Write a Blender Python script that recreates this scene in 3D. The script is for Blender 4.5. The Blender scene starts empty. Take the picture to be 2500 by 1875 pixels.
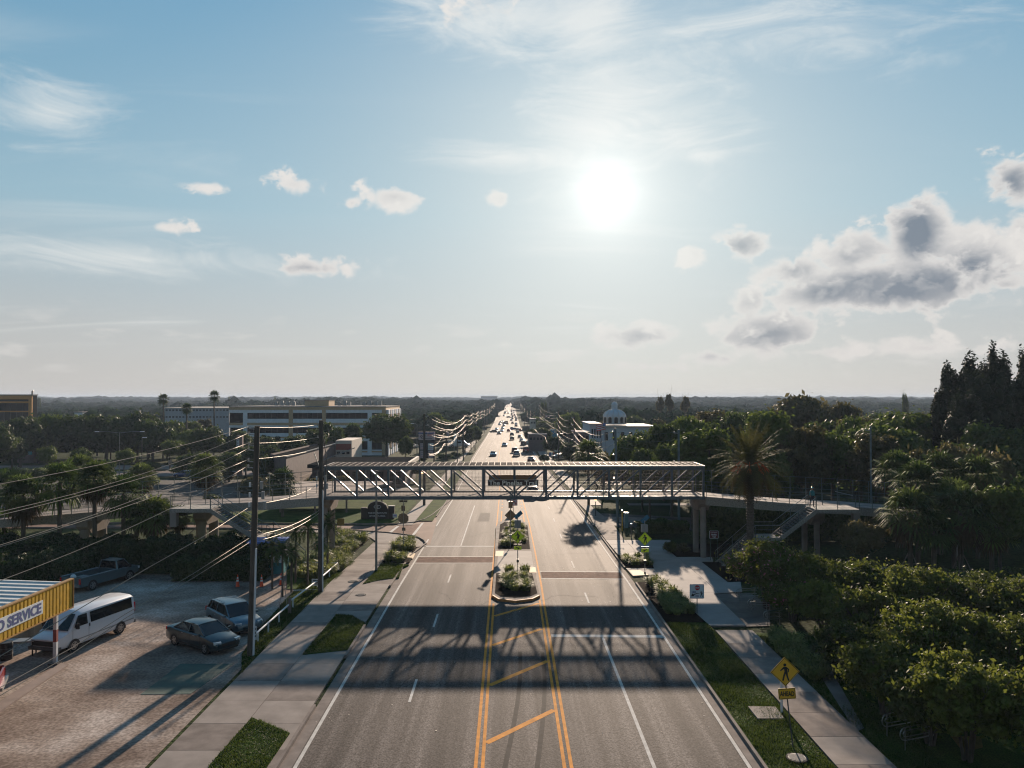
import bpy, bmesh, math, random
import numpy as np
from mathutils import Vector, Matrix
R = math.radians
scene = bpy.context.scene
COL = scene.collection
random.seed(7)

# ------------------------------------------------------------------ camera
F = 1958.0
CAMZ = 14.2
YAW = -math.atan(11.0 / F)
PITCH = math.atan(33.5 / F)
cd = bpy.data.cameras.new('camera')
cam = bpy.data.objects.new('camera', cd)
COL.objects.link(cam)
cd.sensor_width = 36.0
cd.lens = 36.0 * F / 2500.0
cd.clip_start = 0.5
cd.clip_end = 20000
cam.location = (0, 0, CAMZ)
cam.rotation_euler = (R(90) + PITCH, 0, YAW)
scene.camera = cam
CM = cam.rotation_euler.to_matrix()

# ------------------------------------------------------------------ sun, sky, exposure
SUN_AZ = math.atan(244.0 / F)      # to the right of the road axis
SUN_EL = R(14.2)
sdir = Vector((math.sin(SUN_AZ) * math.cos(SUN_EL), math.cos(SUN_AZ) * math.cos(SUN_EL), math.sin(SUN_EL)))
sl = bpy.data.lights.new('sun', 'SUN')
sl.energy = 5.0
sl.angle = R(0.55)
sl.color = (1.0, 0.80, 0.62)
so = bpy.data.objects.new('sun', sl)
COL.objects.link(so)
so.rotation_euler = (-sdir).to_track_quat('-Z', 'Y').to_euler()
so.location = (20, 60, 60)
scene.view_settings.view_transform = 'Standard'
scene.view_settings.look = 'None'
scene.view_settings.gamma = 1.0
scene.view_settings.use_curve_mapping = False
scene.view_settings.exposure = 1.0
scene.render.engine = 'CYCLES'
scene.cycles.use_denoising = True
scene.cycles.filter_width = 1.15
scene.cycles.max_bounces = 6
scene.cycles.diffuse_bounces = 3
scene.cycles.glossy_bounces = 3
scene.cycles.transmission_bounces = 4
scene.cycles.transparent_max_bounces = 6
scene.cycles.volume_bounces = 0
scene.cycles.sample_clamp_indirect = 4.0
scene.cycles.caustics_reflective = False
scene.cycles.caustics_refractive = False

def px_dir(px, py):
    v = CM @ Vector(((px - 1250.0) / F, (937.5 - py) / F, -1.0))
    return v.normalized()

world = bpy.data.worlds.new('World')
scene.world = world
world.use_nodes = True
def build_world():
    nt = world.node_tree
    N, L = nt.nodes, nt.links
    N.clear()
    out = N.new('ShaderNodeOutputWorld')
    bg = N.new('ShaderNodeBackground')
    L.new(bg.outputs[0], out.inputs[0])
    sky = N.new('ShaderNodeTexSky')
    sky.sky_type = 'NISHITA'
    sky.sun_disc = False
    sky.sun_elevation = SUN_EL
    sky.sun_rotation = SUN_AZ
    sky.altitude = 30
    sky.air_density = 1.0
    sky.dust_density = 0.35
    sky.ozone_density = 1.6
    tc = N.new('ShaderNodeTexCoord')
    def M(op, a, b=None, c=None, clamp=False):
        n = N.new('ShaderNodeMath'); n.operation = op; n.use_clamp = clamp
        for i, v in enumerate((a, b, c)):
            if v is None: continue
            if isinstance(v, (int, float)): n.inputs[i].default_value = v
            else: L.new(v, n.inputs[i])
        return n.outputs[0]
    def VM(op, a, b=None, out_i=0):
        n = N.new('ShaderNodeVectorMath'); n.operation = op
        for i, v in enumerate((a, b)):
            if v is None: continue
            if isinstance(v, (tuple, Vector)): n.inputs[i].default_value = tuple(v)
            else: L.new(v, n.inputs[i])
        return n.outputs[out_i]
    def MR(v, a, b, c, d, smooth=True):
        n = N.new('ShaderNodeMapRange'); n.interpolation_type = 'SMOOTHSTEP' if smooth else 'LINEAR'
        L.new(v, n.inputs[0])
        for i, x in zip((1, 2, 3, 4), (a, b, c, d)): n.inputs[i].default_value = x
        return n.outputs[0]
    def MIX(f, a, b, t='MIX'):
        n = N.new('ShaderNodeMix'); n.data_type = 'RGBA'; n.blend_type = t
        if isinstance(f, (int, float)): n.inputs[0].default_value = f
        else: L.new(f, n.inputs[0])
        for i, v in ((6, a), (7, b)):
            if isinstance(v, tuple): n.inputs[i].default_value = (*v, 1)
            else: L.new(v, n.inputs[i])
        return n.outputs[2]
    dirv = VM('NORMALIZE', tc.outputs['Generated'])
    sep = N.new('ShaderNodeSeparateXYZ'); L.new(dirv, sep.inputs[0])
    az = M('ARCTAN2', sep.outputs[0], sep.outputs[1])
    el = M('ARCSINE', sep.outputs[2])
    comb = N.new('ShaderNodeCombineXYZ'); L.new(az, comb.inputs[0]); L.new(el, comb.inputs[1])
    azel = comb.outputs[0]
    cosd = VM('DOT_PRODUCT', dirv, sdir, 1)
    ang = M('MULTIPLY', M('ARCCOSINE', M('MINIMUM', cosd, 0.999999)), 180 / math.pi)
    def noise(vec, scale, detail=5, rough=0.55, dist=0.0, sc=(1, 1, 1), off=(0, 0, 0)):
        mp = N.new('ShaderNodeMapping'); L.new(vec, mp.inputs[0])
        mp.inputs['Scale'].default_value = sc; mp.inputs['Location'].default_value = off
        n = N.new('ShaderNodeTexNoise'); L.new(mp.outputs[0], n.inputs['Vector'])
        n.inputs['Scale'].default_value = scale; n.inputs['Detail'].default_value = detail
        n.inputs['Roughness'].default_value = rough; n.inputs['Distortion'].default_value = dist
        return n.outputs['Fac']
    # clear sky: hazy towards the horizon
    base0 = MIX(1.0, sky.outputs[0], SKY['tint'], 'MULTIPLY')
    elp = M('MAXIMUM', el, 0.0)
    rp = N.new('ShaderNodeValToRGB'); L.new(M('DIVIDE', elp, math.pi / 2), rp.inputs[0])
    cols = SKY['ramp']
    while len(rp.color_ramp.elements) < len(cols): rp.color_ramp.elements.new(0.5)
    for e_, (p_, c_) in zip(rp.color_ramp.elements, cols): e_.position = p_; e_.color = (*[v / 10 for v in c_], 1)
    rs = VM('SCALE', rp.outputs[0]); rs.node.inputs['Scale'].default_value = 10.0
    base = MIX(SKY['nish'], rs, base0)
    dim = MR(ang, 18.0, 120.0, 1.0, 0.56)
    hsv = N.new('ShaderNodeMix'); hsv.data_type = 'RGBA'; hsv.blend_type = 'MULTIPLY'; hsv.inputs[0].default_value = 1.0
    L.new(base, hsv.inputs[6]); L.new(dim, hsv.inputs[7]); base = hsv.outputs[2]
    # a broad soft whitening round the low sun
    halo = M('POWER', 2.718, M('MULTIPLY', M('POWER', M('DIVIDE', ang, SKY['halo_w']), 1.35), -1.0))
    base = MIX(M('MULTIPLY', halo, SKY['halo_f']), base, SKY['halo_c'])
    # cirrus on a high plane
    inv = M('DIVIDE', 1.0, M('ADD', M('MAXIMUM', sep.outputs[2], 0.0), 0.12))
    pl = VM('SCALE', dirv); L.new(inv, pl.node.inputs['Scale'])
    ci = noise(pl, 1.15, 7, 0.62, 0.7, (0.55, 1.9, 1), (3.1, 0.4, 0))
    ci2 = noise(pl, 0.55, 3, 0.5, 0.3, (1, 1, 1), (8.3, 1.7, 0))
    cirrus = M('MULTIPLY', MR(ci, 0.46, 0.78, 0, 1), MR(ci2, 0.40, 0.62, 0.05, 1))
    # long pale band low on the left
    warp = noise(azel, 9.0, 6, 0.6, 0.4, (1, 2.2, 1), (1.3, 5.1, 0))
    warpf = noise(azel, 38.0, 6, 0.62, 0.2, (1, 1.3, 1), (0.3, 2.1, 0))
    def blob(px, py, rx, ry, amp=1.0):
        d = px_dir(px, py)
        a, e = math.atan2(d.x, d.y), math.asin(d.z)
        q = VM('SUBTRACT', azel, (a, e, 0))
        q = VM('MULTIPLY', q, (F / rx * math.cos(0.8 * e), F / ry, 0))
        l = VM('LENGTH', q, None, 1)
        return M('MULTIPLY', M('SUBTRACT', 1.0, M('MINIMUM', l, 2.5)), amp)
    def field(bl):
        r = None
        for b in bl:
            o = blob(*b)
            r = o if r is None else M('SMOOTH_MAX', r, o, 0.25)
        return r
    wisp = field(SKY['wisps'])
    streak = noise(azel, 7.0, 7, 0.66, 0.9, (1.0, 3.6, 1), (2.2, 0.7, 0))
    wispd = MR(M('ADD', wisp, M('MULTIPLY', M('SUBTRACT', streak, 0.5), 2.6)), -0.15, 1.35, 0, 1)
    cir = M('MAXIMUM', M('MULTIPLY', cirrus, SKY['cirrus']), M('MULTIPLY', wispd, 0.75))
    fade = MR(el, 0.01, 0.10, 0.0, 1)
    cir = M('MULTIPLY', cir, fade)
    base = MIX(cir, base, SKY['cir_c'])
    # cumulus
    cum = field(SKY['cumulus'])
    nn = M('ADD', M('MULTIPLY', M('SUBTRACT', warp, 0.5), 1.7), M('MULTIPLY', M('SUBTRACT', warpf, 0.5), 1.35))
    vv = N.new('ShaderNodeTexVoronoi'); vv.feature = 'SMOOTH_F1'; vv.inputs['Scale'].default_value = 26.0; vv.inputs['Smoothness'].default_value = 0.35
    wv = N.new('ShaderNodeCombineXYZ'); L.new(M('MULTIPLY', warp, 0.10), wv.inputs[0]); L.new(M('MULTIPLY', warpf, 0.06), wv.inputs[1])
    wq = VM('ADD', azel, wv.outputs[0]); L.new(wq, vv.inputs['Vector'])
    v2 = N.new('ShaderNodeTexVoronoi'); v2.feature = 'SMOOTH_F1'; v2.inputs['Scale'].default_value = 62.0; v2.inputs['Smoothness'].default_value = 0.35; L.new(wq, v2.inputs['Vector'])
    bil = M('SUBTRACT', 0.60, M('ADD', M('MULTIPLY', vv.outputs['Distance'], 0.9), M('MULTIPLY', v2.outputs['Distance'], 0.45)))
    nn = M('ADD', M('MULTIPLY', nn, 0.62), M('MULTIPLY', bil, 1.5))
    cf = M('ADD', M('MULTIPLY', cum, 1.3), M('MULTIPLY', nn, 0.72))
    # scattered small far cumulus in every direction
    sm = noise(azel, 11.0, 6, 0.58, 0.2, (1, 3.0, 1), (4.4, 1.9, 0))
    band = M('MULTIPLY', MR(el, 0.012, 0.045, 0, 1), MR(el, 0.13, 0.05, 0, 1))
    smd = M('MULTIPLY', MR(sm, 0.55, 0.68, 0, 0.75), band)
    edge = MR(cf, 0.0, 0.48, 0, 1)
    core = MR(cf, 0.22, 1.05, 0, 1)
    # thick parts, seen against the light, go grey-blue; a displaced copy of the noise gives lit rims on the sun side
    toward = noise(azel, 20.0, 5, 0.6, 0.2, (1, 1.3, 1), (0.33, 2.06, 0))
    dk = M('ADD', field(SKY['dark']), M('ADD', M('MULTIPLY', M('SUBTRACT', warp, 0.5), 1.4), M('MULTIPLY', bil, -0.5)))
    thick = MR(cf, 0.2, 1.1, 0.0, 1.0)
    shade = M('MULTIPLY', thick, M('ADD', M('MULTIPLY', MR(dk, -0.95, 0.7, 0.0, 1.0), 0.74), M('ADD', 0.12, M('MULTIPLY', bil, -1.2))), clamp=True)
    ccol = MIX(shade, SKY['cl_lit'], SKY['cl_dark'])
    glare = MR(ang, 3.0, 20.0, 1.0, 0.0)
    ccol = MIX(M('MULTIPLY', glare, 0.55), ccol, SKY['halo_c'])
    hzc = M('POWER', 2.718, M('MULTIPLY', elp, -14.0))
    ccol = MIX(M('MULTIPLY', hzc, 0.5), ccol, SKY['haze_c'])
    base = MIX(M('MULTIPLY', edge, 0.94), base, ccol)
    base = MIX(M('MULTIPLY', smd, 0.55), base, MIX(0.5, ccol, SKY['cl_lit']))
    # the sun seen through thin cloud
    disc = M('POWER', 2.718, M('MULTIPLY', M('POWER', M('DIVIDE', ang, 1.6), 1.3), -1.0))
    glow = M('POWER', 2.718, M('MULTIPLY', M('DIVIDE', ang, 6.5), -1.0))
    add = M('ADD', M('MULTIPLY', disc, SKY['disc']), M('MULTIPLY', glow, SKY['glow']))
    sc = N.new('ShaderNodeMix'); sc.data_type = 'RGBA'; sc.blend_type = 'ADD'
    sc.inputs[0].default_value = 1.0
    L.new(base, sc.inputs[6])
    v = VM('SCALE', SKY['glow_c']); L.new(add, v.node.inputs['Scale'])
    L.new(v, sc.inputs[7])
    L.new(sc.outputs[2], bg.inputs[0])
    bg.inputs[1].default_value = SKY['strength']
SKY = dict(
    strength=0.051, tint=(.5, .62, .74), nish=0.06,
    ramp=[(0.0, (5.9, 5.5, 5.25)), (.05, (5.3, 5.45, 5.45)), (.14, (3.3, 5.1, 6.1)), (.30, (1.1, 3.3, 5.3)), (.6, (.7, 2.1, 3.9)), (1.0, (.5, 1.6, 3.2))],
    haze_c=(5.6, 5.2, 4.95), halo_w=16.0, halo_f=0.82, halo_c=(7.1, 7.4, 7.15),
    cir_c=(8.1, 8.2, 8.0), cirrus=0.5,
    cl_lit=(7.9, 7.6, 7.3), cl_dark=(1.8, 2.2, 2.75),
    disc=4.8, glow=2.9, glow_c=(1.0, 0.97, 0.9),
    wisps=[(1430, 60, 190, 120, 1.15), (1480, 190, 150, 130, 1.0), (1650, 330, 170, 90, .8), (1500, 250, 260, 240), (1250, 40, 330, 110), (1950, 70, 520, 110, 0.7), (1240, 385, 250, 40),
           (120, 275, 190, 75, 0.9), (300, 630, 520, 50, 0.9), (1700, 380, 90, 30)],
    dark=[(2200, 725, 330, 66, 1.15), (2245, 600, 95, 95, .7), (2060, 690, 130, 50, .9), (2370, 690, 110, 60, 1.0), (1815, 592, 55, 40, .8), (1890, 832, 130, 40, .95), (1560, 836, 100, 24, .9), (1740, 876, 80, 18, .7), (735, 664, 90, 18, .6), (2490, 470, 60, 50, .7), (1990, 720, 120, 30, .9)],
    cumulus=[(2200, 695, 265, 78, 1.35), (2240, 570, 80, 110, 1.2), (2090, 625, 105, 70, 0.85), (2380, 650, 110, 110, 1.0),
             (1810, 600, 85, 60, 0.9), (1930, 660, 110, 50, 0.9), (1690, 625, 60, 40, 0.75), (2020, 715, 150, 45, 1.1),
             (2470, 440, 85, 85, 0.95), (2490, 560, 50, 60, 0.6), (2250, 850, 230, 26, 0.6), (1980, 860, 150, 22, 0.5),
             (1880, 810, 170, 70, 1.0), (1830, 740, 60, 50, 0.7), (1560, 820, 125, 42, 0.9), (1740, 870, 90, 26, 0.6),
             (750, 652, 130, 34, 0.8), (965, 482, 105, 38, 0.75), (720, 450, 95, 30, 0.55), (860, 495, 45, 24, 0.6),
             (1220, 485, 44, 24, 0.7), (500, 460, 60, 18, 0.55), (420, 555, 55, 18, 0.5),
             (1180, 20, 110, 50, 0.45),
             (2200, 840, 170, 26, 0.55), (1600, 895, 120, 16, 0.45)],
)
build_world()

# ------------------------------------------------------------------ ground profile and pixel helpers
PY = [-300, 55, 62, 70, 85, 100, 120, 170, 230, 290, 380, 470, 560, 750, 1000, 1400, 2200, 2800, 3600, 7000]
PZ = [0, 0, -.05, -.2, -.45, -.65, -1.0, -1.9, -2.7, -3.2, -4.2, -4.7, -4.3, -2.4, -1.6, -.5, 1.5, 4.5, 5, 5]
def prof(y): return float(np.interp(y, PY, PZ))
CY = [-300, 120, 225, 300, 490, 750, 1400, 2225, 2800, 3600]
CX = [.58, .58, -.6, -.7, -.9, -.4, 3.8, 8, 17, 30]
def cen(y): return float(np.interp(y, CY, CX))
CAM = Vector((0, 0, CAMZ))
def P(px, py, Y):
    d = px_dir(px, py)
    return CAM + d * (Y / d.y)
def G(px, py):
    d = px_dir(px, py)
    lo = 5.0
    y = lo
    while y < 5000:
        y2 = y * 1.01 + 0.2
        p = CAM + d * (y2 / d.y)
        if p.z <= prof(y2):
            a, b = y, y2
            for _ in range(30):
                m = (a + b) / 2
                if (CAM + d * (m / d.y)).z <= prof(m): b = m
                else: a = m
            p = CAM + d * (b / d.y)
            return Vector((p.x, p.y, prof(p.y)))
        y = y2
    return None
def g2(px, py):
    p = G(px, py)
    return (p.x, p.y)

# ------------------------------------------------------------------ materials
MATS = {}
def mat(name, color, rough=0.6, metal=0.0, spec=0.5, noise=None, bump=None, emis=None, trans=None, coat=0.0):
    """noise=(scale, amount, detail[, (sx,sy,sz)]) mixes darker/lighter variants; bump=(scale, strength)"""
    if name in MATS: return MATS[name]
    m = bpy.data.materials.new(name); m.use_nodes = True
    nt = m.node_tree; N, L = nt.nodes, nt.links
    b = N['Principled BSDF']
    b.inputs['Base Color'].default_value = (*color, 1)
    b.inputs['Roughness'].default_value = rough
    b.inputs['Metallic'].default_value = metal
    b.inputs['Specular IOR Level'].default_value = spec
    if coat: b.inputs['Coat Weight'].default_value = coat
    tc = N.new('ShaderNodeTexCoord')
    if noise:
        mp = N.new('ShaderNodeMapping'); L.new(tc.outputs['Object'], mp.inputs[0])
        if len(noise) > 3: mp.inputs['Scale'].default_value = noise[3]
        n = N.new('ShaderNodeTexNoise'); L.new(mp.outputs[0], n.inputs['Vector'])
        n.inputs['Scale'].default_value = noise[0]; n.inputs['Detail'].default_value = noise[2]
        n.inputs['Roughness'].default_value = 0.6
        cr = N.new('ShaderNodeValToRGB')
        a = noise[1]
        cr.color_ramp.elements[0].position = 0.3; cr.color_ramp.elements[1].position = 0.7
        cr.color_ramp.elements[0].color = (*[max(0, c * (1 - a)) for c in color], 1)
        cr.color_ramp.elements[1].color = (*[min(1, c * (1 + a)) for c in color], 1)
        L.new(n.outputs['Fac'], cr.inputs[0]); L.new(cr.outputs[0], b.inputs['Base Color'])
    if bump:
        n2 = N.new('ShaderNodeTexNoise'); L.new(tc.outputs['Object'], n2.inputs['Vector'])
        n2.inputs['Scale'].default_value = bump[0]; n2.inputs['Detail'].default_value = 4
        bp = N.new('ShaderNodeBump'); bp.inputs['Strength'].default_value = bump[1]; bp.inputs['Distance'].default_value = bump[2] if len(bump) > 2 else 0.03
        L.new(n2.outputs['Fac'], bp.inputs['Height']); L.new(bp.outputs[0], b.inputs['Normal'])
    if emis:
        b.inputs['Emission Color'].default_value = (*emis[0], 1); b.inputs['Emission Strength'].default_value = emis[1]
    MATS[name] = m
    return m
MATTE = 0.10
def leafmat(name, c1, c2, trans=0.35, rough=0.62, spec=0.16, scale=0.7):
    if name in MATS: return MATS[name]
    m = bpy.data.materials.new(name); m.use_nodes = True
    nt = m.node_tree; N, L = nt.nodes, nt.links
    b = N['Principled BSDF']; out = N['Material Output']
    geo = N.new('ShaderNodeNewGeometry'); oi = N.new('ShaderNodeObjectInfo')
    n = N.new('ShaderNodeTexNoise'); L.new(geo.outputs['Position'], n.inputs['Vector']); n.inputs['Scale'].default_value = scale; n.inputs['Detail'].default_value = 3
    mp = N.new('ShaderNodeMath'); mp.operation = 'ADD'; L.new(n.outputs['Fac'], mp.inputs[0])
    s = N.new('ShaderNodeMath'); s.operation = 'MULTIPLY_ADD'; L.new(oi.outputs['Random'], s.inputs[0]); s.inputs[1].default_value = 0.5; s.inputs[2].default_value = -0.25
    L.new(s.outputs[0], mp.inputs[1])
    n3 = N.new('ShaderNodeTexNoise'); L.new(geo.outputs['Position'], n3.inputs['Vector']); n3.inputs['Scale'].default_value = 6.0; n3.inputs['Detail'].default_value = 2
    mp2 = N.new('ShaderNodeMath'); mp2.operation = 'MULTIPLY_ADD'; L.new(n3.outputs['Fac'], mp2.inputs[0]); mp2.inputs[1].default_value = 0.7; L.new(mp.outputs[0], mp2.inputs[2])
    mr = N.new('ShaderNodeMapRange'); L.new(mp2.outputs[0], mr.inputs[0]); mr.inputs[1].default_value = 0.45; mr.inputs[2].default_value = 1.25
    mx = N.new('ShaderNodeMix'); mx.data_type = 'RGBA'; L.new(mr.outputs[0], mx.inputs[0])
    mx.inputs[6].default_value = (*c1, 1); mx.inputs[7].default_value = (*c2, 1)
    L.new(mx.outputs[2], b.inputs['Base Color'])
    b.inputs['Roughness'].default_value = max(rough, .55); b.inputs['Specular IOR Level'].default_value = min(spec, .25)
    if trans:
        tr = N.new('ShaderNodeBsdfTranslucent'); L.new(mx.outputs[2], tr.inputs[0])
        ms = N.new('ShaderNodeMixShader'); ms.inputs[0].default_value = trans
        L.new(b.outputs[0], ms.inputs[1]); L.new(tr.outputs[0], ms.inputs[2]); L.new(ms.outputs[0], out.inputs[0])
    MATS[name] = m
    return m
def ground_mat(name, cols, scale, rough=0.9, detail=8, bump=(3, 0.4, 0.05), spec=0.3, stretch=None, fine=None):
    """three-colour noise ground"""
    m = bpy.data.materials.new(name); m.use_nodes = True
    nt = m.node_tree; N, L = nt.nodes, nt.links
    b = N['Principled BSDF']
    tc = N.new('ShaderNodeTexCoord')
    mp = N.new('ShaderNodeMapping'); L.new(tc.outputs['Object'], mp.inputs[0])
    if stretch: mp.inputs['Scale'].default_value = stretch
    n = N.new('ShaderNodeTexNoise'); L.new(mp.outputs[0], n.inputs['Vector']); n.inputs['Scale'].default_value = scale; n.inputs['Detail'].default_value = detail; n.inputs['Roughness'].default_value = 0.62
    cr = N.new('ShaderNodeValToRGB'); L.new(n.outputs['Fac'], cr.inputs[0])
    k = len(cols)
    cr.color_ramp.elements[0].position = 0.33; cr.color_ramp.elements[1].position = 0.68
    cr.color_ramp.elements[0].color = (*cols[0], 1); cr.color_ramp.elements[1].color = (*cols[-1], 1)
    for i in range(1, k - 1):
        e = cr.color_ramp.elements.new(0.33 + 0.35 * i / (k - 1)); e.color = (*cols[i], 1)
    col = cr.outputs[0]
    if fine:
        n2 = N.new('ShaderNodeTexNoise'); L.new(tc.outputs['Object'], n2.inputs['Vector']); n2.inputs['Scale'].default_value = fine[0]; n2.inputs['Detail'].default_value = 3
        mr = N.new('ShaderNodeMapRange'); L.new(n2.outputs['Fac'], mr.inputs[0]); mr.inputs[1].default_value = 0.35; mr.inputs[2].default_value = 0.65; mr.inputs[3].default_value = 1 - fine[1]; mr.inputs[4].default_value = 1 + fine[1]
        mx = N.new('ShaderNodeMix'); mx.data_type = 'RGBA'; mx.blend_type = 'MULTIPLY'; mx.inputs[0].default_value = 1
        L.new(col, mx.inputs[6]); L.new(mr.outputs[0], mx.inputs[7]); col = mx.outputs[2]
    L.new(col, b.inputs['Base Color'])
    b.inputs['Roughness'].default_value = rough; b.inputs['Specular IOR Level'].default_value = spec
    if bump:
        n3 = N.new('ShaderNodeTexNoise'); L.new(tc.outputs['Object'], n3.inputs['Vector']); n3.inputs['Scale'].default_value = bump[0]; n3.inputs['Detail'].default_value = 6
        bp = N.new('ShaderNodeBump'); bp.inputs['Strength'].default_value = bump[1]; bp.inputs['Distance'].default_value = bump[2]
        L.new(n3.outputs['Fac'], bp.inputs['Height']); L.new(bp.outputs[0], b.inputs['Normal'])
    MATS[name] = m
    return m

m_asphalt = ground_mat('asphalt', [(.036, .030, .028), (.082, .069, .063), (.172, .148, .135)], 1.0, 0.80, 7, (14, 0.55, 0.02), 0.065, (1.0, 0.022, 1), (16, 0.65))
m_asphalt2 = ground_mat('old_asphalt', [(.035, .034, .034), (.055, .052, .050), (.08, .075, .07)], 0.5, 0.85, 8, (10, 0.4, 0.02), 0.12, None, (30, 0.3))
m_brickpave = ground_mat('brick_street', [(.11, .06, .045), (.15, .085, .065), (.2, .12, .09)], 0.6, 0.85, 8, (8, 0.4, 0.02), 0.12, None, (18, 0.3))
m_conc = mat('concrete', (.255, .222, .20), 0.8, 0.0, 0.04, noise=(0.7, 0.22, 9), bump=(20, 0.25, 0.01))
m_conc_new = mat('pale_concrete', (.30, .275, .26), 0.8, 0.0, 0.04, noise=(0.6, 0.14, 9), bump=(20, 0.2, 0.01))
m_conc_old = mat('old_concrete', (.195, .165, .148), 0.85, 0.0, 0.04, noise=(1.1, 0.3, 9), bump=(16, 0.3, 0.01))
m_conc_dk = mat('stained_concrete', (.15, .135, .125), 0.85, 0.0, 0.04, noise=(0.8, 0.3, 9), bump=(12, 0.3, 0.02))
m_gravel = ground_mat('gravel', [(.14, .10, .08), (.265, .21, .175), (.43, .37, .33)], 0.24, 0.98, 14, (30, 0.5, 0.015), 0.02, None, (7, 0.30))
m_grass = ground_mat('lawn', [(.016, .036, .006), (.034, .068, .010), (.06, .085, .018)], 0.6, 0.98, 8, (25, 0.7, 0.03), 0.03, None, (14, 0.5))
m_field = ground_mat('field', [(.012, .022, .008), (.03, .045, .014), (.045, .048, .022)], 0.06, 0.98, 8, (4, 0.9, 0.1), 0.03, None, (3, 0.4))
m_mulch = ground_mat('mulch', [(.005, .004, .0035), (.012, .008, .006), (.024, .016, .012)], 5, 0.98, 6, (18, .6, 0.03), 0.01)
m_white = mat('road_paint', (.50, .48, .45), 0.85, 0.0, 0.08, noise=(2.5, 0.22, 6))
m_yellow = mat('yellow_paint', (.62, .25, .04), 0.85, 0.0, 0.08, noise=(2.5, 0.25, 6))
m_redbrick = ground_mat('red_brick', [(.09, .045, .033), (.15, .078, .058), (.22, .13, .10)], 2.0, 0.9, 6, (12, 0.3, 0.01), 0.045)
m_steel = mat('galvanised_steel', (.085, .115, .14), 0.42, 0.45, noise=(3, 0.25, 6), bump=(30, 0.1, 0.005))
m_pipe = mat('stainless_pipe', (.30, .31, .31), 0.38, 0.9)
m_hrail = mat('hand_rail_steel', (.20, .19, .18), 0.6, 0.3)
m_rail = mat('rail_steel', (.10, .13, .13), 0.45, 0.5)
m_deck = mat('bridge_deck', (.26, .225, .205), 0.85, 0.0, 0.08, noise=(1.0, 0.18, 8), bump=(15, 0.2, 0.01))
m_wire = mat('aluminium_wire', (.26, .225, .18), 0.55, 0.6)
m_cable = mat('dark_cable', (.06, .055, .05), 0.4, 0.0, 0.7)
m_wood = mat('pole_wood', (.075, .062, .05), 0.85, noise=(1.5, 0.4, 8, (6, 6, 0.4)), bump=(30, 0.4, 0.01))
m_polegrey = mat('concrete_pole', (.22, .205, .18), 0.8, noise=(2, 0.2, 6))
m_pvc = mat('white_pipe', (.62, .64, .66), 0.45, noise=(3, 0.1, 4))
m_black = mat('black_metal', (.02, .02, .022), 0.5, 0.3)
m_darkgrey = mat('dark_grey', (.06, .065, .07), 0.5)
m_grey = mat('grey_metal', (.28, .30, .31), 0.45, 0.6)
m_tan = mat('tan_stucco', (.52, .36, .22), 0.85, noise=(2, 0.12, 6))
m_orange = mat('ochre_stucco', (.62, .29, .09), 0.8, noise=(2, 0.12, 6))
m_wht = mat('white_stucco', (.76, .78, .82), 0.8, noise=(1.0, 0.08, 6))
m_glassd = mat('dark_glass', (.006, .008, .010), 0.2, 0.0, 0.15)
m_brown = mat('brown_wall', (.14, .10, .095), 0.85, noise=(1.2, 0.2, 8), bump=(6, 0.2, 0.02))
m_brownwall2 = mat('brown_wall_base', (.19, .14, .12), 0.85, noise=(1.2, 0.2, 8), bump=(6, 0.2, 0.02))
m_redwall = mat('red_brick_band', (.26, .065, .045), 0.8, noise=(6, 0.25, 4))
m_cream = mat('cream_wall', (.5, .44, .38), 0.8, noise=(2, 0.1, 4))
m_roofgrey = mat('flat_roof', (.24, .23, .22), 0.9, 0, .02, noise=(0.5, 0.25, 8))
m_fyg = mat('fluorescent_yellow_green', (.82, .93, .03), 0.5)
m_sy = mat('sign_yellow', (.80, .42, .02), 0.5)
m_sgnback = mat('sign_back', (.22, .19, .15), 0.5, 0.4, noise=(8, 0.3, 3))
m_sgnw = mat('sign_white', (.62, .66, .68), 0.5)
m_sgnred = mat('sign_red', (.55, .02, .02), 0.5)
m_sgnbrown = mat('sign_brown', (.045, .018, .012), 0.5)
m_ochre = mat('ochre_sign_back', (.32, .17, .04), 0.5)
m_teal = mat('teal_paint', (.02, .22, .26), 0.5, noise=(2, 0.2, 4))
m_blue = mat('blue_paint', (.02, .10, .35), 0.5)
m_skyblue = mat('sky_blue_panel', (.02, .30, .50), 0.5)
m_solar = mat('solar_panel', (.02, .09, .13), 0.25, 0.0, 0.8)
m_yellowrib = mat('yellow_ribbed_metal', (.55, .33, .02), 0.45, 0.1, noise=(3, 0.2, 6))
m_whiteroof = mat('white_ribbed_roof', (.62, .60, .57), 0.45, noise=(2, 0.12, 5))
m_letblue = mat('blue_lettering', (.03, .055, .20), 0.6)
m_coneo = mat('cone_orange', (.75, .07, .01), 0.5)
m_bark = mat('bark', (.07, .055, .042), 0.9, noise=(3, 0.35, 6), bump=(12, 0.7, 0.03))
m_palmbark = mat('palm_bark', (.10, .08, .06), 0.9, noise=(6, 0.35, 4), bump=(14, 0.9, 0.04))
m_leaf_dark = leafmat('oak_leaf', (0.021, 0.039, 0.012), (0.082, 0.112, 0.027))
m_leaf_mid = leafmat('broad_leaf', (0.033, 0.060, 0.015), (0.119, 0.156, 0.031))
m_leaf_olive = leafmat('olive_leaf', (0.045, 0.048, 0.019), (0.153, 0.128, 0.051))
m_leaf_light = leafmat('myrtle_leaf', (0.029, 0.045, 0.010), (0.153, 0.171, 0.027), trans=0.45, spec=0.5, scale=1.2)
m_leaf_cedar = leafmat('cedar_leaf', (0.013, 0.022, 0.011), (0.035, 0.045, 0.019), trans=0.15)
m_palm = leafmat('palm_frond', (0.033, 0.060, 0.018), (0.136, 0.170, 0.043), trans=0.3, rough=0.7, spec=0.07)
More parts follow.
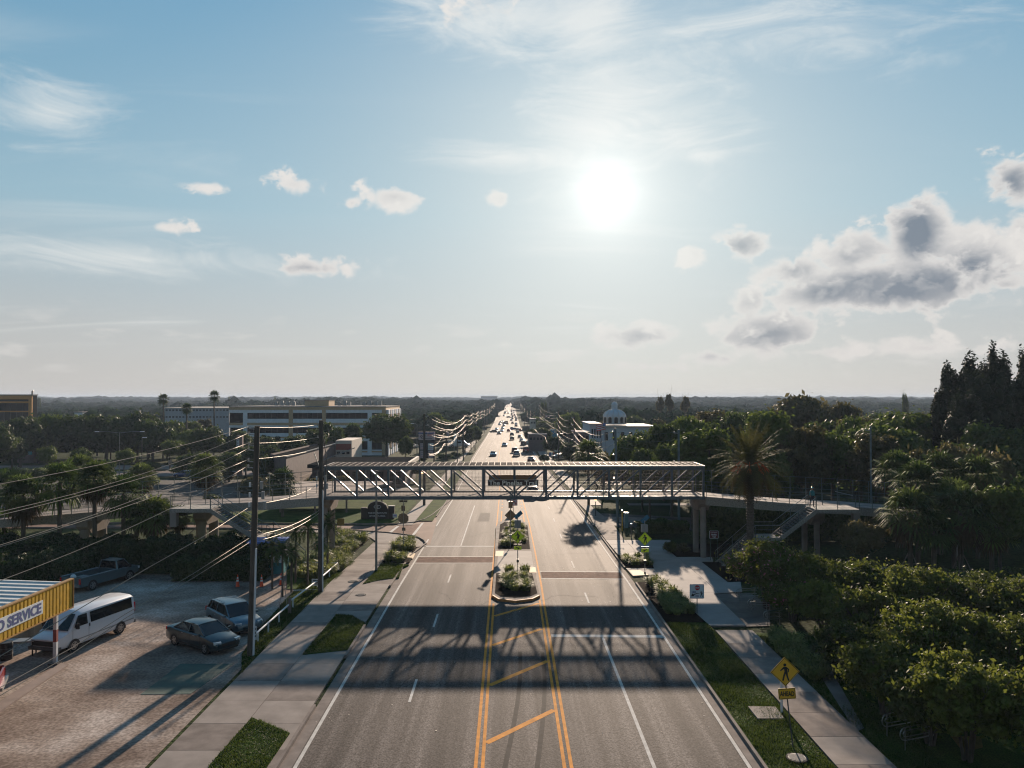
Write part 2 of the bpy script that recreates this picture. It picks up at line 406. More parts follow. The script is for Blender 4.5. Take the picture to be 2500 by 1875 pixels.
m_datep = leafmat('date_palm_frond', (.022, .034, .012), (.095, .090, .030), trans=.25, rough=.75, spec=.03)
m_palmdk = leafmat('dark_palm_frond', (0.018, 0.039, 0.013), (0.076, 0.119, 0.027), trans=0.25, rough=0.7, spec=0.07)
m_deadfrond = leafmat('dry_frond', (.05, .038, .02), (.10, .07, .034), trans=0.2, rough=.8, spec=.03)
m_fruit = mat('orange_fruit_stalk', (.55, .12, .02), 0.6)
m_hedge = leafmat('hedge_leaf', (0.015, 0.030, 0.011), (0.060, 0.088, 0.024), trans=0.2)
m_tuft = leafmat('tuft_leaf', (0.072, 0.102, 0.024), (0.294, 0.308, 0.084), trans=0.4, spec=0.5, scale=2.0)
m_grassbl = leafmat('grass_blade', (.022, .042, .008), (.075, .10, .02), trans=0.4, scale=1.5)
m_far = leafmat('far_leaf', (.012, .030, .014), (.028, .050, .020), trans=0.0, rough=.95, spec=.0, scale=0.05)
m_flower = mat('pink_blossom', (.45, .16, .2), 0.7)
m_tire = mat('tyre_rubber', (.012, .012, .012), 0.85)
m_rim = mat('wheel_rim', (.35, .36, .37), 0.3, 0.9)
m_cglass = mat('car_glass', (.006, .008, .010), 0.06, 0.0, 0.5)
m_redlamp = mat('red_lamp', (.5, .01, .01), 0.25)
m_headlamp = mat('clear_lamp', (.65, .68, .7), 0.15, 0.2)
m_lit_tail = mat('lit_tail_lamp', (.6, .01, .01), 0.3, emis=((1, .05, .03), 3))
m_lit_head = mat('lit_head_lamp', (.8, .8, .7), 0.3, emis=((1, .85, .6), 6))
def paint(name, c, metal=0.3):
    return mat(name, c, 0.32, metal, 0.5, coat=0.6)
# ------------------------------------------------------------------ object helpers
def tag(o, label=None, cat=None, group=None, kind=None):
    if label: o['label'] = label
    if cat: o['category'] = cat
    if group: o['group'] = group
    if kind: o['kind'] = kind
    return o
def empty(name, loc=(0, 0, 0), rz=0.0, label=None, cat=None, group=None):
    o = bpy.data.objects.new(name, None); COL.objects.link(o)
    o.location = loc; o.rotation_euler = (0, 0, rz); o.empty_display_size = 0.3
    return tag(o, label, cat, group)
class MB:
    def __init__(s): s.v = []; s.f = []; s.m = []
    def add(s, vs, fs, mi=0):
        b = len(s.v); s.v.extend([tuple(x) for x in vs]); s.f.extend([[b + i for i in f] for f in fs]); s.m.extend([mi] * len(fs)); return s
    def box(s, x0, x1, y0, y1, z0, z1, mi=0):
        vs = [(x0, y0, z0), (x1, y0, z0), (x1, y1, z0), (x0, y1, z0), (x0, y0, z1), (x1, y0, z1), (x1, y1, z1), (x0, y1, z1)]
        return s.add(vs, [(0, 3, 2, 1), (4, 5, 6, 7), (0, 1, 5, 4), (1, 2, 6, 5), (2, 3, 7, 6), (3, 0, 4, 7)], mi)
    def cbox(s, c, d, mi=0, M=None):
        x, y, z = d[0] / 2, d[1] / 2, d[2] / 2
        vs = [Vector(q) for q in [(-x, -y, -z), (x, -y, -z), (x, y, -z), (-x, y, -z), (-x, -y, z), (x, -y, z), (x, y, z), (-x, y, z)]]
        if M is not None: vs = [M @ q for q in vs]
        vs = [q + Vector(c) for q in vs]
        return s.add(vs, [(0, 3, 2, 1), (4, 5, 6, 7), (0, 1, 5, 4), (1, 2, 6, 5), (2, 3, 7, 6), (3, 0, 4, 7)], mi)
    def bar(s, a, b, w, h=None, mi=0, up=(0, 0, 1)):
        """rectangular bar from a to b"""
        h = h or w
        a, b = Vector(a), Vector(b); d = (b - a)
        if d.length < 1e-6: return s
        d.normalize(); u = Vector(up)
        if abs(d.dot(u)) > 0.98: u = Vector((0, 1, 0))
        r = d.cross(u).normalized(); u = r.cross(d).normalized()
        vs = []
        for p in (a, b):
            for i, j in ((-1, -1), (1, -1), (1, 1), (-1, 1)): vs.append(p + r * (i * w / 2) + u * (j * h / 2))
        return s.add(vs, [(0, 3, 2, 1), (4, 5, 6, 7), (0, 1, 5, 4), (1, 2, 6, 5), (2, 3, 7, 6), (3, 0, 4, 7)], mi)
    def tube(s, pts, r, n=6, mi=0, r2=None, cap=True):
        pts = [Vector(p) for p in pts]; k = len(pts); rings = []
        pr = None
        for i, p in enumerate(pts):
            d = (pts[min(i + 1, k - 1)] - pts[max(i - 1, 0)]).normalized()
            if pr is None:
                u = Vector((0, 0, 1)) if abs(d.z) < 0.9 else Vector((1, 0, 0))
                pr = d.cross(u).normalized()
            pr = (pr - d * pr.dot(d)).normalized(); q = d.cross(pr)
            rr = r if r2 is None else r + (r2 - r) * i / max(1, k - 1)
            rings.append([p + pr * (math.cos(2 * math.pi * j / n) * rr) + q * (math.sin(2 * math.pi * j / n) * rr) for j in range(n)])
        vs = [x for ring in rings for x in ring]; fs = []
        for i in range(k - 1):
            for j in range(n):
                a, b2 = i * n + j, i * n + (j + 1) % n
                fs.append((a, b2, b2 + n, a + n))
        if cap: fs.append(tuple(range(n - 1, -1, -1))); fs.append(tuple((k - 1) * n + j for j in range(n)))
        return s.add(vs, fs, mi)
    def cyl(s, c, r, h, n=16, mi=0, axis='z', r2=None):
        c = Vector(c); ax = {'x': Vector((1, 0, 0)), 'y': Vector((0, 1, 0)), 'z': Vector((0, 0, 1))}[axis]
        return s.tube([c, c + ax * h], r, n, mi, r2)
    def prism(s, poly, z0, z1, mi=0):
        n = len(poly); vs = [(x, y, z0) for x, y in poly] + [(x, y, z1) for x, y in poly]
        fs = [tuple(range(n - 1, -1, -1)), tuple(range(n, 2 * n))] + [(i, (i + 1) % n, n + (i + 1) % n, n + i) for i in range(n)]
        return s.add(vs, fs, mi)
    def plate(s, poly, M, t, mi=0):
        """poly in local xz plane (facing -y), thickness t, placed with matrix M"""
        n = len(poly); vs = [M @ Vector((x, 0, z)) for x, z in poly] + [M @ Vector((x, t, z)) for x, z in poly]
        fs = [tuple(range(n)), tuple(range(2 * n - 1, n - 1, -1))] + [((i + 1) % n, i, n + i, n + (i + 1) % n) for i in range(n)]
        return s.add(vs, fs, mi)
    def loft(s, secs, mi=0, cap=True):
        n = len(secs[0]); vs = [p for sc in secs for p in sc]; fs = []
        for i in range(len(secs) - 1):
            for j in range(n):
                a, b2 = i * n + j, i * n + (j + 1) % n
                fs.append((a, b2, b2 + n, a + n))
        if cap: fs.append(tuple(range(n - 1, -1, -1))); fs.append(tuple((len(secs) - 1) * n + j for j in range(n)))
        return s.add(vs, fs, mi)
    def mesh(s, name, mats, smooth=False):
        me = bpy.data.meshes.new(name)
        me.from_pydata(s.v, [], s.f)
        if not isinstance(mats, (list, tuple)): mats = [mats]
        for m in mats: me.materials.append(m)
        if len(mats) > 1: me.polygons.foreach_set('material_index', s.m)
        if smooth:
            me.polygons.foreach_set('use_smooth', [True] * len(me.polygons))
        me.update()
        return me
    def build(s, name, mats, parent=None, smooth=False, fixn=True):
        me = s.mesh(name, mats, smooth)
        if fixn:
            bm = bmesh.new(); bm.from_mesh(me); bmesh.ops.recalc_face_normals(bm, faces=bm.faces)
            if smooth:
                for e in bm.edges:
                    if len(e.link_faces) == 2 and e.calc_face_angle(0) > R(38): e.smooth = False
            bm.to_mesh(me); bm.free()
        return link(name, me, parent)
def link(name, me, parent=None, loc=None, rz=None):
    o = bpy.data.objects.new(name, me); COL.objects.link(o)
    if parent is not None: o.parent = parent
    if loc is not None: o.location = loc
    if rz is not None: o.rotation_euler = (0, 0, rz)
    return o
CHILD = {}
def children(o):
    return [c for c in bpy.data.objects if c.parent is o] if o.name not in CHILD else CHILD[o.name]
def copy_tree(o, parent=None, kids=None):
    c = o.copy(); COL.objects.link(c); c.parent = parent
    if o.name not in CHILD: CHILD[o.name] = [q for q in bpy.data.objects if q.parent is o]
    for ch in CHILD[o.name]: copy_tree(ch, c)
    return c
def np_mesh(name, verts, quads, mats, midx=None, smooth=False):
    me = bpy.data.meshes.new(name)
    nv, nf, k = len(verts), len(quads), quads.shape[1]
    me.vertices.add(nv); me.vertices.foreach_set('co', np.asarray(verts, dtype=np.float32).ravel())
    me.loops.add(nf * k); me.loops.foreach_set('vertex_index', quads.astype(np.int32).ravel())
    me.polygons.add(nf); me.polygons.foreach_set('loop_start', np.arange(0, nf * k, k, dtype=np.int32))
    try: me.polygons.foreach_set('loop_total', np.full(nf, k, dtype=np.int32))
    except Exception: pass
    for m in mats: me.materials.append(m)
    if midx is not None: me.polygons.foreach_set('material_index', midx.astype(np.int32))
    if smooth: me.polygons.foreach_set('use_smooth', np.ones(nf, dtype=bool))
    me.update(calc_edges=True)
    return me
def text_mesh(txt, size, width=None, height=None, extrude=0.004, bold=0.0, align='CENTER'):
    cu = bpy.data.curves.new('lettering', 'FONT'); cu.body = txt; cu.size = size; cu.extrude = extrude; cu.offset = bold
    cu.align_x = align; cu.align_y = 'CENTER'; cu.resolution_u = 3
    o = bpy.data.objects.new('lettering', cu); COL.objects.link(o)
    dg = bpy.context.evaluated_depsgraph_get(); dg.update()
    me = bpy.data.meshes.new_from_object(o.evaluated_get(dg))
    bpy.data.objects.remove(o)
    co = np.zeros(len(me.vertices) * 3, dtype=np.float32); me.vertices.foreach_get('co', co); co = co.reshape(-1, 3)
    if width:
        w = co[:, 0].max() - co[:, 0].min(); co[:, 0] *= width / w
    if height:
        h = co[:, 1].max() - co[:, 1].min(); co[:, 1] *= height / h
    if align == 'CENTER': co[:, 0] -= (co[:, 0].max() + co[:, 0].min()) / 2
    co[:, 1] -= (co[:, 1].max() + co[:, 1].min()) / 2
    me.vertices.foreach_set('co', co.ravel()); me.update()
    return me
FACE = Matrix.Rotation(R(90), 4, 'X')      # letters stand up, facing -y
def letters(txt, w, h, m, parent, loc, rz=0.0, bold=0.0, name='lettering'):
    me = text_mesh(txt, h, w, h, bold=bold); me.materials.clear(); me.materials.append(m)
    o = link(name, me, parent); o.matrix_local = Matrix.Translation(loc) @ Matrix.Rotation(rz, 4, 'Z') @ FACE
    o['kind'] = 'stuff'
    return o

# --- ground sheets that follow the profile
YB = sorted(set(PY + list(range(55, 130, 5)) + [140, 155, 200, 260, 330, 420]))
def sheet(name, poly, mats, dz, thick=None, parent=None, kind='structure', mi=None):
    bm = bmesh.new()
    vs = [bm.verts.new((x, y, 0)) for x, y in poly]
    bm.faces.new(vs)
    y0, y1 = min(p[1] for p in poly), max(p[1] for p in poly)
    for yb in YB:
        if y0 < yb < y1:
            bmesh.ops.bisect_plane(bm, geom=bm.verts[:] + bm.edges[:] + bm.faces[:], plane_co=(0, yb, 0), plane_no=(0, 1, 0))
    bmesh.ops.triangulate(bm, faces=bm.faces[:])
    bm.normal_update()
    if sum(f.normal.z for f in bm.faces) < 0: bmesh.ops.reverse_faces(bm, faces=bm.faces[:])
    if thick:
        be = [e for e in bm.edges if len(e.link_faces) == 1]
        r = bmesh.ops.extrude_edge_only(bm, edges=be)
        low = set(v for v in r['geom'] if isinstance(v, bmesh.types.BMVert))
    else: low = set()
    for v in bm.verts: v.co.z = prof(v.co.y) + dz - (thick if v in low else 0)
    if thick: bmesh.ops.recalc_face_normals(bm, faces=bm.faces[:])
    me = bpy.data.meshes.new(name); bm.to_mesh(me); bm.free()
    me.materials.append(mats)
    o = link(name, me, parent)
    if parent is None and kind: o['kind'] = kind
    return o
def clip(poly, a, b, c):
    """keep a*x+b*y<=c"""
    out = []
    for i in range(len(poly)):
        p, q = poly[i], poly[(i + 1) % len(poly)]
        dp, dq = a * p[0] + b * p[1] - c, a * q[0] + b * q[1] - c
        if dp <= 0: out.append(p)
        if dp * dq < 0:
            t = dp / (dp - dq); out.append((p[0] + (q[0] - p[0]) * t, p[1] + (q[1] - p[1]) * t))
    return out
def area(p): return abs(sum(p[i][0] * p[(i + 1) % len(p)][1] - p[(i + 1) % len(p)][0] * p[i][1] for i in range(len(p)))) / 2
def paved(name, poly, ysp, xs, mats, dz=0.12, base=m_conc_dk, gap=0.012, label=None):
    """pavement base with slabs laid on it one by one"""
    b = sheet(name, poly, base, dz - 0.03, 0.25)
    y0, y1 = min(p[1] for p in poly), max(p[1] for p in poly)
    ys = [y0]
    while ys[-1] < y1: ys.append(ys[-1] + ysp)
    xl = [-1e4] + list(xs) + [1e4]
    for i in range(len(ys) - 1):
        for j in range(len(xl) - 1):
            q = clip(clip(poly, 0, 1, ys[i + 1] - gap), 0, -1, -(ys[i] + gap))
            if len(q) < 3: continue
            q = clip(clip(q, 1, 0, xl[j + 1] - gap), -1, 0, -(xl[j] + gap))
            if len(q) < 3 or area(q) < 0.15: continue
            sheet('paving_slab', q, mats[(i + j) % len(mats)] if isinstance(mats, list) else mats, dz + random.uniform(-.003, .004), 0.028, parent=b)
    return b

# ------------------------------------------------------------------ vegetation builders
rng = np.random.default_rng(11)
def unit(n, r=rng):
    v = r.normal(size=(n, 3)); return v / np.linalg.norm(v, axis=1)[:, None]
def leaves(cent, nor, size, r=rng, aspect=0.55, jitter=0.5):
    n = len(cent)
    nor = nor + r.normal(size=(n, 3)) * jitter; nor /= np.linalg.norm(nor, axis=1)[:, None]
    t = unit(n, r); a = np.cross(nor, t); a /= np.linalg.norm(a, axis=1)[:, None] + 1e-9; b = np.cross(nor, a)
    s = (size * r.uniform(0.6, 1.35, n))[:, None]
    a = a * s; b = b * s * aspect
    v = np.stack([cent - a, cent - b * 0.9, cent + a, cent + b * 0.9], axis=1).reshape(-1, 3)
    q = np.arange(4 * n).reshape(n, 4)
    return v, q
def ico(sub):
    bm = bmesh.new(); bmesh.ops.create_icosphere(bm, subdivisions=sub, radius=1)
    v = np.array([x.co[:] for x in bm.verts]); f = np.array([[y.index for y in x.verts] for x in bm.faces]); bm.free(); return v, f
IV, IF = ico(2); IV1, IF1 = ico(1)
def crown(name, m, rad=(3, 3, 2.4), nl=16, n=3000, size=0.22, seed=0, lump=(0.3, 0.5), holes=0.0, up=0.25, inner=0.72, low=-0.5, extra=None, tail=.22, tl=.16, boxy=1.0):
    """crown centred on origin: leaf faces over uneven lumps + a rough inner mass; triangles only for inner -> use quads w/ doubled vert"""
    r = np.random.default_rng(seed); rad = np.array(rad)
    c = unit(nl, r) * (r.uniform(0.25, 1.0, nl)[:, None] ** 0.6)
    c[:, 2] = np.where(c[:, 2] < low, low * r.uniform(0.3, 1, nl), c[:, 2])
    if boxy != 1: c = np.sign(c) * np.abs(c) ** boxy * .85
    lr = r.uniform(lump[0], lump[1], nl)
    c = c * (1 - lr[:, None] * 0.8)
    w = lr ** 2; w /= w.sum(); idx = r.choice(nl, n, p=w)
    d = unit(n, r); d[:, 2] += up; d /= np.linalg.norm(d, axis=1)[:, None]
    rr = r.uniform(0.72, 1.08, n) + np.where(r.uniform(size=n) < tail, r.exponential(tl, n), 0)
    p = c[idx] + d * (lr[idx] * rr)[:, None]
    # rough surface
    keep = np.ones(n, bool)
    if holes: keep = (np.sin(p[:, 0] * 9 + seed) + np.sin(p[:, 1] * 8 + 1) + np.sin(p[:, 2] * 10 + 2)) > (-3 + 6 * holes * r.uniform(0, 1, n))
    p = p[keep]; d = d[keep]
    V, Q = leaves(p * rad, d, np.full(len(p), size), r, 0.6, 0.6)
    parts_v = [V]; parts_q = [Q]; off = len(V)
    iv, iff = (IV, IF) if n > 2500 else (IV1, IF1)
    for k in range(nl):
        vv = iv * (lr[k] * inner * r.uniform(0.85, 1.1, len(iv)))[:, None] + c[k]
        parts_v.append(vv * rad); parts_q.append(np.column_stack([iff, iff[:, 2]]) + off); off += len(iv)
    V = np.concatenate(parts_v); Q = np.concatenate(parts_q)
    nq = len(parts_q[0])
    # build: quads + tris through from_pydata for tris is slow; make degenerate-free by separate poly sizes
    me = bpy.data.meshes.new(name)
    tri = np.concatenate([x[:, :3] for x in parts_q[1:]]) if nl else np.zeros((0, 3), int)
    me.vertices.add(len(V)); me.vertices.foreach_set('co', V.astype(np.float32).ravel())
    lp = np.concatenate([parts_q[0].ravel(), tri.ravel()]).astype(np.int32)
    me.loops.add(len(lp)); me.loops.foreach_set('vertex_index', lp)
    st = np.concatenate([np.arange(nq) * 4, nq * 4 + np.arange(len(tri)) * 3]).astype(np.int32)
    me.polygons.add(len(st)); me.polygons.foreach_set('loop_start', st)
    mats = m if isinstance(m, list) else [m]
    for x in mats: me.materials.append(x)
    if len(mats) > 1:
        mi = np.zeros(len(st), np.int32); mi[:nq] = (r.uniform(size=nq) < (extra or 0.03)).astype(np.int32); me.polygons.foreach_set('material_index', mi)
    me.update(calc_edges=True)
    return me
def trunk_mesh(name, h, r0, nb=5, spread=1.5, seed=0, mt=None, base=0.0, lean=0.0):
    r = random.Random(seed); mb = MB()
    pts = [(0, 0, base - 0.3)]
    x = y = 0
    for i in range(1, 5):
        x += r.uniform(-.08, .08) * h / 4 + lean * h / 4; y += r.uniform(-.08, .08) * h / 4
        pts.append((x, y, base + h * i / 4))
    mb.tube(pts, r0, 8, r2=r0 * 0.55)
    tp = Vector(pts[-1])
    for b in range(nb):
        a = 2 * math.pi * (b + r.random() * .6) / nb
        st = Vector(pts[3]).lerp(tp, r.random())
        e = st + Vector((math.cos(a) * spread, math.sin(a) * spread, spread * r.uniform(.6, 1.3)))
        mid = st.lerp(e, .5) + Vector((0, 0, -.12 * spread))
        mb.tube([st, mid, e], r0 * .42, 6, r2=r0 * .12)
    return mb.mesh(name, mt or m_bark, True)
def frond_set(m, n, L, seed, droop=(0.3, 1.2), leaf=0.35, pairs=16, width=0.035, elev=(-40, 80), fm=None):
    """feather fronds from the origin"""
    r = np.random.default_rng(seed); V = []; Q = []; off = 0
    for k in range(n):
        a = 2 * math.pi * (k * 0.618 + r.uniform(-.03, .03)); e = R(elev[0] + (elev[1] - elev[0]) * (k + .5) / n)
        l = L * r.uniform(.85, 1.1); dr = r.uniform(*droop) * (1.0 if e < R(50) else .6)
        h = np.array([math.cos(a), math.sin(a), 0]); side = np.array([-math.sin(a), math.cos(a), 0])
        ts = np.linspace(0, 1, 9); pts = []
        p = np.zeros(3); ang = e
        for t in ts:
            pts.append(p.copy()); ang = e - dr * t * 1.5; p = p + (h * math.cos(ang) + np.array([0, 0, math.sin(ang)])) * (l / 8)
        pts = np.array(pts)
        for i in range(8):   # rachis
            w = 0.02 * (1 - i / 9)
            V += [pts[i] - side * w, pts[i] + side * w, pts[i + 1] + side * w, pts[i + 1] - side * w]; Q.append([off, off + 1, off + 2, off + 3]); off += 4
        for j in range(pairs):
            t = 0.12 + 0.86 * j / pairs; f = t * 8; i = min(7, int(f)); q = pts[i] + (pts[i + 1] - pts[i]) * (f - i)
            d = pts[i + 1] - pts[i]; d /= np.linalg.norm(d); up = np.cross(side, d) * -1
            ll = leaf * (0.45 + math.sin(math.pi * min(1, t * 0.95 + .08)) * 0.75)
            for s in (-1, 1):
                o = d * 0.55 + side * s * 0.85 + np.array([0, 0, -0.25 + r.uniform(-.2, .25)])
                o = o / np.linalg.norm(o) * ll
                wv = d * width
                V += [q - wv, q + wv, q + o * .6 + wv * .8, q + o]; Q.append([off, off + 1, off + 2, off + 3]); off += 4
    return np.array(V), np.array(Q)
def fan_set(n, L, seed, elev=(-60, 75), blades=13, petiole=0.55, wid=0.06):
    r = np.random.default_rng(seed); V = []; Q = []; off = 0
    for k in range(n):
        a = 2 * math.pi * (k * 0.618 + r.uniform(-.05, .05)); e = R(elev[0] + (elev[1] - elev[0]) * (k + .5) / n + r.uniform(-6, 6))
        h = np.array([math.cos(a) * math.cos(e), math.sin(a) * math.cos(e), math.sin(e)]); side = np.array([-math.sin(a), math.cos(a), 0]); up = np.cross(side, h) * -1
        pl = L * petiole * r.uniform(.8, 1.15); c = h * pl + np.array([0, 0, -.1 * pl])
        V += [-side * .02, side * .02, c + side * .02, c - side * .02]; Q.append([off, off + 1, off + 2, off + 3]); off += 4
        fl = L * 0.62 * r.uniform(.85, 1.15)
        for b in range(blades):
            t = (b / (blades - 1) - .5) * 2; ba = t * R(115)
            d = h * math.cos(ba) + side * math.sin(ba) + up * (0.12 * abs(t))
            ll = fl * (1 - .25 * abs(t)); tip = c + d * ll + np.array([0, 0, -ll * r.uniform(.15, .55)])
            mid = c + d * ll * .6; pw = np.cross(d, up); pw /= np.linalg.norm(pw) + 1e-9; w = pw * wid * L / 1.5
            V += [c, mid - w, tip, mid + w]; Q.append([off, off + 1, off + 2, off + 3]); off += 4
    return np.array(V), np.array(Q)
def tuft_mesh(name, m, n, h, rad, seed, w=0.02, arch=0.9, mats=None):
    r = np.random.default_rng(seed); V = []; Q = []; off = 0
    for k in range(n):
        a = r.uniform(0, 2 * math.pi); b = np.array([math.cos(a), math.sin(a), 0]) ; s = np.array([-math.sin(a), math.cos(a), 0])
        p0 = b * rad * 0.55 * r.uniform(0, 1) ** .5; hh = h * r.uniform(.55, 1.1); o = rad * r.uniform(.3, 1.0) * arch
        p1 = p0 + b * o * .35 + np.array([0, 0, hh * .75]); p2 = p0 + b * o + np.array([0, 0, hh * r.uniform(.55, 1.0)])
        ww = w * r.uniform(.7, 1.3)
        V += [p0 - s * ww, p0 + s * ww, p1 + s * ww, p1 - s * ww, p1 - s * ww, p1 + s * ww, p2 + s * ww * .2, p2 - s * ww * .2]
        Q += [[off, off + 1, off + 2, off + 3], [off + 4, off + 5, off + 6, off + 7]]; off += 8
    return np_mesh(name, np.array(V), np.array(Q), [m])
# ================================================================== GROUND AND ROADS
def terrain():
    ys = sorted(set(YB + [-120, 5000, 6000] + list(range(500, 5000, 250)))); ys = [y for y in ys if y >= -120]
    xs = list(np.linspace(-3800, 3800, 39)); V = []; Fc = []
    for y in ys:
        for x in xs: V.append((x, y, prof(y)))
    nx = len(xs)
    for i in range(len(ys) - 1):
        for j in range(nx - 1): Fc.append((i * nx + j, i * nx + j + 1, (i + 1) * nx + j + 1, (i + 1) * nx + j))
    me = bpy.data.meshes.new('ground'); me.from_pydata(V, [], Fc); me.materials.append(m_field)
    tag(link('ground', me), kind='structure')
terrain()
def ribbon(name, left, right, ya, yb, m, dz, parent=None, thick=None):
    """strip between left(y) and right(y)"""
    ys = [ya] + [y for y in sorted(set(YB + CY + [900, 1200, 1800, 2500])) if ya < y < yb] + [yb]
    V = []; Fc = []
    for y in ys:
        z = prof(y) + dz + (0.0 if y < 150 else (y - 150) * 0.00015)
        V += [(left(y), y, z), (right(y), y, z)]
    n = len(ys)
    for i in range(n - 1): Fc.append((2 * i, 2 * i + 1, 2 * i + 3, 2 * i + 2))
    if thick:
        b = len(V)
        V += [(x, y, z - thick) for x, y, z in V]
        for i in range(n - 1):
            Fc.append((2 * i, 2 * i + 2, b + 2 * i + 2, b + 2 * i)); Fc.append((2 * i + 1, b + 2 * i + 1, b + 2 * i + 3, 2 * i + 3))
        Fc.append((0, b, b + 1, 1))
    me = bpy.data.meshes.new(name); me.from_pydata(V, [], Fc); me.materials.append(m)
    o = link(name, me, parent)
    if parent is None: o['kind'] = 'structure'
    return o
HWL, HWR = 9.33, 9.17      # kerb faces left and right of the centre line
RZ = 0.03
road = ribbon('road', lambda y: cen(y) - HWL, lambda y: cen(y) + HWR, -60, 3000, m_asphalt, RZ)
def mark(name, poly, m, dz=RZ + 0.006): return sheet(name, poly, m, dz, parent=road)
def mline(name, fx, w, ya, yb, m, dz=RZ + 0.006):
    return ribbon(name, lambda y: fx(y) - w / 2, lambda y: fx(y) + w / 2, ya, yb, m, dz + (0.01 if yb > 300 else 0), parent=road)
# edge lines
mline('edge_line', lambda y: cen(y) - 8.72, .15, -60, 83, m_white)
mline('edge_line', lambda y: cen(y) - 8.72, .15, 92, 900, m_white)
mline('edge_line', lambda y: cen(y) + 8.70, .15, -60, 900, m_white)
# gutters (concrete) beside the kerbs
ribbon('gutter', lambda y: cen(y) - HWL, lambda y: cen(y) - 8.85, -60, 76, m_conc_old, RZ + .003, parent=road)
ribbon('gutter', lambda y: cen(y) - HWL, lambda y: cen(y) - 8.85, 98, 400, m_conc_old, RZ + .003, parent=road)
ribbon('gutter', lambda y: cen(y) + 8.82, lambda y: cen(y) + HWR, -60, 400, m_conc_old, RZ + .003, parent=road)
def cjag(x, y): return x + cen(y) - .58
yl = lambda y: float(np.interp(y, [0, 130, 225, 3000], [-1.08, -1.12, -2.35, 0])) if y < 225 else cen(y) - 1.7
yr = lambda y: float(np.interp(y, [0, 38, 60, 75, 95, 112, 225], [2.1, 2.22, 2.42, 2.45, 2.4, 2.2, .98])) if y < 225 else cen(y) + 1.65
mline('yellow_line', lambda y: yl(y) - .13, .14, -60, 260, m_yellow)
mline('yellow_line', lambda y: yl(y) + .14, .14, -60, 55.5, m_yellow)
mline('yellow_line', lambda y: yr(y) - .13, .14, -60, 56.5, m_yellow)
mline('yellow_line', lambda y: yr(y) + .14, .14, -60, 120, m_yellow)
mline('yellow_line', yl, .12, 262, 900, m_yellow)
mline('yellow_line', yr, .12, 150, 900, m_yellow)
mline('yellow_line', lambda y: -0.75, .16, 95.5, 106, m_yellow)
mline('yellow_line', lambda y: 2.0, .16, 95.5, 106, m_yellow)
for k in range(4):
    y = 109 + k * 4
    mark('turn_dash', [(-.82, y), (-.66, y), (-.66, y + 1.2), (-.82, y + 1.2)], m_yellow)
    mark('turn_dash', [(1.86, y), (2.02, y), (2.02, y + 1.2), (1.86, y + 1.2)], m_yellow)
mark('turn_bar', [(-.6, 98), (1.9, 98.5), (1.9, 98.75), (-.6, 98.25)], m_yellow)
mark('turn_bar', [(-.6, 101), (1.9, 101.5), (1.9, 101.75), (-.6, 101.25)], m_yellow)
mark('turn_arrow', [(.9, 102.8), (1.7, 103.2), (.9, 103.6)], m_white)
# lane lines
LL, LR = (lambda y: cen(y) - 5.15), (lambda y: cen(y) + 5.05)
mline('lane_line', LL, .13, 78.7, 112, m_white)
mline('lane_line', LR, .15, -60, 47.6, m_white)
def dashes(fx, y0, n, step=12.19, ln=3.05):
    for k in range(n):
        y = y0 + k * step
        w = .065 if y < 200 else .09
        z = RZ + .006 + (0.012 if y > 200 else 0)
        sheet('lane_dash', [(fx(y) - w, y), (fx(y) + w, y), (fx(y + ln) + w, y + ln), (fx(y + ln) - w, y + ln)], m_white, z + (0.0 if y < 150 else (y - 150) * 0.00015), parent=road)
dashes(LL, 37.6 - 12.19 * 3, 6)
dashes(LL, 122, 26)
dashes(LR, 55.6, 2)
dashes(LR, 83.5, 29)
# stop bars, chevrons, crosswalks
def pq(*pts): return [g2(*p) for p in pts]
mark('stop_bar', [(-7.95, 78.4), (-1.35, 78.4), (-1.35, 78.85), (-7.95, 78.85)], m_white)
mark('stop_bar', [(2.62, 47.75), (9.2, 47.55), (9.2, 48.05), (2.62, 48.25)], m_white)
for (a, b, t) in (((1207, 1505.3), (1315.4, 1474), .30), ((1201.5, 1577), (1322, 1536.5), .30), ((1194.7, 1674.8), (1337, 1615), .30), ((1187, 1816), (1353, 1735), .30), ((1176, 2060), (1378, 1925), .30)):
    p, q = Vector(g2(*a)), Vector(g2(*b)); n = Vector((-(q - p).y, (q - p).x)).normalized() * t / 2
    mark('chevron_stripe', [tuple(p - n), tuple(q - n), tuple(q + n), tuple(p + n)], m_yellow, RZ + .004)
mark('chevron_stripe', [(-.9, 58.0 - .3), (2.2, 58.6), (2.2, 58.9), (-.9, 58.0)], m_yellow, RZ + .004) if False else None
m_xw = m_redbrick
mark('brick_crosswalk', [(-8.0, 70.05), (-1.25, 70.05), (-1.25, 72.9), (-8.0, 72.9)], m_xw, RZ + .003)
mark('brick_crosswalk', [(2.72, 63.6), (9.1, 63.3), (9.1, 66.0), (2.72, 66.3)], m_xw, RZ + .003)
for y in (69.85, 72.9): mark('crosswalk_line', [(-8.1, y), (-1.3, y), (-1.3, y + .28), (-8.1, y + .28)], m_white)
for y in (63.35, 66.15): mark('crosswalk_line', [(2.66, y), (9.2, y - .3), (9.2, y - .02), (2.66, y + .28)], m_white)
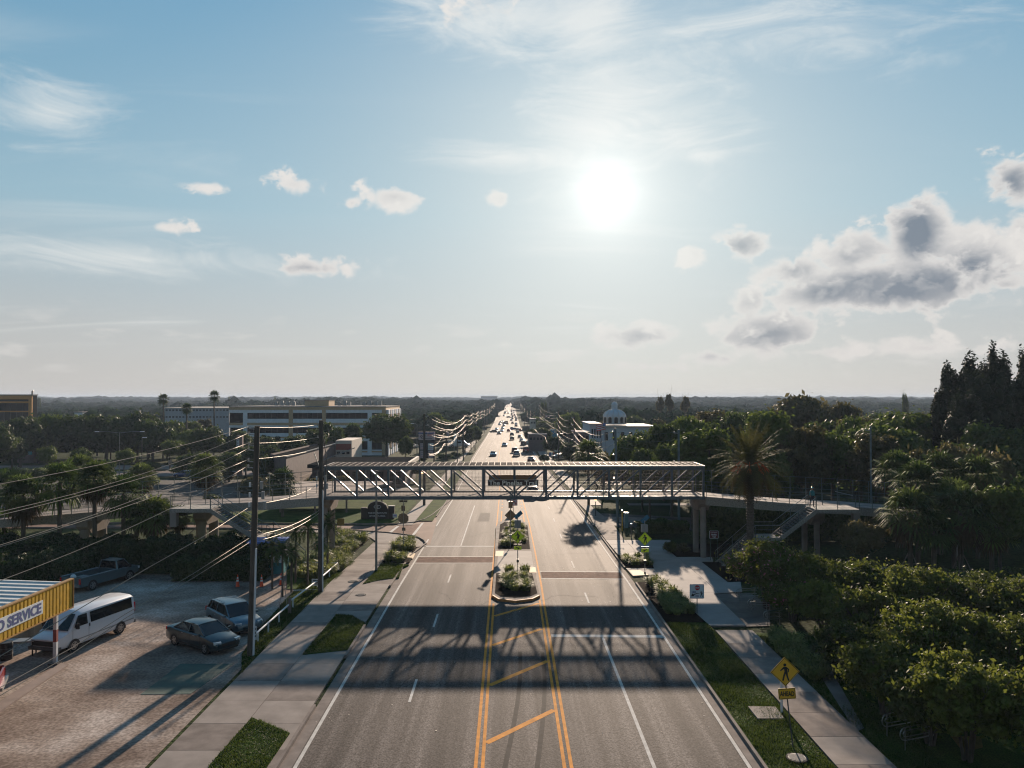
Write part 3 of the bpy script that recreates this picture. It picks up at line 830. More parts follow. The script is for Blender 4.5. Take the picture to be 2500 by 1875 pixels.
# --- rows of pavers in the crosswalks (joined: each is far smaller than can be picked apart)
def pavers(x0, x1, y0, y1, sk, name):
    V = []; Q = []; o = 0; nx = int((x1 - x0) / .21); ny = int((y1 - y0) / .105)
    for i in range(nx):
        for j in range(ny):
            if random.random() < .02: continue
            x = x0 + i * .21 + (.105 if j % 2 else 0); y = y0 + j * .105 + sk * (x - x0)
            if x + .2 > x1: continue
            z = prof(y) + RZ + .006 + random.uniform(0, .006)
            V += [(x, y, z), (x + .195, y, z), (x + .195, y + .09, z), (x, y + .09, z)]; Q.append([o, o + 1, o + 2, o + 3]); o += 4
    me = np_mesh(name, np.array(V), np.array(Q), [m_redbrick]); ob = link(name, me, road); ob['kind'] = 'stuff'
pavers(-8.0, -1.3, 70.2, 72.85, 0, 'crosswalk_brick')
pavers(2.75, 9.15, 63.7, 66.1, -.046, 'crosswalk_brick')
def gravel_bits():
    """pale grit and leaves lying along the right lanes"""
    r = np.random.default_rng(5); n = 420; V = []; Q = []; o = 0
    for k in range(n):
        if k < 300: x, y = r.uniform(2.8, 9.5), r.uniform(53, 84)
        else: x, y = r.uniform(-8.5, 9.5), r.uniform(33, 84)
        s = r.uniform(.015, .04); a = r.uniform(0, 3.14); z = prof(y) + RZ + .012
        for i in range(4): V.append((x + s * math.cos(a + i * 1.57), y + s * math.sin(a + i * 1.57) * 1.3, z + r.uniform(0, .02)))
        Q.append([o, o + 1, o + 2, o + 3]); o += 4
    ob = link('road_grit', np_mesh('road_grit', np.array(V), np.array(Q), [m_cream]))
    tag(ob, 'pale grit and dry leaf bits scattered over the lanes', None, None, 'stuff')
gravel_bits()
def cracks():
    rr = random.Random(9); mb = MB()
    def strip(x, y, a, n, st, w):
        for _ in range(n):
            a += rr.uniform(-.5, .5); x2, y2 = x + math.cos(a) * st, y + math.sin(a) * st
            nx, ny = -math.sin(a) * w, math.cos(a) * w; z1, z2 = prof(y) + RZ + .0045, prof(y2) + RZ + .0045
            mb.add([(x - nx, y - ny, z1), (x + nx, y + ny, z1), (x2 + nx, y2 + ny, z2), (x2 - nx, y2 - ny, z2)], [(0, 3, 2, 1)]); x, y = x2, y2
            if abs(x - .6) > 8: break
    for k in range(16): strip(rr.uniform(-7, 8), rr.uniform(30, 90), rr.choice([1.57, 1.57, 0, .8]), rr.randint(8, 22), .35, rr.uniform(.012, .022))
    for x in (-1.35, 2.75, -8.55, 9.0): strip(x, 28, 1.57, 0, .4, .015)
    o = mb.build('sealed_cracks', m_skid, road, fixn=False); o['kind'] = 'stuff'
m_skid = mat('tyre_mark', (.028, .025, .024), .85, 0, .08, noise=(3, .5, 6))
cracks()
m_patch = ground_mat('asphalt_patch', [(.045, .042, .04), (.06, .055, .052), (.08, .074, .07)], 2.0, .85, 6, (14, .4, .02), .05, None, (16, .5))
for q in ([(-3.6, 96), (-2.2, 96), (-2.2, 104), (-3.5, 104)],): mark('asphalt_patch', q, m_patch, RZ + .0035)

# --- kerbs
def kerb(name, pts, w=.16, h=.14, m=m_conc_old, parent=None, closed=False, dz=RZ):
    """kerb following a polyline; joints every few metres"""
    P2 = [Vector((p[0], p[1])) for p in pts]
    if closed: P2.append(P2[0])
    # subdivide
    Q = [P2[0]]
    for a, b in zip(P2[:-1], P2[1:]):
        k = max(1, int((b - a).length / 5)); Q += [a.lerp(b, i / k) for i in range(1, k + 1)]
    secs = []
    for i, p in enumerate(Q):
        d = (Q[min(i + 1, len(Q) - 1)] - Q[max(i - 1, 0)]).normalized()
        if closed and i in (0, len(Q) - 1): d = (Q[1] - Q[-2]).normalized()
        n = Vector((-d.y, d.x)) * w / 2; z = prof(p.y) + dz
        secs.append([(p.x - n.x, p.y - n.y, z - .05), (p.x + n.x, p.y + n.y, z - .05), (p.x + n.x * .9, p.y + n.y * .9, z + h), (p.x - n.x * .75, p.y - n.y * .75, z + h)])
    o = MB().loft(secs).build(name, m, parent)
    if parent is None: o['kind'] = 'structure'
    return o
EL, ER = 8.75, 9.75
kerb('kerb', [(-8.83, -60), (-8.83, 36.5)]) if False else None
# grass verge islands, driveways, pavements left of the road ---------------------------------
KX = -8.83
curl = pq((1040, 1329.5), (1036, 1322), (1022, 1314), (1003, 1309.5), (983, 1306.5), (943, 1302), (890, 1298.5), (835, 1296.5), (700, 1293), (560, 1291.5), (300, 1290), (60, 1290))
kerb('kerb', [(KX, -60), (KX, 37.0)]); kerb('kerb', [(KX, 44.0), (KX, 50.0)]); kerb('kerb', [(KX, 60.5), (KX, 69.8)]); 
kerb('kerb', [(KX, 73.2), curl[0]] + curl[1:])
lot = sheet('gravel_lot', [(-60, 20), (-13.9, 20), (-13.9, 68), (-20, 68.5), (-60, 68.5)], m_gravel, .02)
walkL = paved('pavement', [(-13.75, -20), (-8.93, -20), (-8.93, 80.5), (-13.4, 80.5), (-13.6, 62)], 2.62, [-11.3], [m_conc, m_conc, m_conc_old], .10)
def isl(name, px, m=m_grass, dz=.135): return sheet(name, pq(*px), m, dz, .1)
g1 = isl('grass_verge', [(500, 1900), (512, 1875), (614.6, 1759), (640, 1768), (708, 1797), (655, 1875), (640, 1900)])
g2_ = isl('grass_verge', [(738.6, 1603.7), (821.5, 1504), (860, 1508), (891, 1526), (850, 1591.7)])
g3 = isl('grass_verge', [(886, 1429.5), (915, 1400), (931, 1380), (950, 1377), (998, 1383), (982, 1390), (974, 1413.8), (930, 1419)])
p_a = isl('planting_bed', [(954, 1347.5), (980, 1322), (1000, 1318), (1012, 1328), (1016, 1338), (1010, 1349.5)], m_mulch)
p_b = isl('planting_bed', [(931.5, 1377), (951, 1359.6), (1006, 1365.4), (999, 1377)], m_mulch, .14)
p_c = isl('planting_bed', [(800, 1299.5), (832, 1303), (904, 1314), (850, 1362.6), (826, 1385), (780, 1380)], m_mulch, .07)
sheet('grass_strip', pq((590, 1650), (665, 1560), (700, 1529), (760, 1478), (790, 1447), (867, 1374), (826, 1362), (760, 1400), (640, 1530), (590, 1600)), m_grass, .05)
sheet('grass_strip', pq((700, 1345), (800, 1345), (850, 1362), (826, 1400), (760, 1440), (700, 1440)), m_grass, .055)
m_tact = mat('tactile_paving', (.50, .36, .20), .8, noise=(8, .15, 3))
for q in (((992, 1366), (1008, 1367), (1014, 1354), (999, 1352)),): sheet('tactile_paving', pq(*q), m_tact, .118, .03, parent=walkL)
# plaza left, towards the side street
sheet('pavement_apron', pq((835, 1297.5), (943, 1303), (983, 1307.5), (1003, 1311), (1030, 1322), (1032, 1335), (1000, 1360), (905, 1400), (880, 1400), (790, 1447), (900, 1320), (830, 1302)), m_conc, .085) if False else None
apron = sheet('pavement_apron', pq((700, 1295), (835, 1297.5), (943, 1303), (983, 1308), (1022, 1318), (1034, 1330), (1040, 1334), (954, 1347.5), (904, 1314), (832, 1303), (700, 1300)), m_conc, .085)
# side street
ss = sheet('side_street', pq((1050, 1331), (1040, 1329.5), (1022, 1314), (983, 1306.5), (943, 1302), (835, 1296.5), (560, 1291.5), (-150, 1290), (-150, 1281), (560, 1282), (835, 1284.5), (960, 1284), (1010, 1276), (1040, 1266), (1060, 1251), (1075, 1241)), m_brickpave, RZ + .002)
sheet('brick_crosswalk', pq((953, 1305), (1003, 1313), (1031, 1279), (975, 1286)), m_redbrick, RZ + .008, parent=road)
for q in (((944, 1304), (951, 1305.3), (975, 1285.3), (969, 1285.5)), ((1000, 1313), (1007, 1314), (1035, 1276.8), (1029, 1278))): sheet('crosswalk_line', pq(*q), m_white, RZ + .013, parent=road)
far_k = pq((1112, 1211), (1090, 1231), (1075, 1243), (1055, 1259), (1035, 1270), (1010, 1277), (971, 1281), (835, 1281.5), (560, 1279), (-100, 1278))
kerb('kerb', far_k)
# beyond the side street: pavement, lawns
ribbon('pavement', lambda y: cen(y) - 13.3, lambda y: cen(y) - 11.6, 93, 420, m_conc, .09, thick=.15)
ribbon('grass_verge', lambda y: cen(y) - 11.55, lambda y: cen(y) - 9.5, 96, 175, m_grass, .12)
kerb('kerb', [(cen(y) - 9.42, y) for y in (100, 120, 150, 178)])
lawn = sheet('lawn', pq((-100, 1277.5), (560, 1278.5), (835, 1281), (962, 1280.5), (1018, 1228), (1010, 1222), (900, 1215), (700, 1240), (560, 1255), (300, 1262), (-100, 1262)), m_grass, .06)
car_park = sheet('car_park', [(-95, 108), (-28, 108), (-28, 132), (-40, 132), (-40, 154), (-110, 154)], m_asphalt2, .05)
back_road = sheet('back_road', [(-160, 163), (-58, 163), (-46, 172), (-46, 178), (-160, 175)], m_conc_old, .06)
back_road2 = sheet('back_road', [(-190, 182), (-70, 182), (-60, 196), (-190, 193)], m_conc, .06)
sheet('forecourt', [(-33, 122), (-16, 118), (-15, 138), (-33, 138)], m_conc, .055)
for k in range(8):
    y = 140 + k * 0
    mark2 = sheet('bay_line', [(-92 + k * 5.2, 146), (-91.88 + k * 5.2, 146), (-91.88 + k * 5.2, 151.5), (-92 + k * 5.2, 151.5)], m_white, .056, parent=car_park)
for k in range(9):
    sheet('bay_line', [(-72 + k * 4.6, 125), (-71.88 + k * 4.6, 125), (-71.88 + k * 4.6, 130), (-72 + k * 4.6, 130)], m_white, .056, parent=car_park)
# --- right side
kerb('kerb', [(9.83, -60), (9.83, 61.5)])
kerb('kerb', [(9.83, 67.4), (9.83, 80)]); kerb('kerb', [(9.83, 80), (9.83, 84.5)])
kerb('kerb', [(cen(y) + 9.25, y) for y in (92, 120, 150, 200, 225, 300, 420)])
sheet('grass_verge', [(9.93, -20), (12.55, -20), (12.5, 40), (12.55, 50.5), (9.93, 50.5)], m_grass, .10, .1)
sheet('planting_bed', [(9.93, 50.5), (12.55, 50.5), (12.1, 58), (12.05, 61.8), (9.93, 61.8)], m_mulch, .10, .1)
walkR = paved('pavement', [(12.6, -20), (14.85, -20), (14.85, 48.9), (12.62, 48.9)], 2.55, [], [m_conc_old, m_conc_old, m_conc], .10)
plaza_px = [(1742, 1531), (1733, 1531), (1660, 1466), (1640, 1447), (1597, 1406), (1545, 1409), (1528, 1390), (1597, 1390.5), (1585, 1362), (1509, 1357), (1479, 1321), (1635.5, 1320.9), (1643.6, 1329), (1623, 1338.5), (1651.8, 1362.9), (1738, 1363), (1741, 1373.5), (1711.5, 1373.9), (1776.8, 1425), (1808, 1424), (1812, 1448), (1742, 1452.6), (1822, 1531)]
plaza = paved('plaza', pq(*plaza_px[1:]), 4.2, [12.0, 15.3], [m_conc_new], .11)
sheet('tactile_paving', pq((1536, 1396), (1563, 1395.5), (1583, 1407), (1546, 1409)), m_tact, .118, .03, parent=plaza)
bedR = sheet('planting_bed', pq((1509, 1358), (1583, 1363), (1596, 1389), (1527, 1389)), m_mulch, .13, .1)
walkR2 = sheet('brick_path', pq((1479, 1320.5), (1448, 1279), (1440, 1262), (1432, 1250), (1404, 1222), (1430, 1222), (1450, 1244), (1474, 1262), (1500, 1286), (1524, 1320.5)), m_conc_old, .11, .12)
ribbon('pavement', lambda y: cen(y) + 10.2, lambda y: cen(y) + 12.6, 112, 420, m_conc, .09, thick=.15)
sheet('planting_bed', pq((1712, 1374.5), (1790, 1374), (1840, 1424), (1808, 1423.5), (1777, 1425)), m_mulch, .08)
sheet('planting_bed', pq((1652, 1362.5), (1624, 1338.5), (1645, 1329), (1780, 1330), (1800, 1361), (1738, 1362.5)), m_mulch, .07)
driveway = sheet('side_drive', pq((1440, 1262), (1470, 1254), (1560, 1258), (1640, 1262), (1750, 1268), (1900, 1290), (1900, 1310), (1700, 1296), (1600, 1294), (1520, 1286), (1500, 1284)), m_asphalt2, .05)
sandy = sheet('sandy_track', pq((1475, 1262), (1560, 1264), (1640, 1270), (1632, 1284), (1610, 1291), (1540, 1277), (1485, 1274)), m_conc_old, .054)
far_lot = sheet('far_car_park', [(17, 112), (34, 112), (34, 114.5), (17, 114.5)], m_conc_dk, .05)
sheet('brick_patio', pq((1822, 1532), (1742, 1453), (1830, 1449), (1880, 1480), (1880, 1530)), m_conc_dk, .06)
lower_walk = sheet('lower_path', pq((1990, 1640), (2010, 1711), (2200, 1875), (2260, 1900), (2330, 1875), (2240, 1800), (2120, 1700), (2040, 1600)), m_conc_dk, .04) if False else None
back_walk = sheet('trail_path', pq((2150, 1385), (2260, 1392), (2380, 1402), (2620, 1412), (2620, 1430), (2400, 1416), (2260, 1404), (2150, 1398)), m_conc_new, .06)
carpark_r = sheet('car_park', [(22.5, 30), (60, 30), (60, 41), (22.5, 41)], m_asphalt2, .05)
sheet('dry_grass_patch', pq((2320, 1798), (2395, 1798), (2400, 1826), (2352, 1838)), mat('dry_grass', (.14, .10, .03), .95, 0, .03, noise=(3, .3, 6)), .02)
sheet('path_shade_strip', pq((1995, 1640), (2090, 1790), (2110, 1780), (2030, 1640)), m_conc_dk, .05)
# --- utility slabs
def cover(px, py, r, label, m=m_darkgrey, sq=False):
    p = G(px, py); mb = MB()
    e = empty('manhole_cover' if not sq else 'utility_cover', (p.x, p.y, p.z + (.15 if px > 1500 else .10)), 0, label, 'manhole cover')
    MB().cyl((0, 0, 0), r, .02, 24).build('rim', mat('rim_concrete', (.09, .08, .07), .9, 0, .02), e)
    MB().cyl((0, 0, .02), r * .82, .008, 20).build('lid', m, e)
    g = MB()
    for k in range(-3, 4): g.box(-r * .7, r * .7, k * r * .2 - .015, k * r * .2 + .015, .028, .036)
    g.build('ribs', m_darkgrey, e)
    return e
cover(861, 1423, .38, 'round manhole cover in the left pavement nearest the lamp pole')
cover(881, 1456, .38, 'round manhole cover in the left driveway slabs, nearer the camera')
o = cover(1946, 1860, .42, 'round storm drain grate in the right verge at the bottom edge of the photo'); 
def slab_thing(name, px, m, label, cat, dz=.17, th=.12):
    poly = pq(*px); mb = MB(); z = prof(poly[0][1]) + dz
    n = len(poly); mb.prism(poly, z - th, z)
    return tag(mb.build(name, m), label, cat)
slab_thing('concrete_pad', [(1826, 1733), (1893, 1734), (1915, 1763), (1850, 1763)], m_conc, 'pale concrete utility pad let into the right grass verge', 'concrete pad')
slab_thing('green_pad', [(343, 1697), (466, 1695), (569.6, 1622), (441, 1622)], mat('green_tarmac', (.03, .075, .06), .8, noise=(1.5, .3, 8)), 'dark green flat rectangular pad on the gravel lot', 'ground pad', .035, .03)
slab_thing('lot_kerb_strip', [(-10, 1722), (150, 1622), (165, 1628), (-10, 1748)], m_brownwall2, 'low brown concrete strip under the yellow awning post', 'concrete strip', .10, .1)

# --- median island
isle_px = [(1211, 1290), (1216.4, 1278.8), (1228.6, 1274.5), (1252, 1273.5), (1277, 1276), (1290, 1283), (1298, 1345), (1303, 1387), (1318, 1457.8), (1300, 1466), (1258.5, 1471), (1218, 1467), (1201.5, 1457.8), (1206, 1400)]
isle = pq(*isle_px)
island = sheet('median_island', isle, m_conc_old, RZ + .13, .15)
def inset(poly, d):
    c = Vector((sum(p[0] for p in poly) / len(poly), sum(p[1] for p in poly) / len(poly)))
    return [tuple(Vector(p) + (c - Vector(p)).normalized() * d) for p in poly]
bed1 = sheet('planting_bed', pq((1211.5, 1404.5), (1299, 1404.5), (1312, 1454), (1296, 1461), (1258, 1465), (1222, 1462), (1208.5, 1454)), m_mulch, RZ + .14)
bed2 = sheet('planting_bed', pq((1215.5, 1345), (1294, 1345), (1288, 1287), (1275, 1279.5), (1252, 1277.3), (1231, 1278.5), (1221, 1284)), m_mulch, RZ + .14)
sheet('refuge_slab', pq((1212, 1403), (1305, 1403), (1297, 1349.5), (1216.5, 1349.5)), m_conc_new, RZ + .139, .02, parent=island)
for q in (((1210.5, 1349.5), (1230, 1349.5), (1228, 1363), (1209, 1363)), ((1290, 1389.5), (1307, 1389.5), (1310, 1403), (1291, 1403))): sheet('tactile_paving', pq(*q), m_tact, RZ + .147, .01, parent=island)
m_ykerb = mat('yellow_kerb', (.45, .17, .04), .7, noise=(4, .3, 5))
kerb('nose_kerb', pq((1202.5, 1459), (1218, 1468.5), (1258.5, 1472.5), (1300, 1467.5), (1317, 1459)), .14, .16, m_ykerb, island)
m_skid = mat('tyre_mark', (.028, .025, .024), .85, 0, .08, noise=(3, .5, 6))
for ox in (0, 1.55):
    pts = [(-.3 + ox * .8 + .9 * math.sin((y - 30) * .11), y) for y in np.arange(30, 45.1, 1.0)]
    for (x0, y0), (x1, y1) in zip(pts[:-1], pts[1:]): mark('tyre_mark', [(x0, y0), (x0 + .2, y0), (x1 + .2, y1), (x1, y1)], m_skid, RZ + .0025)

# ================================================================== FOOTBRIDGE
BY0, BY1 = 71.0, 75.2           # near and far truss planes
BX = [-16.1 + 2.788 * i for i in range(13)]
ZB, ZT = 5.2, 8.18
bridge = empty('footbridge', (0, 0, 0), 0, 'steel truss footbridge with a mesh roof crossing over the road', 'footbridge')
mid = 6
for ti, Y in enumerate((BY0 + .1, BY1 - .1)):
    MB().box(BX[0] - .1, BX[-1] + .1, Y - .11, Y + .11, ZB, ZB + .30).build('bottom_chord', m_steel, bridge)
    MB().box(BX[0] - .1, BX[-1] + .1, Y - .11, Y + .11, ZT - .36, ZT - .08).build('top_chord', m_steel, bridge)
    for x in BX: MB().box(x - .09, x + .09, Y - .085, Y + .085, ZB + .30, ZT - .36).build('truss_post', m_steel, bridge)
    for i in range(12):
        a, b = (BX[i], BX[i + 1]) if i < mid else (BX[i + 1], BX[i])
        s = 1 if i < mid else -1
        MB().bar((a + .12 * s, Y, ZT - .40), (b - .14 * s, Y, ZB + .32), .15, .13).build('truss_diagonal', m_steel, bridge)
    yo = Y + (.16 if ti == 0 else -.16)
    for k, h in enumerate((1.30, 1.03)):
        MB().tube([(BX[0], yo, 5.42 + h), (BX[-1], yo, 5.42 + h)], .025, 6).build('handrail', m_hrail, bridge)
    for h in (.16, .5): MB().tube([(BX[0], yo, 5.42 + h), (BX[-1], yo, 5.42 + h)], .012, 5).build('rail_wire', m_rail, bridge)
deckb = MB().box(BX[0] - .08, BX[-1] + .08, BY0 + .24, BY1 - .24, 5.18, 5.42).build('deck', m_deck, bridge)
for ti, Y in enumerate((BY0 + .27, BY1 - .29)): MB().box(BX[0], BX[-1], Y - .03, Y + .05, 5.424, 5.50).build('toe_kerb', m_conc, bridge)
# roof: cross bars, edge trim and wire mesh
for i, x in enumerate(BX):
    MB().box(x - .06, x + .06, BY0 + .22, BY1 - .22, ZT - .34, ZT - .2).build('roof_beam', m_steel, bridge)
    MB().box(x - .06, x + .06, BY0 + .22, BY1 - .22, ZB + .02, ZB - .16 + .12).build('floor_beam', m_steel, bridge) if False else None
for Y in (BY0 + .02, BY1 - .08): MB().box(BX[0] - .12, BX[-1] + .12, Y - .05, Y + .09, ZT - .075, ZT).build('roof_edge', mat('roof_trim', (.30, .28, .26), .6, .3), bridge)
for x in (BX[0] - .1, BX[-1] + .1): MB().box(x - .06, x + .06, BY0 + .12, BY1 - .18, ZT - .074, ZT - .002).build('roof_edge', MATS['roof_trim'], bridge)
def mesh_panel(name, x0, x1, y0, y1, z, dx, dy, t, parent, m):
    mb = MB(); x = x0
    while x <= x1: mb.box(x - t / 2, x + t / 2, y0, y1, z, z + t * 2.0); x += dx
    y = y0
    while y <= y1: mb.box(x0, x1, y - t / 2, y + t / 2, z + t * 2.0 + .001, z + t * 3.4); y += dy
    o = mb.build(name, m, parent, fixn=False); o['kind'] = 'stuff'; return o
m_mesh = mat('roof_mesh_wire', (.16, .13, .12), .7, .3)
mesh_panel('roof_mesh', BX[0], BX[-1], BY0 + .1, BY1 - .12, ZT - .06, .125, .125, .012, bridge, m_mesh)
x = BX[0] + .35
while x < BX[-1]:
    MB().box(x - .02, x + .02, BY0 + .1, BY1 - .1, ZT - .02, ZT + .03).build('roof_rib', m_mesh, bridge); x += .56
def side_mesh(Y):
    mb = MB(); t = .008; x = BX[0]
    while x < BX[-1]: mb.box(x - t / 2, x + t / 2, Y - t / 2, Y + t / 2, 5.5, ZT - .4); x += .13
    z = 5.55
    while z < ZT - .4: mb.box(BX[0], BX[-1], Y + t / 2 + .001, Y + t * 1.5, z - t / 2, z + t / 2); z += .13
    o = mb.build('side_mesh', m_mesh, bridge, fixn=False); o['kind'] = 'stuff'
side_mesh(BY1 - .25); side_mesh(BY0 + .25)
MB().loft([[(2.55 + .5 * k, BY0 + .02 + j, z) for j, z in ((0, ZB + .02), (.2, ZB + .02), (.2, ZB + .0 - dz), (0, ZB + .0 - dz))] for k, dz in ((-.5, .01), (.1, .12), (.6, .16), (1.2, .16), (1.7, .12), (2.3, .01))]).build('gusset_cover', m_steel, bridge)
# name boards on both faces
def bsign(Y, face, mback):
    e = MB().box(-1.74, 2.72, Y, Y + .05, 6.42, 6.97).build('name_board', mback, bridge)
    return e
sg = bsign(BY0 - .09, -1, m_sgnbrown)
m_letc = mat('cream_lettering', (.82, .76, .66), .6)
letters('The Pinellas Trail', 4.25, .40, m_letc, sg, (.49, BY0 - .095, 6.69), bold=.005)
for z in (6.43, 6.95): MB().box(-1.73, 2.71, BY0 - .10, BY0 - .091, z - .012, z + .012).build('border_line', m_letc, sg)
for x in (-1.72, 2.70): MB().box(x - .012, x + .012, BY0 - .10, BY0 - .091, 6.44, 6.94).build('border_line', m_letc, sg)
bsign(BY1 + .05, 1, m_ochre)
def clight(x, z, Y):
    e = empty('bridge_lamp', (x, Y, z), 0, 'small box lamp fixed under the footbridge roof near the left end' if x < 0 else 'lamp', 'lamp')
    return e
# end portals
for x in (BX[0], BX[-1]):
    MB().box(x - .08, x + .08, BY0 + .22, BY1 - .22, ZT - .6, ZT - .42).build('portal_beam', m_steel, bridge)
# concrete bents
def bent(X, ytop, y0, y1, name='bent', w=.26, capx=None, zc=None, d=1):
    zc = zc or ZB
    e = empty('concrete_pier', (X, (y0 + y1) / 2, prof(y0)), 0)
    for y in (y0, y1): 
        o = MB().cyl((0, y - (y0 + y1) / 2, -.3), w, zc - .8 - prof(y0) + .3, 20).build('column', m_conc, e, True)
    cy = (y0 + y1) / 2
    pr = [(y0 - cy - .55, 0), (y0 - cy - .55, -.5), (y0 - cy + .2, -1.15), (y1 - cy - .2, -1.15), (y1 - cy + .55, -.5), (y1 - cy + .55, 0)]
    mb = MB(); z0 = zc - prof(y0)
    secs = [[(x, yy, z0 + zz) for yy, zz in pr] for x in (-.5, .5)]
    mb.loft(secs).build('pier_cap', m_conc, e)
    return e
e = bent(17.6, 0, 72.2, 75.1); tag(e, 'concrete two-column pier under the right end of the truss span', 'bridge pier', 'piers of the footbridge')
e = bent(-16.35, 0, 72.2, 75.1); tag(e, 'concrete two-column pier under the left end of the truss span', 'bridge pier', 'piers of the footbridge')
# ramps
def rampz(x):
    if x > 17.5: return float(np.interp(x, [17.5, 26, 28.6, 46], [5.40, 4.72, 4.66, 3.4]))
    return float(np.interp(-x, [16, 22.6, 28.5, 46, 60], [5.40, 4.92, 4.72, 3.35, 2.3]))
m_fascia = mat('exposed_concrete', (.27, .25, .22), .9, noise=(9, .35, 4), bump=(30, .5, .02))
def ramp(name, xs, label):
    e = empty(name, (xs[0], 73, rampz(xs[0])), 0, label, 'bridge ramp'); ox = xs[0]; oz = rampz(xs[0])
    def LZ(x): return rampz(x) - oz
    secs = []
    for x in xs: z = LZ(x); secs.append([(x - ox, -2.0, z - .7), (x - ox, 2.1, z - .7), (x - ox, 2.1, z), (x - ox, -2.0, z)])
    MB().loft(secs).build('beam', m_fascia, e)
    secs = [[(x - ox, -1.9, LZ(x) + .004), (x - ox, 2.0, LZ(x) + .004), (x - ox, 2.0, LZ(x) + .03), (x - ox, -1.9, LZ(x) + .03)] for x in xs]
    MB().loft(secs).build('deck', m_deck, e)
    for side, Y in (('near', -1.93), ('far', 2.03)):
        skip = []
        for h in (1.05, .75, .45, .2):
            MB().tube([(x - ox, Y, LZ(x) + h) for x in xs], .022 if h > .9 else .012, 5).build('rail', m_rail, e)
        if side == 'far':
            MB().tube([(x - ox, Y, LZ(x) + 2.1) for x in xs], .02, 5).build('rail', m_rail, e)
            MB().tube([(x - ox, Y, LZ(x) + 1.6) for x in xs], .012, 5).build('rail', m_rail, e)
        L0 = abs(xs[-1] - xs[0]); n = int(L0 / 1.45)
        for k in range(n + 1):
            x = xs[0] + (xs[-1] - xs[0]) * k / n; hh = 1.05 if side == 'near' else 2.1
            MB().box(x - ox - .025, x - ox + .025, Y - .025, Y + .025, LZ(x) - .05, LZ(x) + hh).build('rail_post', m_rail, e)
    return e
ramp('approach_ramp', list(np.linspace(17.6, 50, 14)), 'concrete approach ramp with wire railings on the right of the footbridge')
ramp('approach_ramp', list(np.linspace(-16.3, -62, 18)), 'concrete approach ramp with wire railings on the left of the footbridge')
for X, lab in ((27.6, 'concrete pier carrying the right ramp at the head of the stairs'), (40, 'concrete pier under the far right end of the right ramp')):
    e = bent(X, 0, 71.6, 74.6, zc=rampz(X) - .7); tag(e, lab, 'bridge pier', 'piers of the footbridge')
for X, lab in ((-27.2, 'concrete pier carrying the left ramp at the head of the stairs'), (-37.5, 'concrete pier under the left ramp among the cabbage palms'), (-48, 'concrete pier under the low left end of the left ramp')):
    e = bent(X, 0, 71.6, 74.6, zc=rampz(X) - .7, w=.42); tag(e, lab, 'bridge pier', 'piers of the footbridge')
# stairs
def stairs(X0, X1, ztop, zland, xl0, xl1, zbot, label, s):
    """from the head (X0) down through a landing xl0..xl1 to the foot X1; s = direction of descent in x"""
    Y0, Y1 = 68.3, 70.2
    e = empty('staircase', (X1, (Y0 + Y1) / 2, zbot), 0, label, 'staircase'); ox, oy, oz = X1, (Y0 + Y1) / 2, zbot
    def flight(xa, za, xb, zb):
        n = max(3, int(round((za - zb) / .17)))
        for k in range(n):
            x = xa + (xb - xa) * (k + .5) / n; z = za - (za - zb) * (k + 1) / n
            hw = abs(xb - xa) / n * .62
            MB().box(x - ox - hw, x - ox + hw, Y0 - oy + .1, Y1 - oy - .1, z - oz - .05, z - oz + .04).build('tread', m_conc_dk, e)
        for Y in (Y0, Y1):
            MB().bar((xa - ox, Y - oy, za - oz - .12), (xb - ox, Y - oy, zb - oz - .12), .1, .34).build('stringer', m_fascia, e)
    flight(X0, ztop, xl0, zland); flight(xl1, zland, X1, zbot)
    MB().box(min(xl0, xl1) - ox, max(xl0, xl1) - ox, Y0 - oy, Y1 - oy, zland - oz - .28, zland - oz).build('landing', m_fascia, e)
    pl = [(X0, ztop), (xl0, zland), (xl1, zland), (X1, zbot)]
    for Y in (Y0, Y1):
        for h, r in ((1.05, .028), (.7, .012), (.35, .012)):
            MB().tube([(x - ox, Y - oy, z - oz + h) for x, z in pl], r, 5).build('rail', m_pipe if h > 1 else m_rail, e)
        for (xa, za), (xb, zb) in zip(pl[:-1], pl[1:]):
            n = max(1, int(abs(xb - xa) / 1.3))
            for k in range(n + 1):
                x, z = xa + (xb - xa) * k / n, za + (zb - za) * k / n
                MB().box(x - ox - .022, x - ox + .022, Y - oy - .022, Y - oy + .022, z - oz - .1, z - oz + 1.05).build('rail_post', m_rail, e)
    return e
stairs(26.3, 18.2, 4.66, 2.3, 23.2, 21.1, prof(69), 'concrete staircase with pipe rails coming down from the right ramp behind the palm', -1)
stairs(-25.2, -17.6, 4.75, 2.4, -21.4, -20.4, prof(69), 'concrete staircase with pipe rails coming down from the left ramp behind the utility pole', 1)
for X0, X1, lab in ((26.2, 30.0, 'stair landing platform on the near side of the right ramp'), (-28.6, -25.1, 'stair landing platform on the near side of the left ramp')):
    z = rampz((X0 + X1) / 2)
    e = empty('landing_platform', ((X0 + X1) / 2, 69.4, z), 0, lab, 'stair landing'); w = (X1 - X0) / 2
    MB().box(-w, w, -1.2, 1.55, -.3, .02).build('slab', m_fascia, e)
    MB().box((w - .55) if X0 > 0 else -w, w if X0 > 0 else -w + .55, -1.15, -.6, -1.5, -.302).build('support', m_conc, e)
    for x in (-w + .05, w - .05, 0): MB().box(x - .025, x + .025, -1.17, -1.12, .02, 1.1).build('rail_post', m_rail, e)
    for h in (1.08, .75, .4): MB().tube([(-w, -1.14, h), (w, -1.14, h)], .024 if h > 1 else .012, 5).build('rail', m_rail, e)
    if X0 > 0: MB().tube([(-.2, -1.1, 1.55), (1.1, -1.6, 1.25)], .03, 5).build('handrail', m_pipe, e)
    else: MB().tube([(-.9, -1.3, 1.25), (.4, -.9, 1.55)], .03, 5).build('handrail', m_pipe, e)
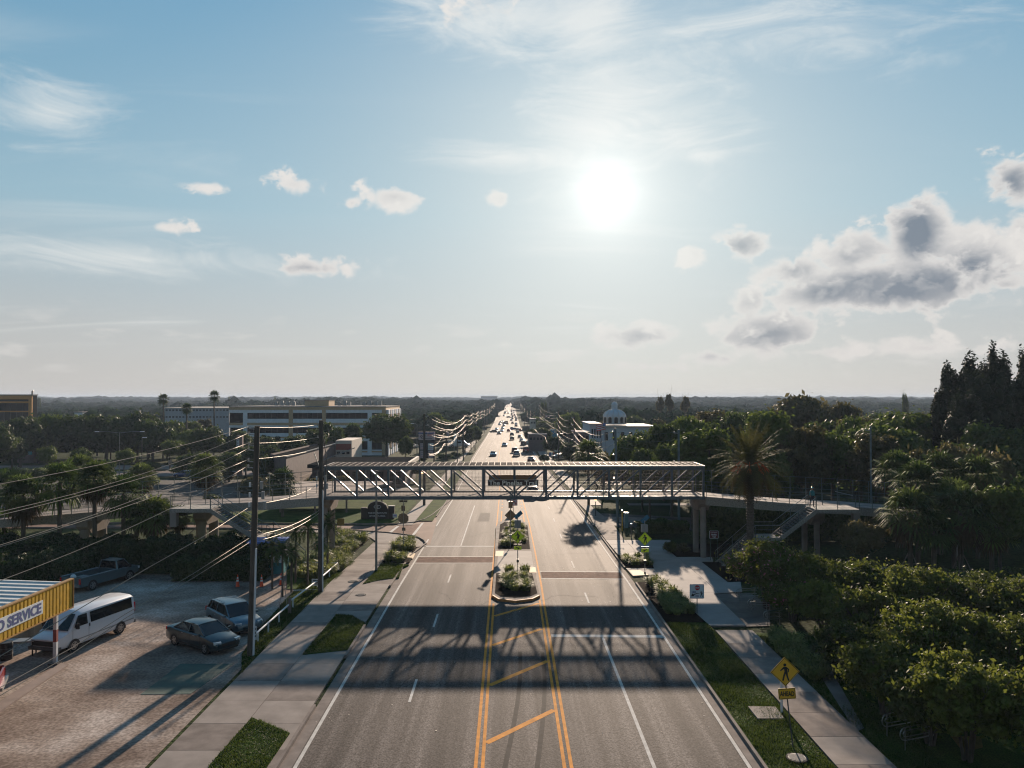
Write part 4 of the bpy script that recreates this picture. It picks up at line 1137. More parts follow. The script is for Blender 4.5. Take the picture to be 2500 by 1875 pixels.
# ================================================================== SIGNS
def facing(p):   # rotation so that local -y faces the camera roughly
    return 0.0
DIA = lambda r: [(0, -r), (r, 0), (0, r), (-r, 0)]
def rect(w, h, r=.03):
    pts = []
    for cx, cy, a0 in ((w / 2 - r, -h / 2 + r, -90), (w / 2 - r, h / 2 - r, 0), (-w / 2 + r, h / 2 - r, 90), (-w / 2 + r, -h / 2 + r, 180)):
        for k in range(4): a = R(a0 + 30 * k); pts.append((cx + r * math.cos(a), cy + r * math.sin(a)))
    return pts
def circ(r, n=16, cx=0, cz=0): return [(cx + r * math.cos(2 * math.pi * k / n), cz + r * math.sin(2 * math.pi * k / n)) for k in range(n)]
T = Matrix.Translation
def pedestrian(s, parent, m, loc, flip=1):
    """walking figure symbol, height about 2*s"""
    polys = [circ(.17, 12, -.08, .82), [(-.22, .62), (.12, .60), (.22, .10), (-.12, .08)],
             [(-.2, .62), (-.62, .22), (-.56, .12), (-.12, .42)], [(.1, .60), (.40, .36), (.36, .0), (.26, .02), (.27, .30), (.05, .42)],
             [(-.12, .10), (.12, .10), (-.08, -.40), (-.22, -.95), (-.38, -.92), (-.26, -.38)], [(0, .10), (.22, .10), (.26, -.40), (.44, -.90), (.28, -.96), (.08, -.40)]]
    for k, p in enumerate(polys):
        p = [(x * s * flip, z * s) for x, z in p]
        if flip < 0: p = p[::-1]
        MB().plate(p, T(Vector(loc) + Vector((0, -.002 - k * .0006, 0))), .004).build('figure_part', m, parent)
def arrow(parent, m, loc, pts):
    MB().plate(pts, T(loc), .004).build('arrow', m, parent)
def post(e, h, r=.035, m=m_grey, base=True, lean=(0, 0)):
    MB().tube([(0, 0, -.1), (lean[0], lean[1], h)], r, 8).build('post', m, e)
    if base: MB().cyl((0, 0, 0), .11, .28, 10, r2=.05).build('post_base', m_darkgrey, e)
def ped_sign(px, py, yc, ytop, label, arrow_dir, mface=m_fyg):
    p = G(px, py); e = empty('pedestrian_sign', p, 0, label, 'road sign', 'pedestrian crossing signs')
    Z = lambda y: (P(px, y, p.y).z - p.z)
    post(e, Z(ytop) - .1); zc = Z(yc); r = .57
    b = MB().plate(DIA(r), T((0, -.06, zc)), .012).build('diamond_panel', mface, e)
    for q in ((0, 1), (1, 2), (2, 3), (3, 0)):
        d = DIA(r * .93); a, c = d[q[0]], d[q[1]]
        MB().bar((a[0], -.066, zc + a[1]), (c[0], -.066, zc + c[1]), .006, .02, up=(0, 0, 1)).build('border_line', m_black, b)
    pedestrian(.37, b, m_black, (.02, -.064, zc - .02))
    zp = Z(yc + 29.5)
    MB().box(-.31, .31, -.14, -.05, zc - .70, zc - .60).build('beacon_bar', m_black, e)
    a = MB().plate(rect(.62, .30), T((0, -.06, zc - .92)), .012).build('arrow_plaque', mface, e)
    s = arrow_dir
    pts = [(.14, .10), (.17, .05), (-.02, -.05), (.0, -.10), (-.16, -.09), (-.10, .05), (-.06, .01)]
    pts = [(x * s, z) for x, z in pts]
    if s < 0: pts = pts[::-1]
    arrow(a, m_black, (0, -.064, zc - .92), pts)
    zt = Z(ytop)
    cb = MB().box(-.26, .26, .04, .34, zt - 1.05, zt - .45).build('control_box', m_grey, e)
    M_ = Matrix.Rotation(R(35), 4, 'Y') @ Matrix.Rotation(R(-38), 4, 'X')
    mb = MB().cbox((.05, .15, zt), (.75, .03, .36), M=(Matrix.Rotation(R(-42), 3, 'Y') @ Matrix.Rotation(R(-40), 3, 'X')))
    mb.build('solar_panel', m_solar, e)
    MB().box(-.09, .09, -.12, .08, .95, 1.2).build('push_button_box', m_black, e)
    return e
ped_sign(1264, 1401, 1309.7, 1258, 'yellow-green pedestrian diamond sign on the median refuge in the middle of the road', -1)
ped_sign(1574.5, 1403.6, 1315.4, 1268, 'yellow-green pedestrian diamond sign with solar panel on the right beside the plaza', 1)
def back_diamond():
    p = G(1246.5, 1340.4); e = empty('pedestrian_sign', p, 0, 'brownish back of a diamond sign on a pole in the far median bed', 'road sign', 'pedestrian crossing signs')
    Z = lambda y: P(1246, y, p.y).z - p.z
    post(e, Z(1217)); zc = Z(1258)
    MB().plate(DIA(.57), T((0, .05, zc)), .012).build('diamond_panel', m_sgnback, e)
    MB().box(-.2, .2, -.12, .12, Z(1240), Z(1224)).build('control_box', m_sgnback, e)
    MB().cbox((-.1, 0, Z(1219)), (.6, .3, .03), M=Matrix.Rotation(R(-20), 3, 'Y') @ Matrix.Rotation(R(30), 3, 'X')).build('solar_panel', m_black, e)
    MB().box(-.1, .1, -.1, .05, Z(1314), Z(1305)).build('push_button_box', m_grey, e)
back_diamond()
def noturn():
    p = G(1253.5, 1254); e = empty('no_turn_sign', p, 0, 'white square no U-turn sign with red ring under the footbridge', 'road sign')
    post(e, 2.9, .03, m_grey, False); zc = P(1255, 1226.5, p.y).z - p.z
    b = MB().plate(rect(.84, .84), T((0.1, -.05, zc)), .01).build('panel', m_sgnw, e)
    mb = MB()
    for k in range(20):
        a0, a1 = 2 * math.pi * k / 20, 2 * math.pi * (k + 1) / 20
        mb.bar((.1 + .36 * math.cos(a0), -.058, zc + .36 * math.sin(a0)), (.1 + .36 * math.cos(a1), -.058, zc + .36 * math.sin(a1)), .006, .06, up=(0, 1, 0)) if False else mb.cbox((.1 + .35 * math.cos((a0 + a1) / 2), -.058, zc + .35 * math.sin((a0 + a1) / 2)), (.065, .008, .115), M=Matrix.Rotation(-(a0 + a1) / 2, 3, 'Y'))
    mb.build('red_ring', m_sgnred, b)
    MB().cbox((.1, -.065, zc), (.7, .006, .07), M=Matrix.Rotation(R(42), 3, 'Y')).build('red_bar', m_sgnred, b)
    mb = MB()
    for k in range(9):
        a = R(-10 + 22 * k); mb.cbox((.1 + .14 * math.cos(a), -.061, zc + .02 + .14 * math.sin(a)), (.07, .006, .07), M=Matrix.Rotation(-a, 3, 'Y'))
    mb.add([(-.14, -.062, zc), (.03, -.062, zc), (-.05, -.062, zc - .15)], [(0, 1, 2)]); mb.box(.2, .27, -.064, -.058, zc - .2, zc + .02)
    mb.build('turn_arrow', m_black, b)
noturn()
def stop_here():
    p = G(1702, 1501); e = empty('stop_here_sign', p, 0, 'white square STOP HERE FOR pedestrians sign beside the right pavement', 'road sign')
    post(e, P(1702, 1427, p.y).z - p.z, .03, mat('sign_post_blue', (.07, .12, .14), .5, .4), False)
    zc = P(1702, 1443.5, p.y).z - p.z; w = .94
    MB().plate(rect(w, w, .06), T((-.02, -.045, zc)), .01).build('border_panel', m_letblue, e)
    b = MB().plate(rect(w * .95, w * .95, .05), T((-.02, -.052, zc)), .006).build('panel', m_sgnw, e)
    oc = [(.17 * math.cos(R(22.5 + 45 * k)), .17 * math.sin(R(22.5 + 45 * k))) for k in range(8)]
    s = MB().plate(oc, T((0, -.058, zc + .24)), .005).build('stop_octagon', m_sgnred, b)
    letters('STOP', .25, .10, m_sgnw, s, (0, -.06, zc + .24), bold=.004)
    letters('HERE', .26, .10, m_letblue, b, (-.22, -.056, zc - .04), bold=.004)
    letters('FOR', .22, .10, m_letblue, b, (-.0, -.056, zc - .30), bold=.004)
    pedestrian(.2, b, m_black, (.27, -.055, zc - .17))
    arrow(b, m_black, (0, -.056, zc - .17), [(-.40, -.14), (-.16, -.13), (-.23, -.07), (0.0, .02), (.1, .02), (.1, .06), (-.04, .06), (-.27, -.01), (-.33, .06)])
stop_here()
def ahead():
    p = G(1937, 1830); e = empty('pedestrian_ahead_sign', p, 0, 'amber pedestrian diamond sign with AHEAD plaque in the right verge near the camera', 'road sign')
    c = P(1915.5, 1639, p.y) - p; lx = c.x
    MB().tube([(0, 0, -.1), (lx * 1.15, 0, c.z + .3)], .028, 8).build('post', m_darkgrey, e)
    Rm = T((c.x, -.05, c.z)) @ Matrix.Rotation(R(-2), 4, 'Y')
    b = MB().plate(DIA(.59), Rm, .012).build('diamond_panel', m_sy, e)
    d = DIA(.55)
    for i in range(4): a_, c_ = d[i], d[(i + 1) % 4]; MB().bar(Rm @ Vector((a_[0], -.004, a_[1])), Rm @ Vector((c_[0], -.004, c_[1])), .006, .018).build('border_line', m_black, b)
    pedestrian(.36, b, m_black, (c.x + .02, -.055, c.z - .02))
    c2 = P(1920.5, 1692.5, p.y) - p
    Rm2 = T((c2.x, -.05, c2.z)) @ Matrix.Rotation(R(-4), 4, 'Y')
    q = MB().plate(rect(.70, .44), Rm2, .012).build('plaque', m_sy, e)
    for z in (.19, -.19): MB().bar(Rm2 @ Vector((-.32, -.004, z)), Rm2 @ Vector((.32, -.004, z)), .006, .018).build('border_line', m_black, q)
    for x in (.32, -.32): MB().bar(Rm2 @ Vector((x, -.004, -.19)), Rm2 @ Vector((x, -.004, .19)), .018, .006).build('border_line', m_black, q)
    letters('AHEAD', .58, .20, m_black, q, (c2.x, -.057, c2.z), bold=.006)
ahead()
p = G(1909, 1747); e = empty('marker_post', p, 0, 'white pipe marker post behind the amber AHEAD sign', 'post')
MB().tube([(0, 0, -.1), (-.02, 0, 1.55)], .055, 10).build('pipe', m_pvc, e); MB().tube([(-.02, 0, 1.55), (-.03, 0, 2.35)], .056, 10).build('top_sleeve', m_brownwall2, e)
def trail_sign():
    p = G(1743, 1371); e = empty('trail_sign', p, 0, 'small brown Pinellas Trail sign on two posts beside the right pier', 'sign')
    zc = P(1743, 1305, p.y).z - p.z; zt = zc + .35
    for x in (-.3, .32): MB().tube([(x, 0, -.1), (x, 0, zt)], .03, 6).build('post', mat('green_post', (.02, .06, .05), .5), e)
    MB().plate(rect(.80, .68, .05), T((0, -.045, zc)), .01).build('border_panel', m_sgnw, e)
    b = MB().plate(rect(.74, .62, .04), T((0, -.052, zc)), .006).build('panel', mat('sign_maroon', (.13, .03, .02), .5), e)
    letters('Fred Marquis', .56, .11, m_sgnw, b, (0, -.056, zc + .18)); letters('Pinellas', .46, .14, m_sgnw, b, (0, -.056, zc + .0), bold=.004); letters('Trail', .28, .14, m_sgnw, b, (0, -.056, zc - .19), bold=.004)
trail_sign()
def stopback():
    p = G(984.5, 1347.5); e = empty('stop_sign', p, 0, 'brownish back of an octagonal stop sign in the corner planting bed', 'road sign')
    Z = lambda y: P(984, y, p.y).z - p.z
    post(e, Z(1222), .035, m_grey, False); zc = Z(1266)
    oc = [(.52 * math.cos(R(22.5 + 45 * k)), .52 * math.sin(R(22.5 + 45 * k))) for k in range(8)]
    MB().plate(oc, T((0, .04, zc)), .01).build('octagon_panel', m_sgnback, e)
    MB().plate(rect(.72, .72), T((-.03, .06, zc + .06)), .01).build('square_panel', m_sgnback, e)
    MB().plate(rect(.36, .5), T((-.02, .04, Z(1241))), .01).build('small_panel', m_sgnback, e)
    MB().box(-.38, .38, -.01, .01, Z(1226), Z(1222) + .02).build('street_name_blade', m_darkgrey, e)
    MB().box(-.01, .01, -.38, .38, Z(1221), Z(1217)).build('street_name_blade', m_darkgrey, e)
    MB().box(-.14, .2, .03, .045, Z(1296), Z(1288)).build('small_plate', m_sgnback, e)
stopback()
def simple_sign(px, py, yc, w, h, label, m, face=0, name='sign_board', hp=None, r=.03, pm=None):
    p = G(px, py); e = empty(name, p, 0, label, 'sign'); zc = P(px, yc, p.y).z - p.z
    MB().tube([(0, 0, -.1), (0, 0, zc + h / 2)], r, 6).build('post', pm or m_sgnback, e)
    MB().plate(rect(w, h), T((0, -.05, zc)), .012).build('panel', m, e)
    return e, zc
e, zc = simple_sign(832, 1306, 1274, .75, .72, 'dull yellow sign on a thin post by the side street lawn', mat('dull_yellow', (.22, .14, .02), .6))
e, zc = simple_sign(1134.5, 1124, 1102, .55, 1.0, 'small dark sign on the left pavement beyond the footbridge', m_sgnback)
e, zc = simple_sign(20, 1160, 1146, .9, .9, 'small dark roadside sign on the far left road edge', m_sgnback)
e, zc = simple_sign(415, 1150, 1128, .8, .8, 'small dark octagonal sign beside the far left lane, near the box hedge', m_sgnback)
# monument sign
def monument():
    p = G(922, 1268); e = empty('monument_sign', p, 0, 'dark arched eye institute monument sign standing on the lawn', 'sign')
    s = p.y / F; W = 46 * s / 2 * 1.12; H = 44 * s
    arch = [(-W, 0), (W, 0), (W, H * .62)] + [(W * .92 * math.cos(a), H * .62 + H * .38 * math.sin(a)) for a in [R(d) for d in range(0, 181, 15)]] + [(-W, H * .62)]
    mdk = mat('monument_dark', (.025, .018, .016), .6)
    b = MB().plate(arch, T((0, -.2, 0)), .4).build('panel', mdk, e)
    tr = MB(); pts = [(W * .94 * math.cos(R(d)), -.22, H * .62 + H * .40 * math.sin(R(d))) for d in range(20, 161, 10)]
    tr.tube(pts, .035, 5); tr.build('arch_trim', m_cream, b)
    for s2 in (-1, 1):
        MB().tube([(.42 * math.cos(R(a)), -.215, H * .70 + s2 * (.2 * math.sin(R(a)) )) for a in range(0, 181, 15)], .025, 4).build('eye_line', m_sgnw, b)
    MB().cyl((0, -.21, H * .70), .13, .02, 12, axis='y').build('eye_iris', m_teal, b) if False else MB().plate(circ(.13, 12), T((0, -.215, H * .70)), .01).build('eye_iris', m_grey, b)
    letters('THE EYE INSTITUTE', W * 1.75, .19, m_sgnw, b, (0, -.21, H * .36)); letters('OF WEST FLORIDA', W * 1.5, .19, m_sgnw, b, (0, -.21, H * .20))
    MB().box(W + .02, W + .75, -.15, .25, 0, H * .72).build('side_pillar', mdk, e); MB().box(W - .0, W + .8, -.2, .3, H * .72, H * .76).build('pillar_cap', m_cream, e)
    MB().box(-W - .7, -W - .02, -.15, .25, 0, H * .66).build('side_pillar', mdk, e)
monument()
p = G(964, 1270); e = empty('yard_sign', p, 0, 'small white yard sign with purple print on the eye institute lawn', 'sign')
zc = P(964.5, 1259, p.y).z - p.z; q = MB().plate(rect(.52, .46, .01), T((0, 0, zc)), .01).build('panel', m_sgnw, e)
MB().box(-.17, .17, -.006, -.001, zc - .06, zc + .08).build('print_patch', mat('purple_print', (.3, .25, .5), .6), q)
for x in (-.15, .15): MB().box(x - .008, x + .008, 0, .01, -.1, zc).build('wire_leg', m_grey, e)
def pylon():
    p = G(1042, 1133); e = empty('plaza_sign', p, 0, 'tall black two-post plaza sign with white tenant panels left of the road', 'sign', )
    s = p.y / F
    X = lambda x: (x - 1042) * s; Z = lambda y: P(1042, y, p.y).z - p.z
    for x0, x1 in ((1022.6, 1025.6), (1058, 1061)): MB().box(X(x0), X(x1), 0, .5, -.2, Z(1074)).build('post', m_black, e)
    MB().box(X(1022.6), X(1061), .02, .48, Z(1119), Z(1074.5)).build('cabinet', m_black, e)
    b = MB().box(X(1021.7), X(1061.5), -.12, .6, Z(1074), Z(1054.7)).build('top_panel', mat('pinkish_panel', (.42, .34, .36), .6), e)
    MB().box(X(1021.7), X(1061.5), -.135, -.125, Z(1059.5), Z(1054.9)).build('blue_band', mat('blue_band', (.04, .07, .2), .6), b)
    letters('HEART', X(1054.5) - X(1042), .55, m_sgnred, b, (X(1050), -.13, Z(1062.5)))
    MB().tube([(X(1029 + 2.2 * math.sin(R(a)) * abs(math.sin(R(a)))), -.14, Z(1065.5 - 2.6 * math.cos(R(a)))) for a in range(0, 360, 30)], .07, 4).build('heart_mark', m_black, b)
    MB().box(X(1028), X(1055), -.136, -.126, Z(1070.8), Z(1070)).build('line_mark', m_black, b)
    for x0, x1, y0, y1 in ((1026, 1036, 1082, 1097.5), (1026, 1036, 1100, 1118), (1045, 1058, 1082, 1099), (1045.5, 1057.5, 1100.5, 1118)):
        q = MB().box(X(x0), X(x1), -.03, .02, Z(y1), Z(y0)).build('tenant_panel', m_sgnw if x0 > 1040 and y0 < 1090 else mat('pinkish_panel', (.5, .42, .42), .6), e)
        for k in range(3):
            yy = y0 + (y1 - y0) * (.25 + .25 * k)
            MB().box(X(x0 + 1.5), X(x1 - 1.5), -.04, -.032, Z(yy + .7), Z(yy)).build('print_line', [m_darkgrey, mat('blue_band', (0, 0, 0), 1), m_sgnred][k], q)
pylon()
def pylon2():
    p = G(1112, 1117); e = empty('white_pylon_sign', p, 0, 'plain white vertical sign panel behind the parked van left of the road', 'sign'); s = p.y / F
    Z = lambda y: P(1112, y, p.y).z - p.z
    MB().box(-4.5 * s, 4.5 * s, 0, .4, Z(1088), Z(1059)).build('panel', m_sgnw, e); MB().box(-4 * s, -3 * s, .1, .3, -.1, Z(1088)).build('post', m_grey, e); MB().box(3 * s, 4 * s, .1, .3, -.1, Z(1088)).build('post', m_grey, e)
    p = G(584, 1163); e = empty('tall_pillar_sign', p, 0, 'tall pinkish pillar sign with a narrow white panel left of the brown building', 'sign'); s = p.y / F
    Z = lambda y: P(584, y, p.y).z - p.z
    MB().box(-7 * s, 7 * s, 0, .7, -.2, Z(1064)).build('pillar', mat('pillar_mauve', (.25, .17, .16), .8), e)
    q = MB().box(-6.5 * s, -.5 * s, -.06, 0, Z(1104), Z(1073)).build('panel', m_sgnw, e)
    for k in range(5): MB().box(-5 * s, -2 * s, -.07, -.062, Z(1100 - k * 5.6), Z(1097 - k * 5.6)).build('lettering_block', m_darkgrey, q)
pylon2()
def rogers():
    p = G(1427, 1124); e = empty('tenant_sign', p, 0, 'cream and teal tenant sign board right of the road in front of the domed building', 'sign'); s = p.y / F
    X = lambda x: (x - 1427.7) * s; Z = lambda y: P(1427, y, p.y).z - p.z
    MB().box(X(1411), X(1413), 0, .4, -.3, Z(1088)).build('post', m_black, e); MB().box(X(1442.5), X(1445), 0, .4, -.3, Z(1088)).build('post', m_black, e)
    b = MB().box(X(1413), X(1442.5), .03, .35, Z(1106.5), Z(1088.5)).build('cream_panel', m_cream, e)
    letters('Rogers', X(1436) - X(1420), .42, m_black, b, (0, .02, Z(1091.5)))
    for k, (mm) in enumerate((m_darkgrey, m_ochre, m_darkgrey, m_ochre)): MB().box(X(1415.5), X(1440), .01, .025, Z(1096.3 + 2.8 * k), Z(1094.8 + 2.8 * k)).build('print_line', mm, b)
    t = MB().box(X(1413), X(1442.5), .03, .35, Z(1121), Z(1106.6)).build('teal_panel', mat('teal_sign', (.01, .13, .15), .5), e)
    letters('ST. MARYS', X(1438) - X(1419), .25, m_sgnw, t, (0, .02, Z(1109.5))); letters('PHARMACY', X(1440) - X(1416), .4, m_sgnw, t, (0, .02, Z(1112.8)))
rogers()
def rsigns():
    # black cafe board with banner, blue canopy board
    p = G(1351, 1112); s = p.y / F; e = empty('road_side_board', p, 0, 'black lit board with white and purple print above a fluttering flag banner', 'sign')
    X = lambda x: (x - 1350) * s; Z = lambda y: P(1350, y, p.y).z - p.z
    MB().box(X(1333), X(1334.5), 0, .2, -.3, Z(1089)).build('post', m_grey, e); MB().box(X(1360), X(1361.5), 0, .2, -.3, Z(1089)).build('post', m_grey, e)
    b = MB().box(X(1335), X(1360), .0, .3, Z(1098), Z(1088.7)).build('panel', m_black, e)
    for k in range(5): MB().box(X(1338 + 4 * k), X(1341 + 4 * k), -.02, -.005, Z(1095.5 + (k % 2)), Z(1090.6)).build('print_block', mat('lilac_print', (.5, .4, .55), .6), b)
    f = empty('flag_banner', (p.x - .4, p.y - 1.5, p.z), 0, 'tall blue, white and red feather banner right of the road', 'banner')
    for k, mm in enumerate((m_blue, m_sgnw, m_sgnred)): MB().box(-.9 + .5 * k, -.42 + .5 * k, 0, .04, Z(1114 - 2 * k), Z(1103.5)).build('banner_stripe', mm, f)
    MB().tube([(-.9, .02, 0), (-.9, .02, Z(1103))], .03, 5).build('pole', m_grey, f)
    p = G(1360, 1088); s = p.y / F; e = empty('blue_board', p, 0, 'bright sky-blue board with white panel beyond the flag banner right of the road', 'sign')
    Z = lambda y: P(1360, y, p.y).z - p.z; X = lambda x: (x - 1360) * s
    b = MB().box(X(1344), X(1376), 0, .4, Z(1068), Z(1047.5)).build('panel', m_skyblue, e)
    MB().box(X(1353), X(1375), -.05, -.01, Z(1057), Z(1049)).build('white_panel', m_sgnw, b)
    for k in range(2): MB().cbox((X(1349.5), -.04, Z(1051 + 6 * k)), (6 * s, .05, 1.2 * s), M=Matrix.Rotation(R(35), 3, 'Y')).build('white_bar', m_sgnw, b)
    for k in range(2): MB().box(X(1366 + 5 * k), X(1369.5 + 5 * k), -.08, -.055, Z(1055.5), Z(1052)).build('figure_block', m_darkgrey, b)
    MB().box(X(1352), X(1353.5), .1, .3, -.3, Z(1068)).build('post', m_grey, e); MB().box(X(1368), X(1369.5), .1, .3, -.3, Z(1068)).build('post', m_grey, e)
    p = G(1353, 1058); s = p.y / F; e = empty('billboard', p, 0, 'wide mauve and white billboard standing over the trees right of the road', 'billboard')
    Z = lambda y: P(1353, y, p.y).z - p.z; X = lambda x: (x - 1346) * s
    b = MB().box(X(1325), X(1367), 0, .6, Z(1031), Z(1014.5)).build('panel', mat('mauve_panel', (.16, .13, .19), .6), e)
    MB().box(X(1340), X(1366), -.05, -.01, Z(1030), Z(1026)).build('white_band', m_sgnw, b); MB().box(X(1330), X(1344), -.05, -.01, Z(1022), Z(1017)).build('picture_patch', m_grey, b)
    for x in (1333, 1346, 1359): MB().box(X(x), X(x + 1.3), .2, .4, -.3, Z(1031)).build('post', m_darkgrey, e)
rsigns()
# yard signs by the left fence
for px, py, w, h, lab, m in ((668, 1443, .66, .5, 'white and black placard leaning on the left pipe rail by the second utility pole', m_sgnw), (620, 1575, .32, .8, 'narrow white placard at the foot of the nearest utility pole', m_sgnw)):
    p = G(px + 0, py) if px != 668 else G(771, 1440); e = empty('placard', p, R(-12), lab, 'placard')
    q = MB().plate(rect(w, h, .02), T((0, 0, .30 + h / 2)), .01).build('panel', m, e)
    for k in range(3): MB().box(-w * .36, w * .36, -.007, -.001, .30 + h * (.2 + .25 * k), .30 + h * (.34 + .25 * k)).build('print_line', m_darkgrey, q)
    for x in (-w * .3, w * .3): MB().box(x - .01, x + .01, 0, .012, -.1, .32).build('leg', m_grey, e)
def ice():
    p = G(652, 1402); e = empty('ice_kiosk', p, R(4), 'teal ice vending kiosk with dark blue roof behind the nearest utility pole', 'kiosk')
    MB().box(-1.5, 1.3, 0, 2.2, 0, 1.2).build('base_wall', m_teal, e); MB().box(-1.5, 1.3, .02, 2.2, 1.2, 2.5).build('upper_wall', mat('navy_wall', (.01, .03, .07), .5), e)
    MB().box(-1.6, 1.4, -.15, 2.3, 2.5, 2.62).build('roof', m_blue, e)
    q = MB().box(-1.1, .7, -.05, .0, .95, 1.5).build('sign_panel', m_sgnw, e)
    letters('ICE', 1.2, .34, m_black, q, (-.3, -.055, 1.24), bold=.01)
    MB().box(.8, 1.15, -.05, .01, .9, 1.6).build('price_panel', m_sgnw, e); MB().box(.95, 1.12, -.06, -.052, 1.5, 1.6).build('red_mark', m_sgnred, e)
ice()
def cone(px, py, lab):
    p = G(px, py); e = empty('traffic_cone', p, 0, lab, 'traffic cone', 'orange traffic cones')
    MB().box(-.2, .2, -.2, .2, 0, .04).build('base', m_black, e)
    for z0, z1, r0, r1, m in ((.04, .42, .145, .095, m_coneo), (.42, .55, .095, .077, m_sgnw), (.55, .63, .077, .066, m_coneo), (.63, .74, .066, .05, m_sgnw), (.74, .92, .05, .025, m_coneo)):
        MB().tube([(0, 0, z0), (0, 0, z1)], r0, 12, r2=r1).build('cone_band', m, e, True)
cone(580, 1433, 'orange traffic cone furthest to the left, left of the nearest utility pole')
cone(638.5, 1433, 'orange traffic cone just right of the nearest utility pole')
cone(686, 1429, 'orange traffic cone under the staked young palm, the right one of three')

# ================================================================== POLES AND WIRES
def upole(name, px, py, topx, topy, r0, r1, label, arms=(), group=None, m=m_wood, extra=None):
    p = G(px, py); t = P(topx, topy, p.y) - p
    e = empty(name, p, 0, label, 'utility pole', group)
    MB().tube([(0, 0, -.3), (t.x, 0, t.z)], r0, 12, r2=r1).build('shaft', m, e, True)
    return e, p, t
poleA, pA, tA = upole('utility_pole', 611, 1601, 628, 1040, .19, .145, 'thick dark wooden utility pole nearest the camera, beside the parked dark sedan')
poleB, pB, tB = upole('utility_pole', 782, 1447, 784, 1026, .19, .15, 'dark wooden utility pole at the left end of the footbridge, before the span')
def onpole(p, t, z): return Vector((t.x * z / t.z, 0, z))
def insulator(e, a, s=.28, d=-1):
    """side post insulator: bracket + ribbed post"""
    mb = MB(); mb.tube([a, a + Vector((d * s, 0, .05))], .03, 6); mb.build('insulator_bracket', m_grey, e)
    mb = MB()
    for k in range(4): mb.cyl(a + Vector((d * s, 0, .03 + k * .05)), .055, .025, 8)
    mb.build('insulator', m_grey, e)
ZA = [P(606, y, pA.y).z - pA.z for y in (1042, 1056, 1082, 1094, 1121.7, 1136.7)]
ZB_ = [P(779, y, pB.y).z - pB.z for y in (1036.7, 1067, 1095.6)]
for z in ZA: insulator(poleA, onpole(pA, tA, z - .15), .42)
for z in ZB_: insulator(poleB, onpole(pB, tB, z - .1), .24)
for e, t, z, n in ((poleA, tA, P(628, 1180, pA.y).z - pA.z, 3), (poleB, tB, P(784, 1165, pB.y).z - pB.z, 2)):
    for k in range(n):
        c = onpole(None, t, z - k * .55)
        MB().tube([c, c + Vector((.45 + .1 * k, -.1, .05))], .025, 6).build('bracket', m_grey, e)
        MB().cyl(c + Vector((.36 + .1 * k, -.1, -.3)), .09, .42, 10).build('fuse_cutout', m_grey, e)
        c2 = c + Vector((-.3, 0, -.2)); MB().cyl(c2, .06, .25, 8).build('arrester', m_pvc, e); MB().bar(c2 + Vector((0, 0, .1)), c + Vector((0, 0, -.05)), .03).build('bracket', m_grey, e)
    for k in range(3):
        a = onpole(None, t, t.z * (.93 - .05 * k)); b = onpole(None, t, z - .4 * k) + Vector((.45, -.1, 0))
        MB().tube([a + Vector((.16, 0, 0)), a.lerp(b, .5) + Vector((.35, -.1, 0)), b], .008, 4).build('drop_lead', m_rail, e)
MB().tube([onpole(None, tA, .0) + Vector((.2, -.1, 0)), onpole(None, tA, 5.9) + Vector((.17, -.1, 0))], .06, 8).build('riser_conduit', m_pvc, poleA)
MB().tube([onpole(None, tB, .0) + Vector((.19, -.08, 0)), onpole(None, tB, 7.5) + Vector((.17, -.08, 0))], .05, 8).build('riser_conduit', m_pvc, poleB)
MB().tube([onpole(None, tB, 7.4) + Vector((.2, -.08, 0)), onpole(None, tB, 9.6) + Vector((.45, -.05, 0)), onpole(None, tB, 11.2) + Vector((.2, 0, 0))], .03, 6).build('riser_cable', m_black, poleB)
MB().bar(onpole(None, tB, 9.1) + Vector((-.1, 0, 0)), onpole(None, tB, 10.1) + Vector((-.5, 0, .1)), .05).build('crossarm_brace', m_grey, poleB)
MB().tube([onpole(None, tB, 9.6), onpole(None, tB, 10.1) + Vector((2.6, -.6, .5))], .03, 6).build('street_light_arm', m_grey, poleB)
# wires -------------------------------------------------------------
def sag(a, b, s, n=12):
    a, b = Vector(a), Vector(b)
    return [a.lerp(b, k / n) + Vector((0, 0, -4 * s * (k / n) * (1 - k / n))) for k in range(n + 1)]
def wire(pts, label, r=.016, m=m_wire, group=None, name='power_line', cat='wire'):
    c = Vector(pts[0]); o = MB().tube([Vector(p) - c for p in pts], r, 5).build(name, m, None, True, False); o.location = c
    return tag(o, label, cat, group)
def Aat(x, y): return P(x, y, pA.y)
def Bat(x, y): return P(x, y, pB.y)
D0 = 24.0
lefts = [((606, 1042), (0, 1182)), ((609, 1056), (0, 1250)), ((606, 1082), (0, 1258)), ((607.6, 1094), (0, 1331)), ((606, 1121.7), (0, 1335)), ((606, 1136.7), (0, 1418))]
names6 = ['topmost', 'second from the top', 'third from the top', 'fourth from the top', 'fifth from the top', 'lowest']
for k, (a, b) in enumerate(lefts):
    A = Aat(*a); Yb = 27.5; Bp = P(b[0], b[1], Yb)
    ext = Bp + (Bp - A) * .5
    n = 10; pts = []
    mid_ = A.lerp(Bp, .5) - Vector((0, 0, .18 if k % 2 == 0 else .32))
    for i in range(n + 1):
        t = i / n; pts.append(A * (1 - t) ** 2 + (2 * mid_ - (A + Bp) / 2) * 2 * t * (1 - t) + Bp * t * t)
    d = pts[-1] - pts[-2]; pts.append(pts[-1] + d * 4)
    wire(pts, f'power conductor {names6[k]} of six leaving the nearest utility pole to the left', .014, group='conductors left of the nearest pole')
for k, (a, b) in enumerate((((606, 1042), (779, 1036.7)), ((606, 1082), (779, 1067)), ((606, 1121.7), (779, 1095.6)))):
    wire(sag(Aat(*a), Bat(*b), .12), f'{["upper", "middle", "lower"][k]} power conductor between the two near wooden poles', .015, group='conductors between the near poles')
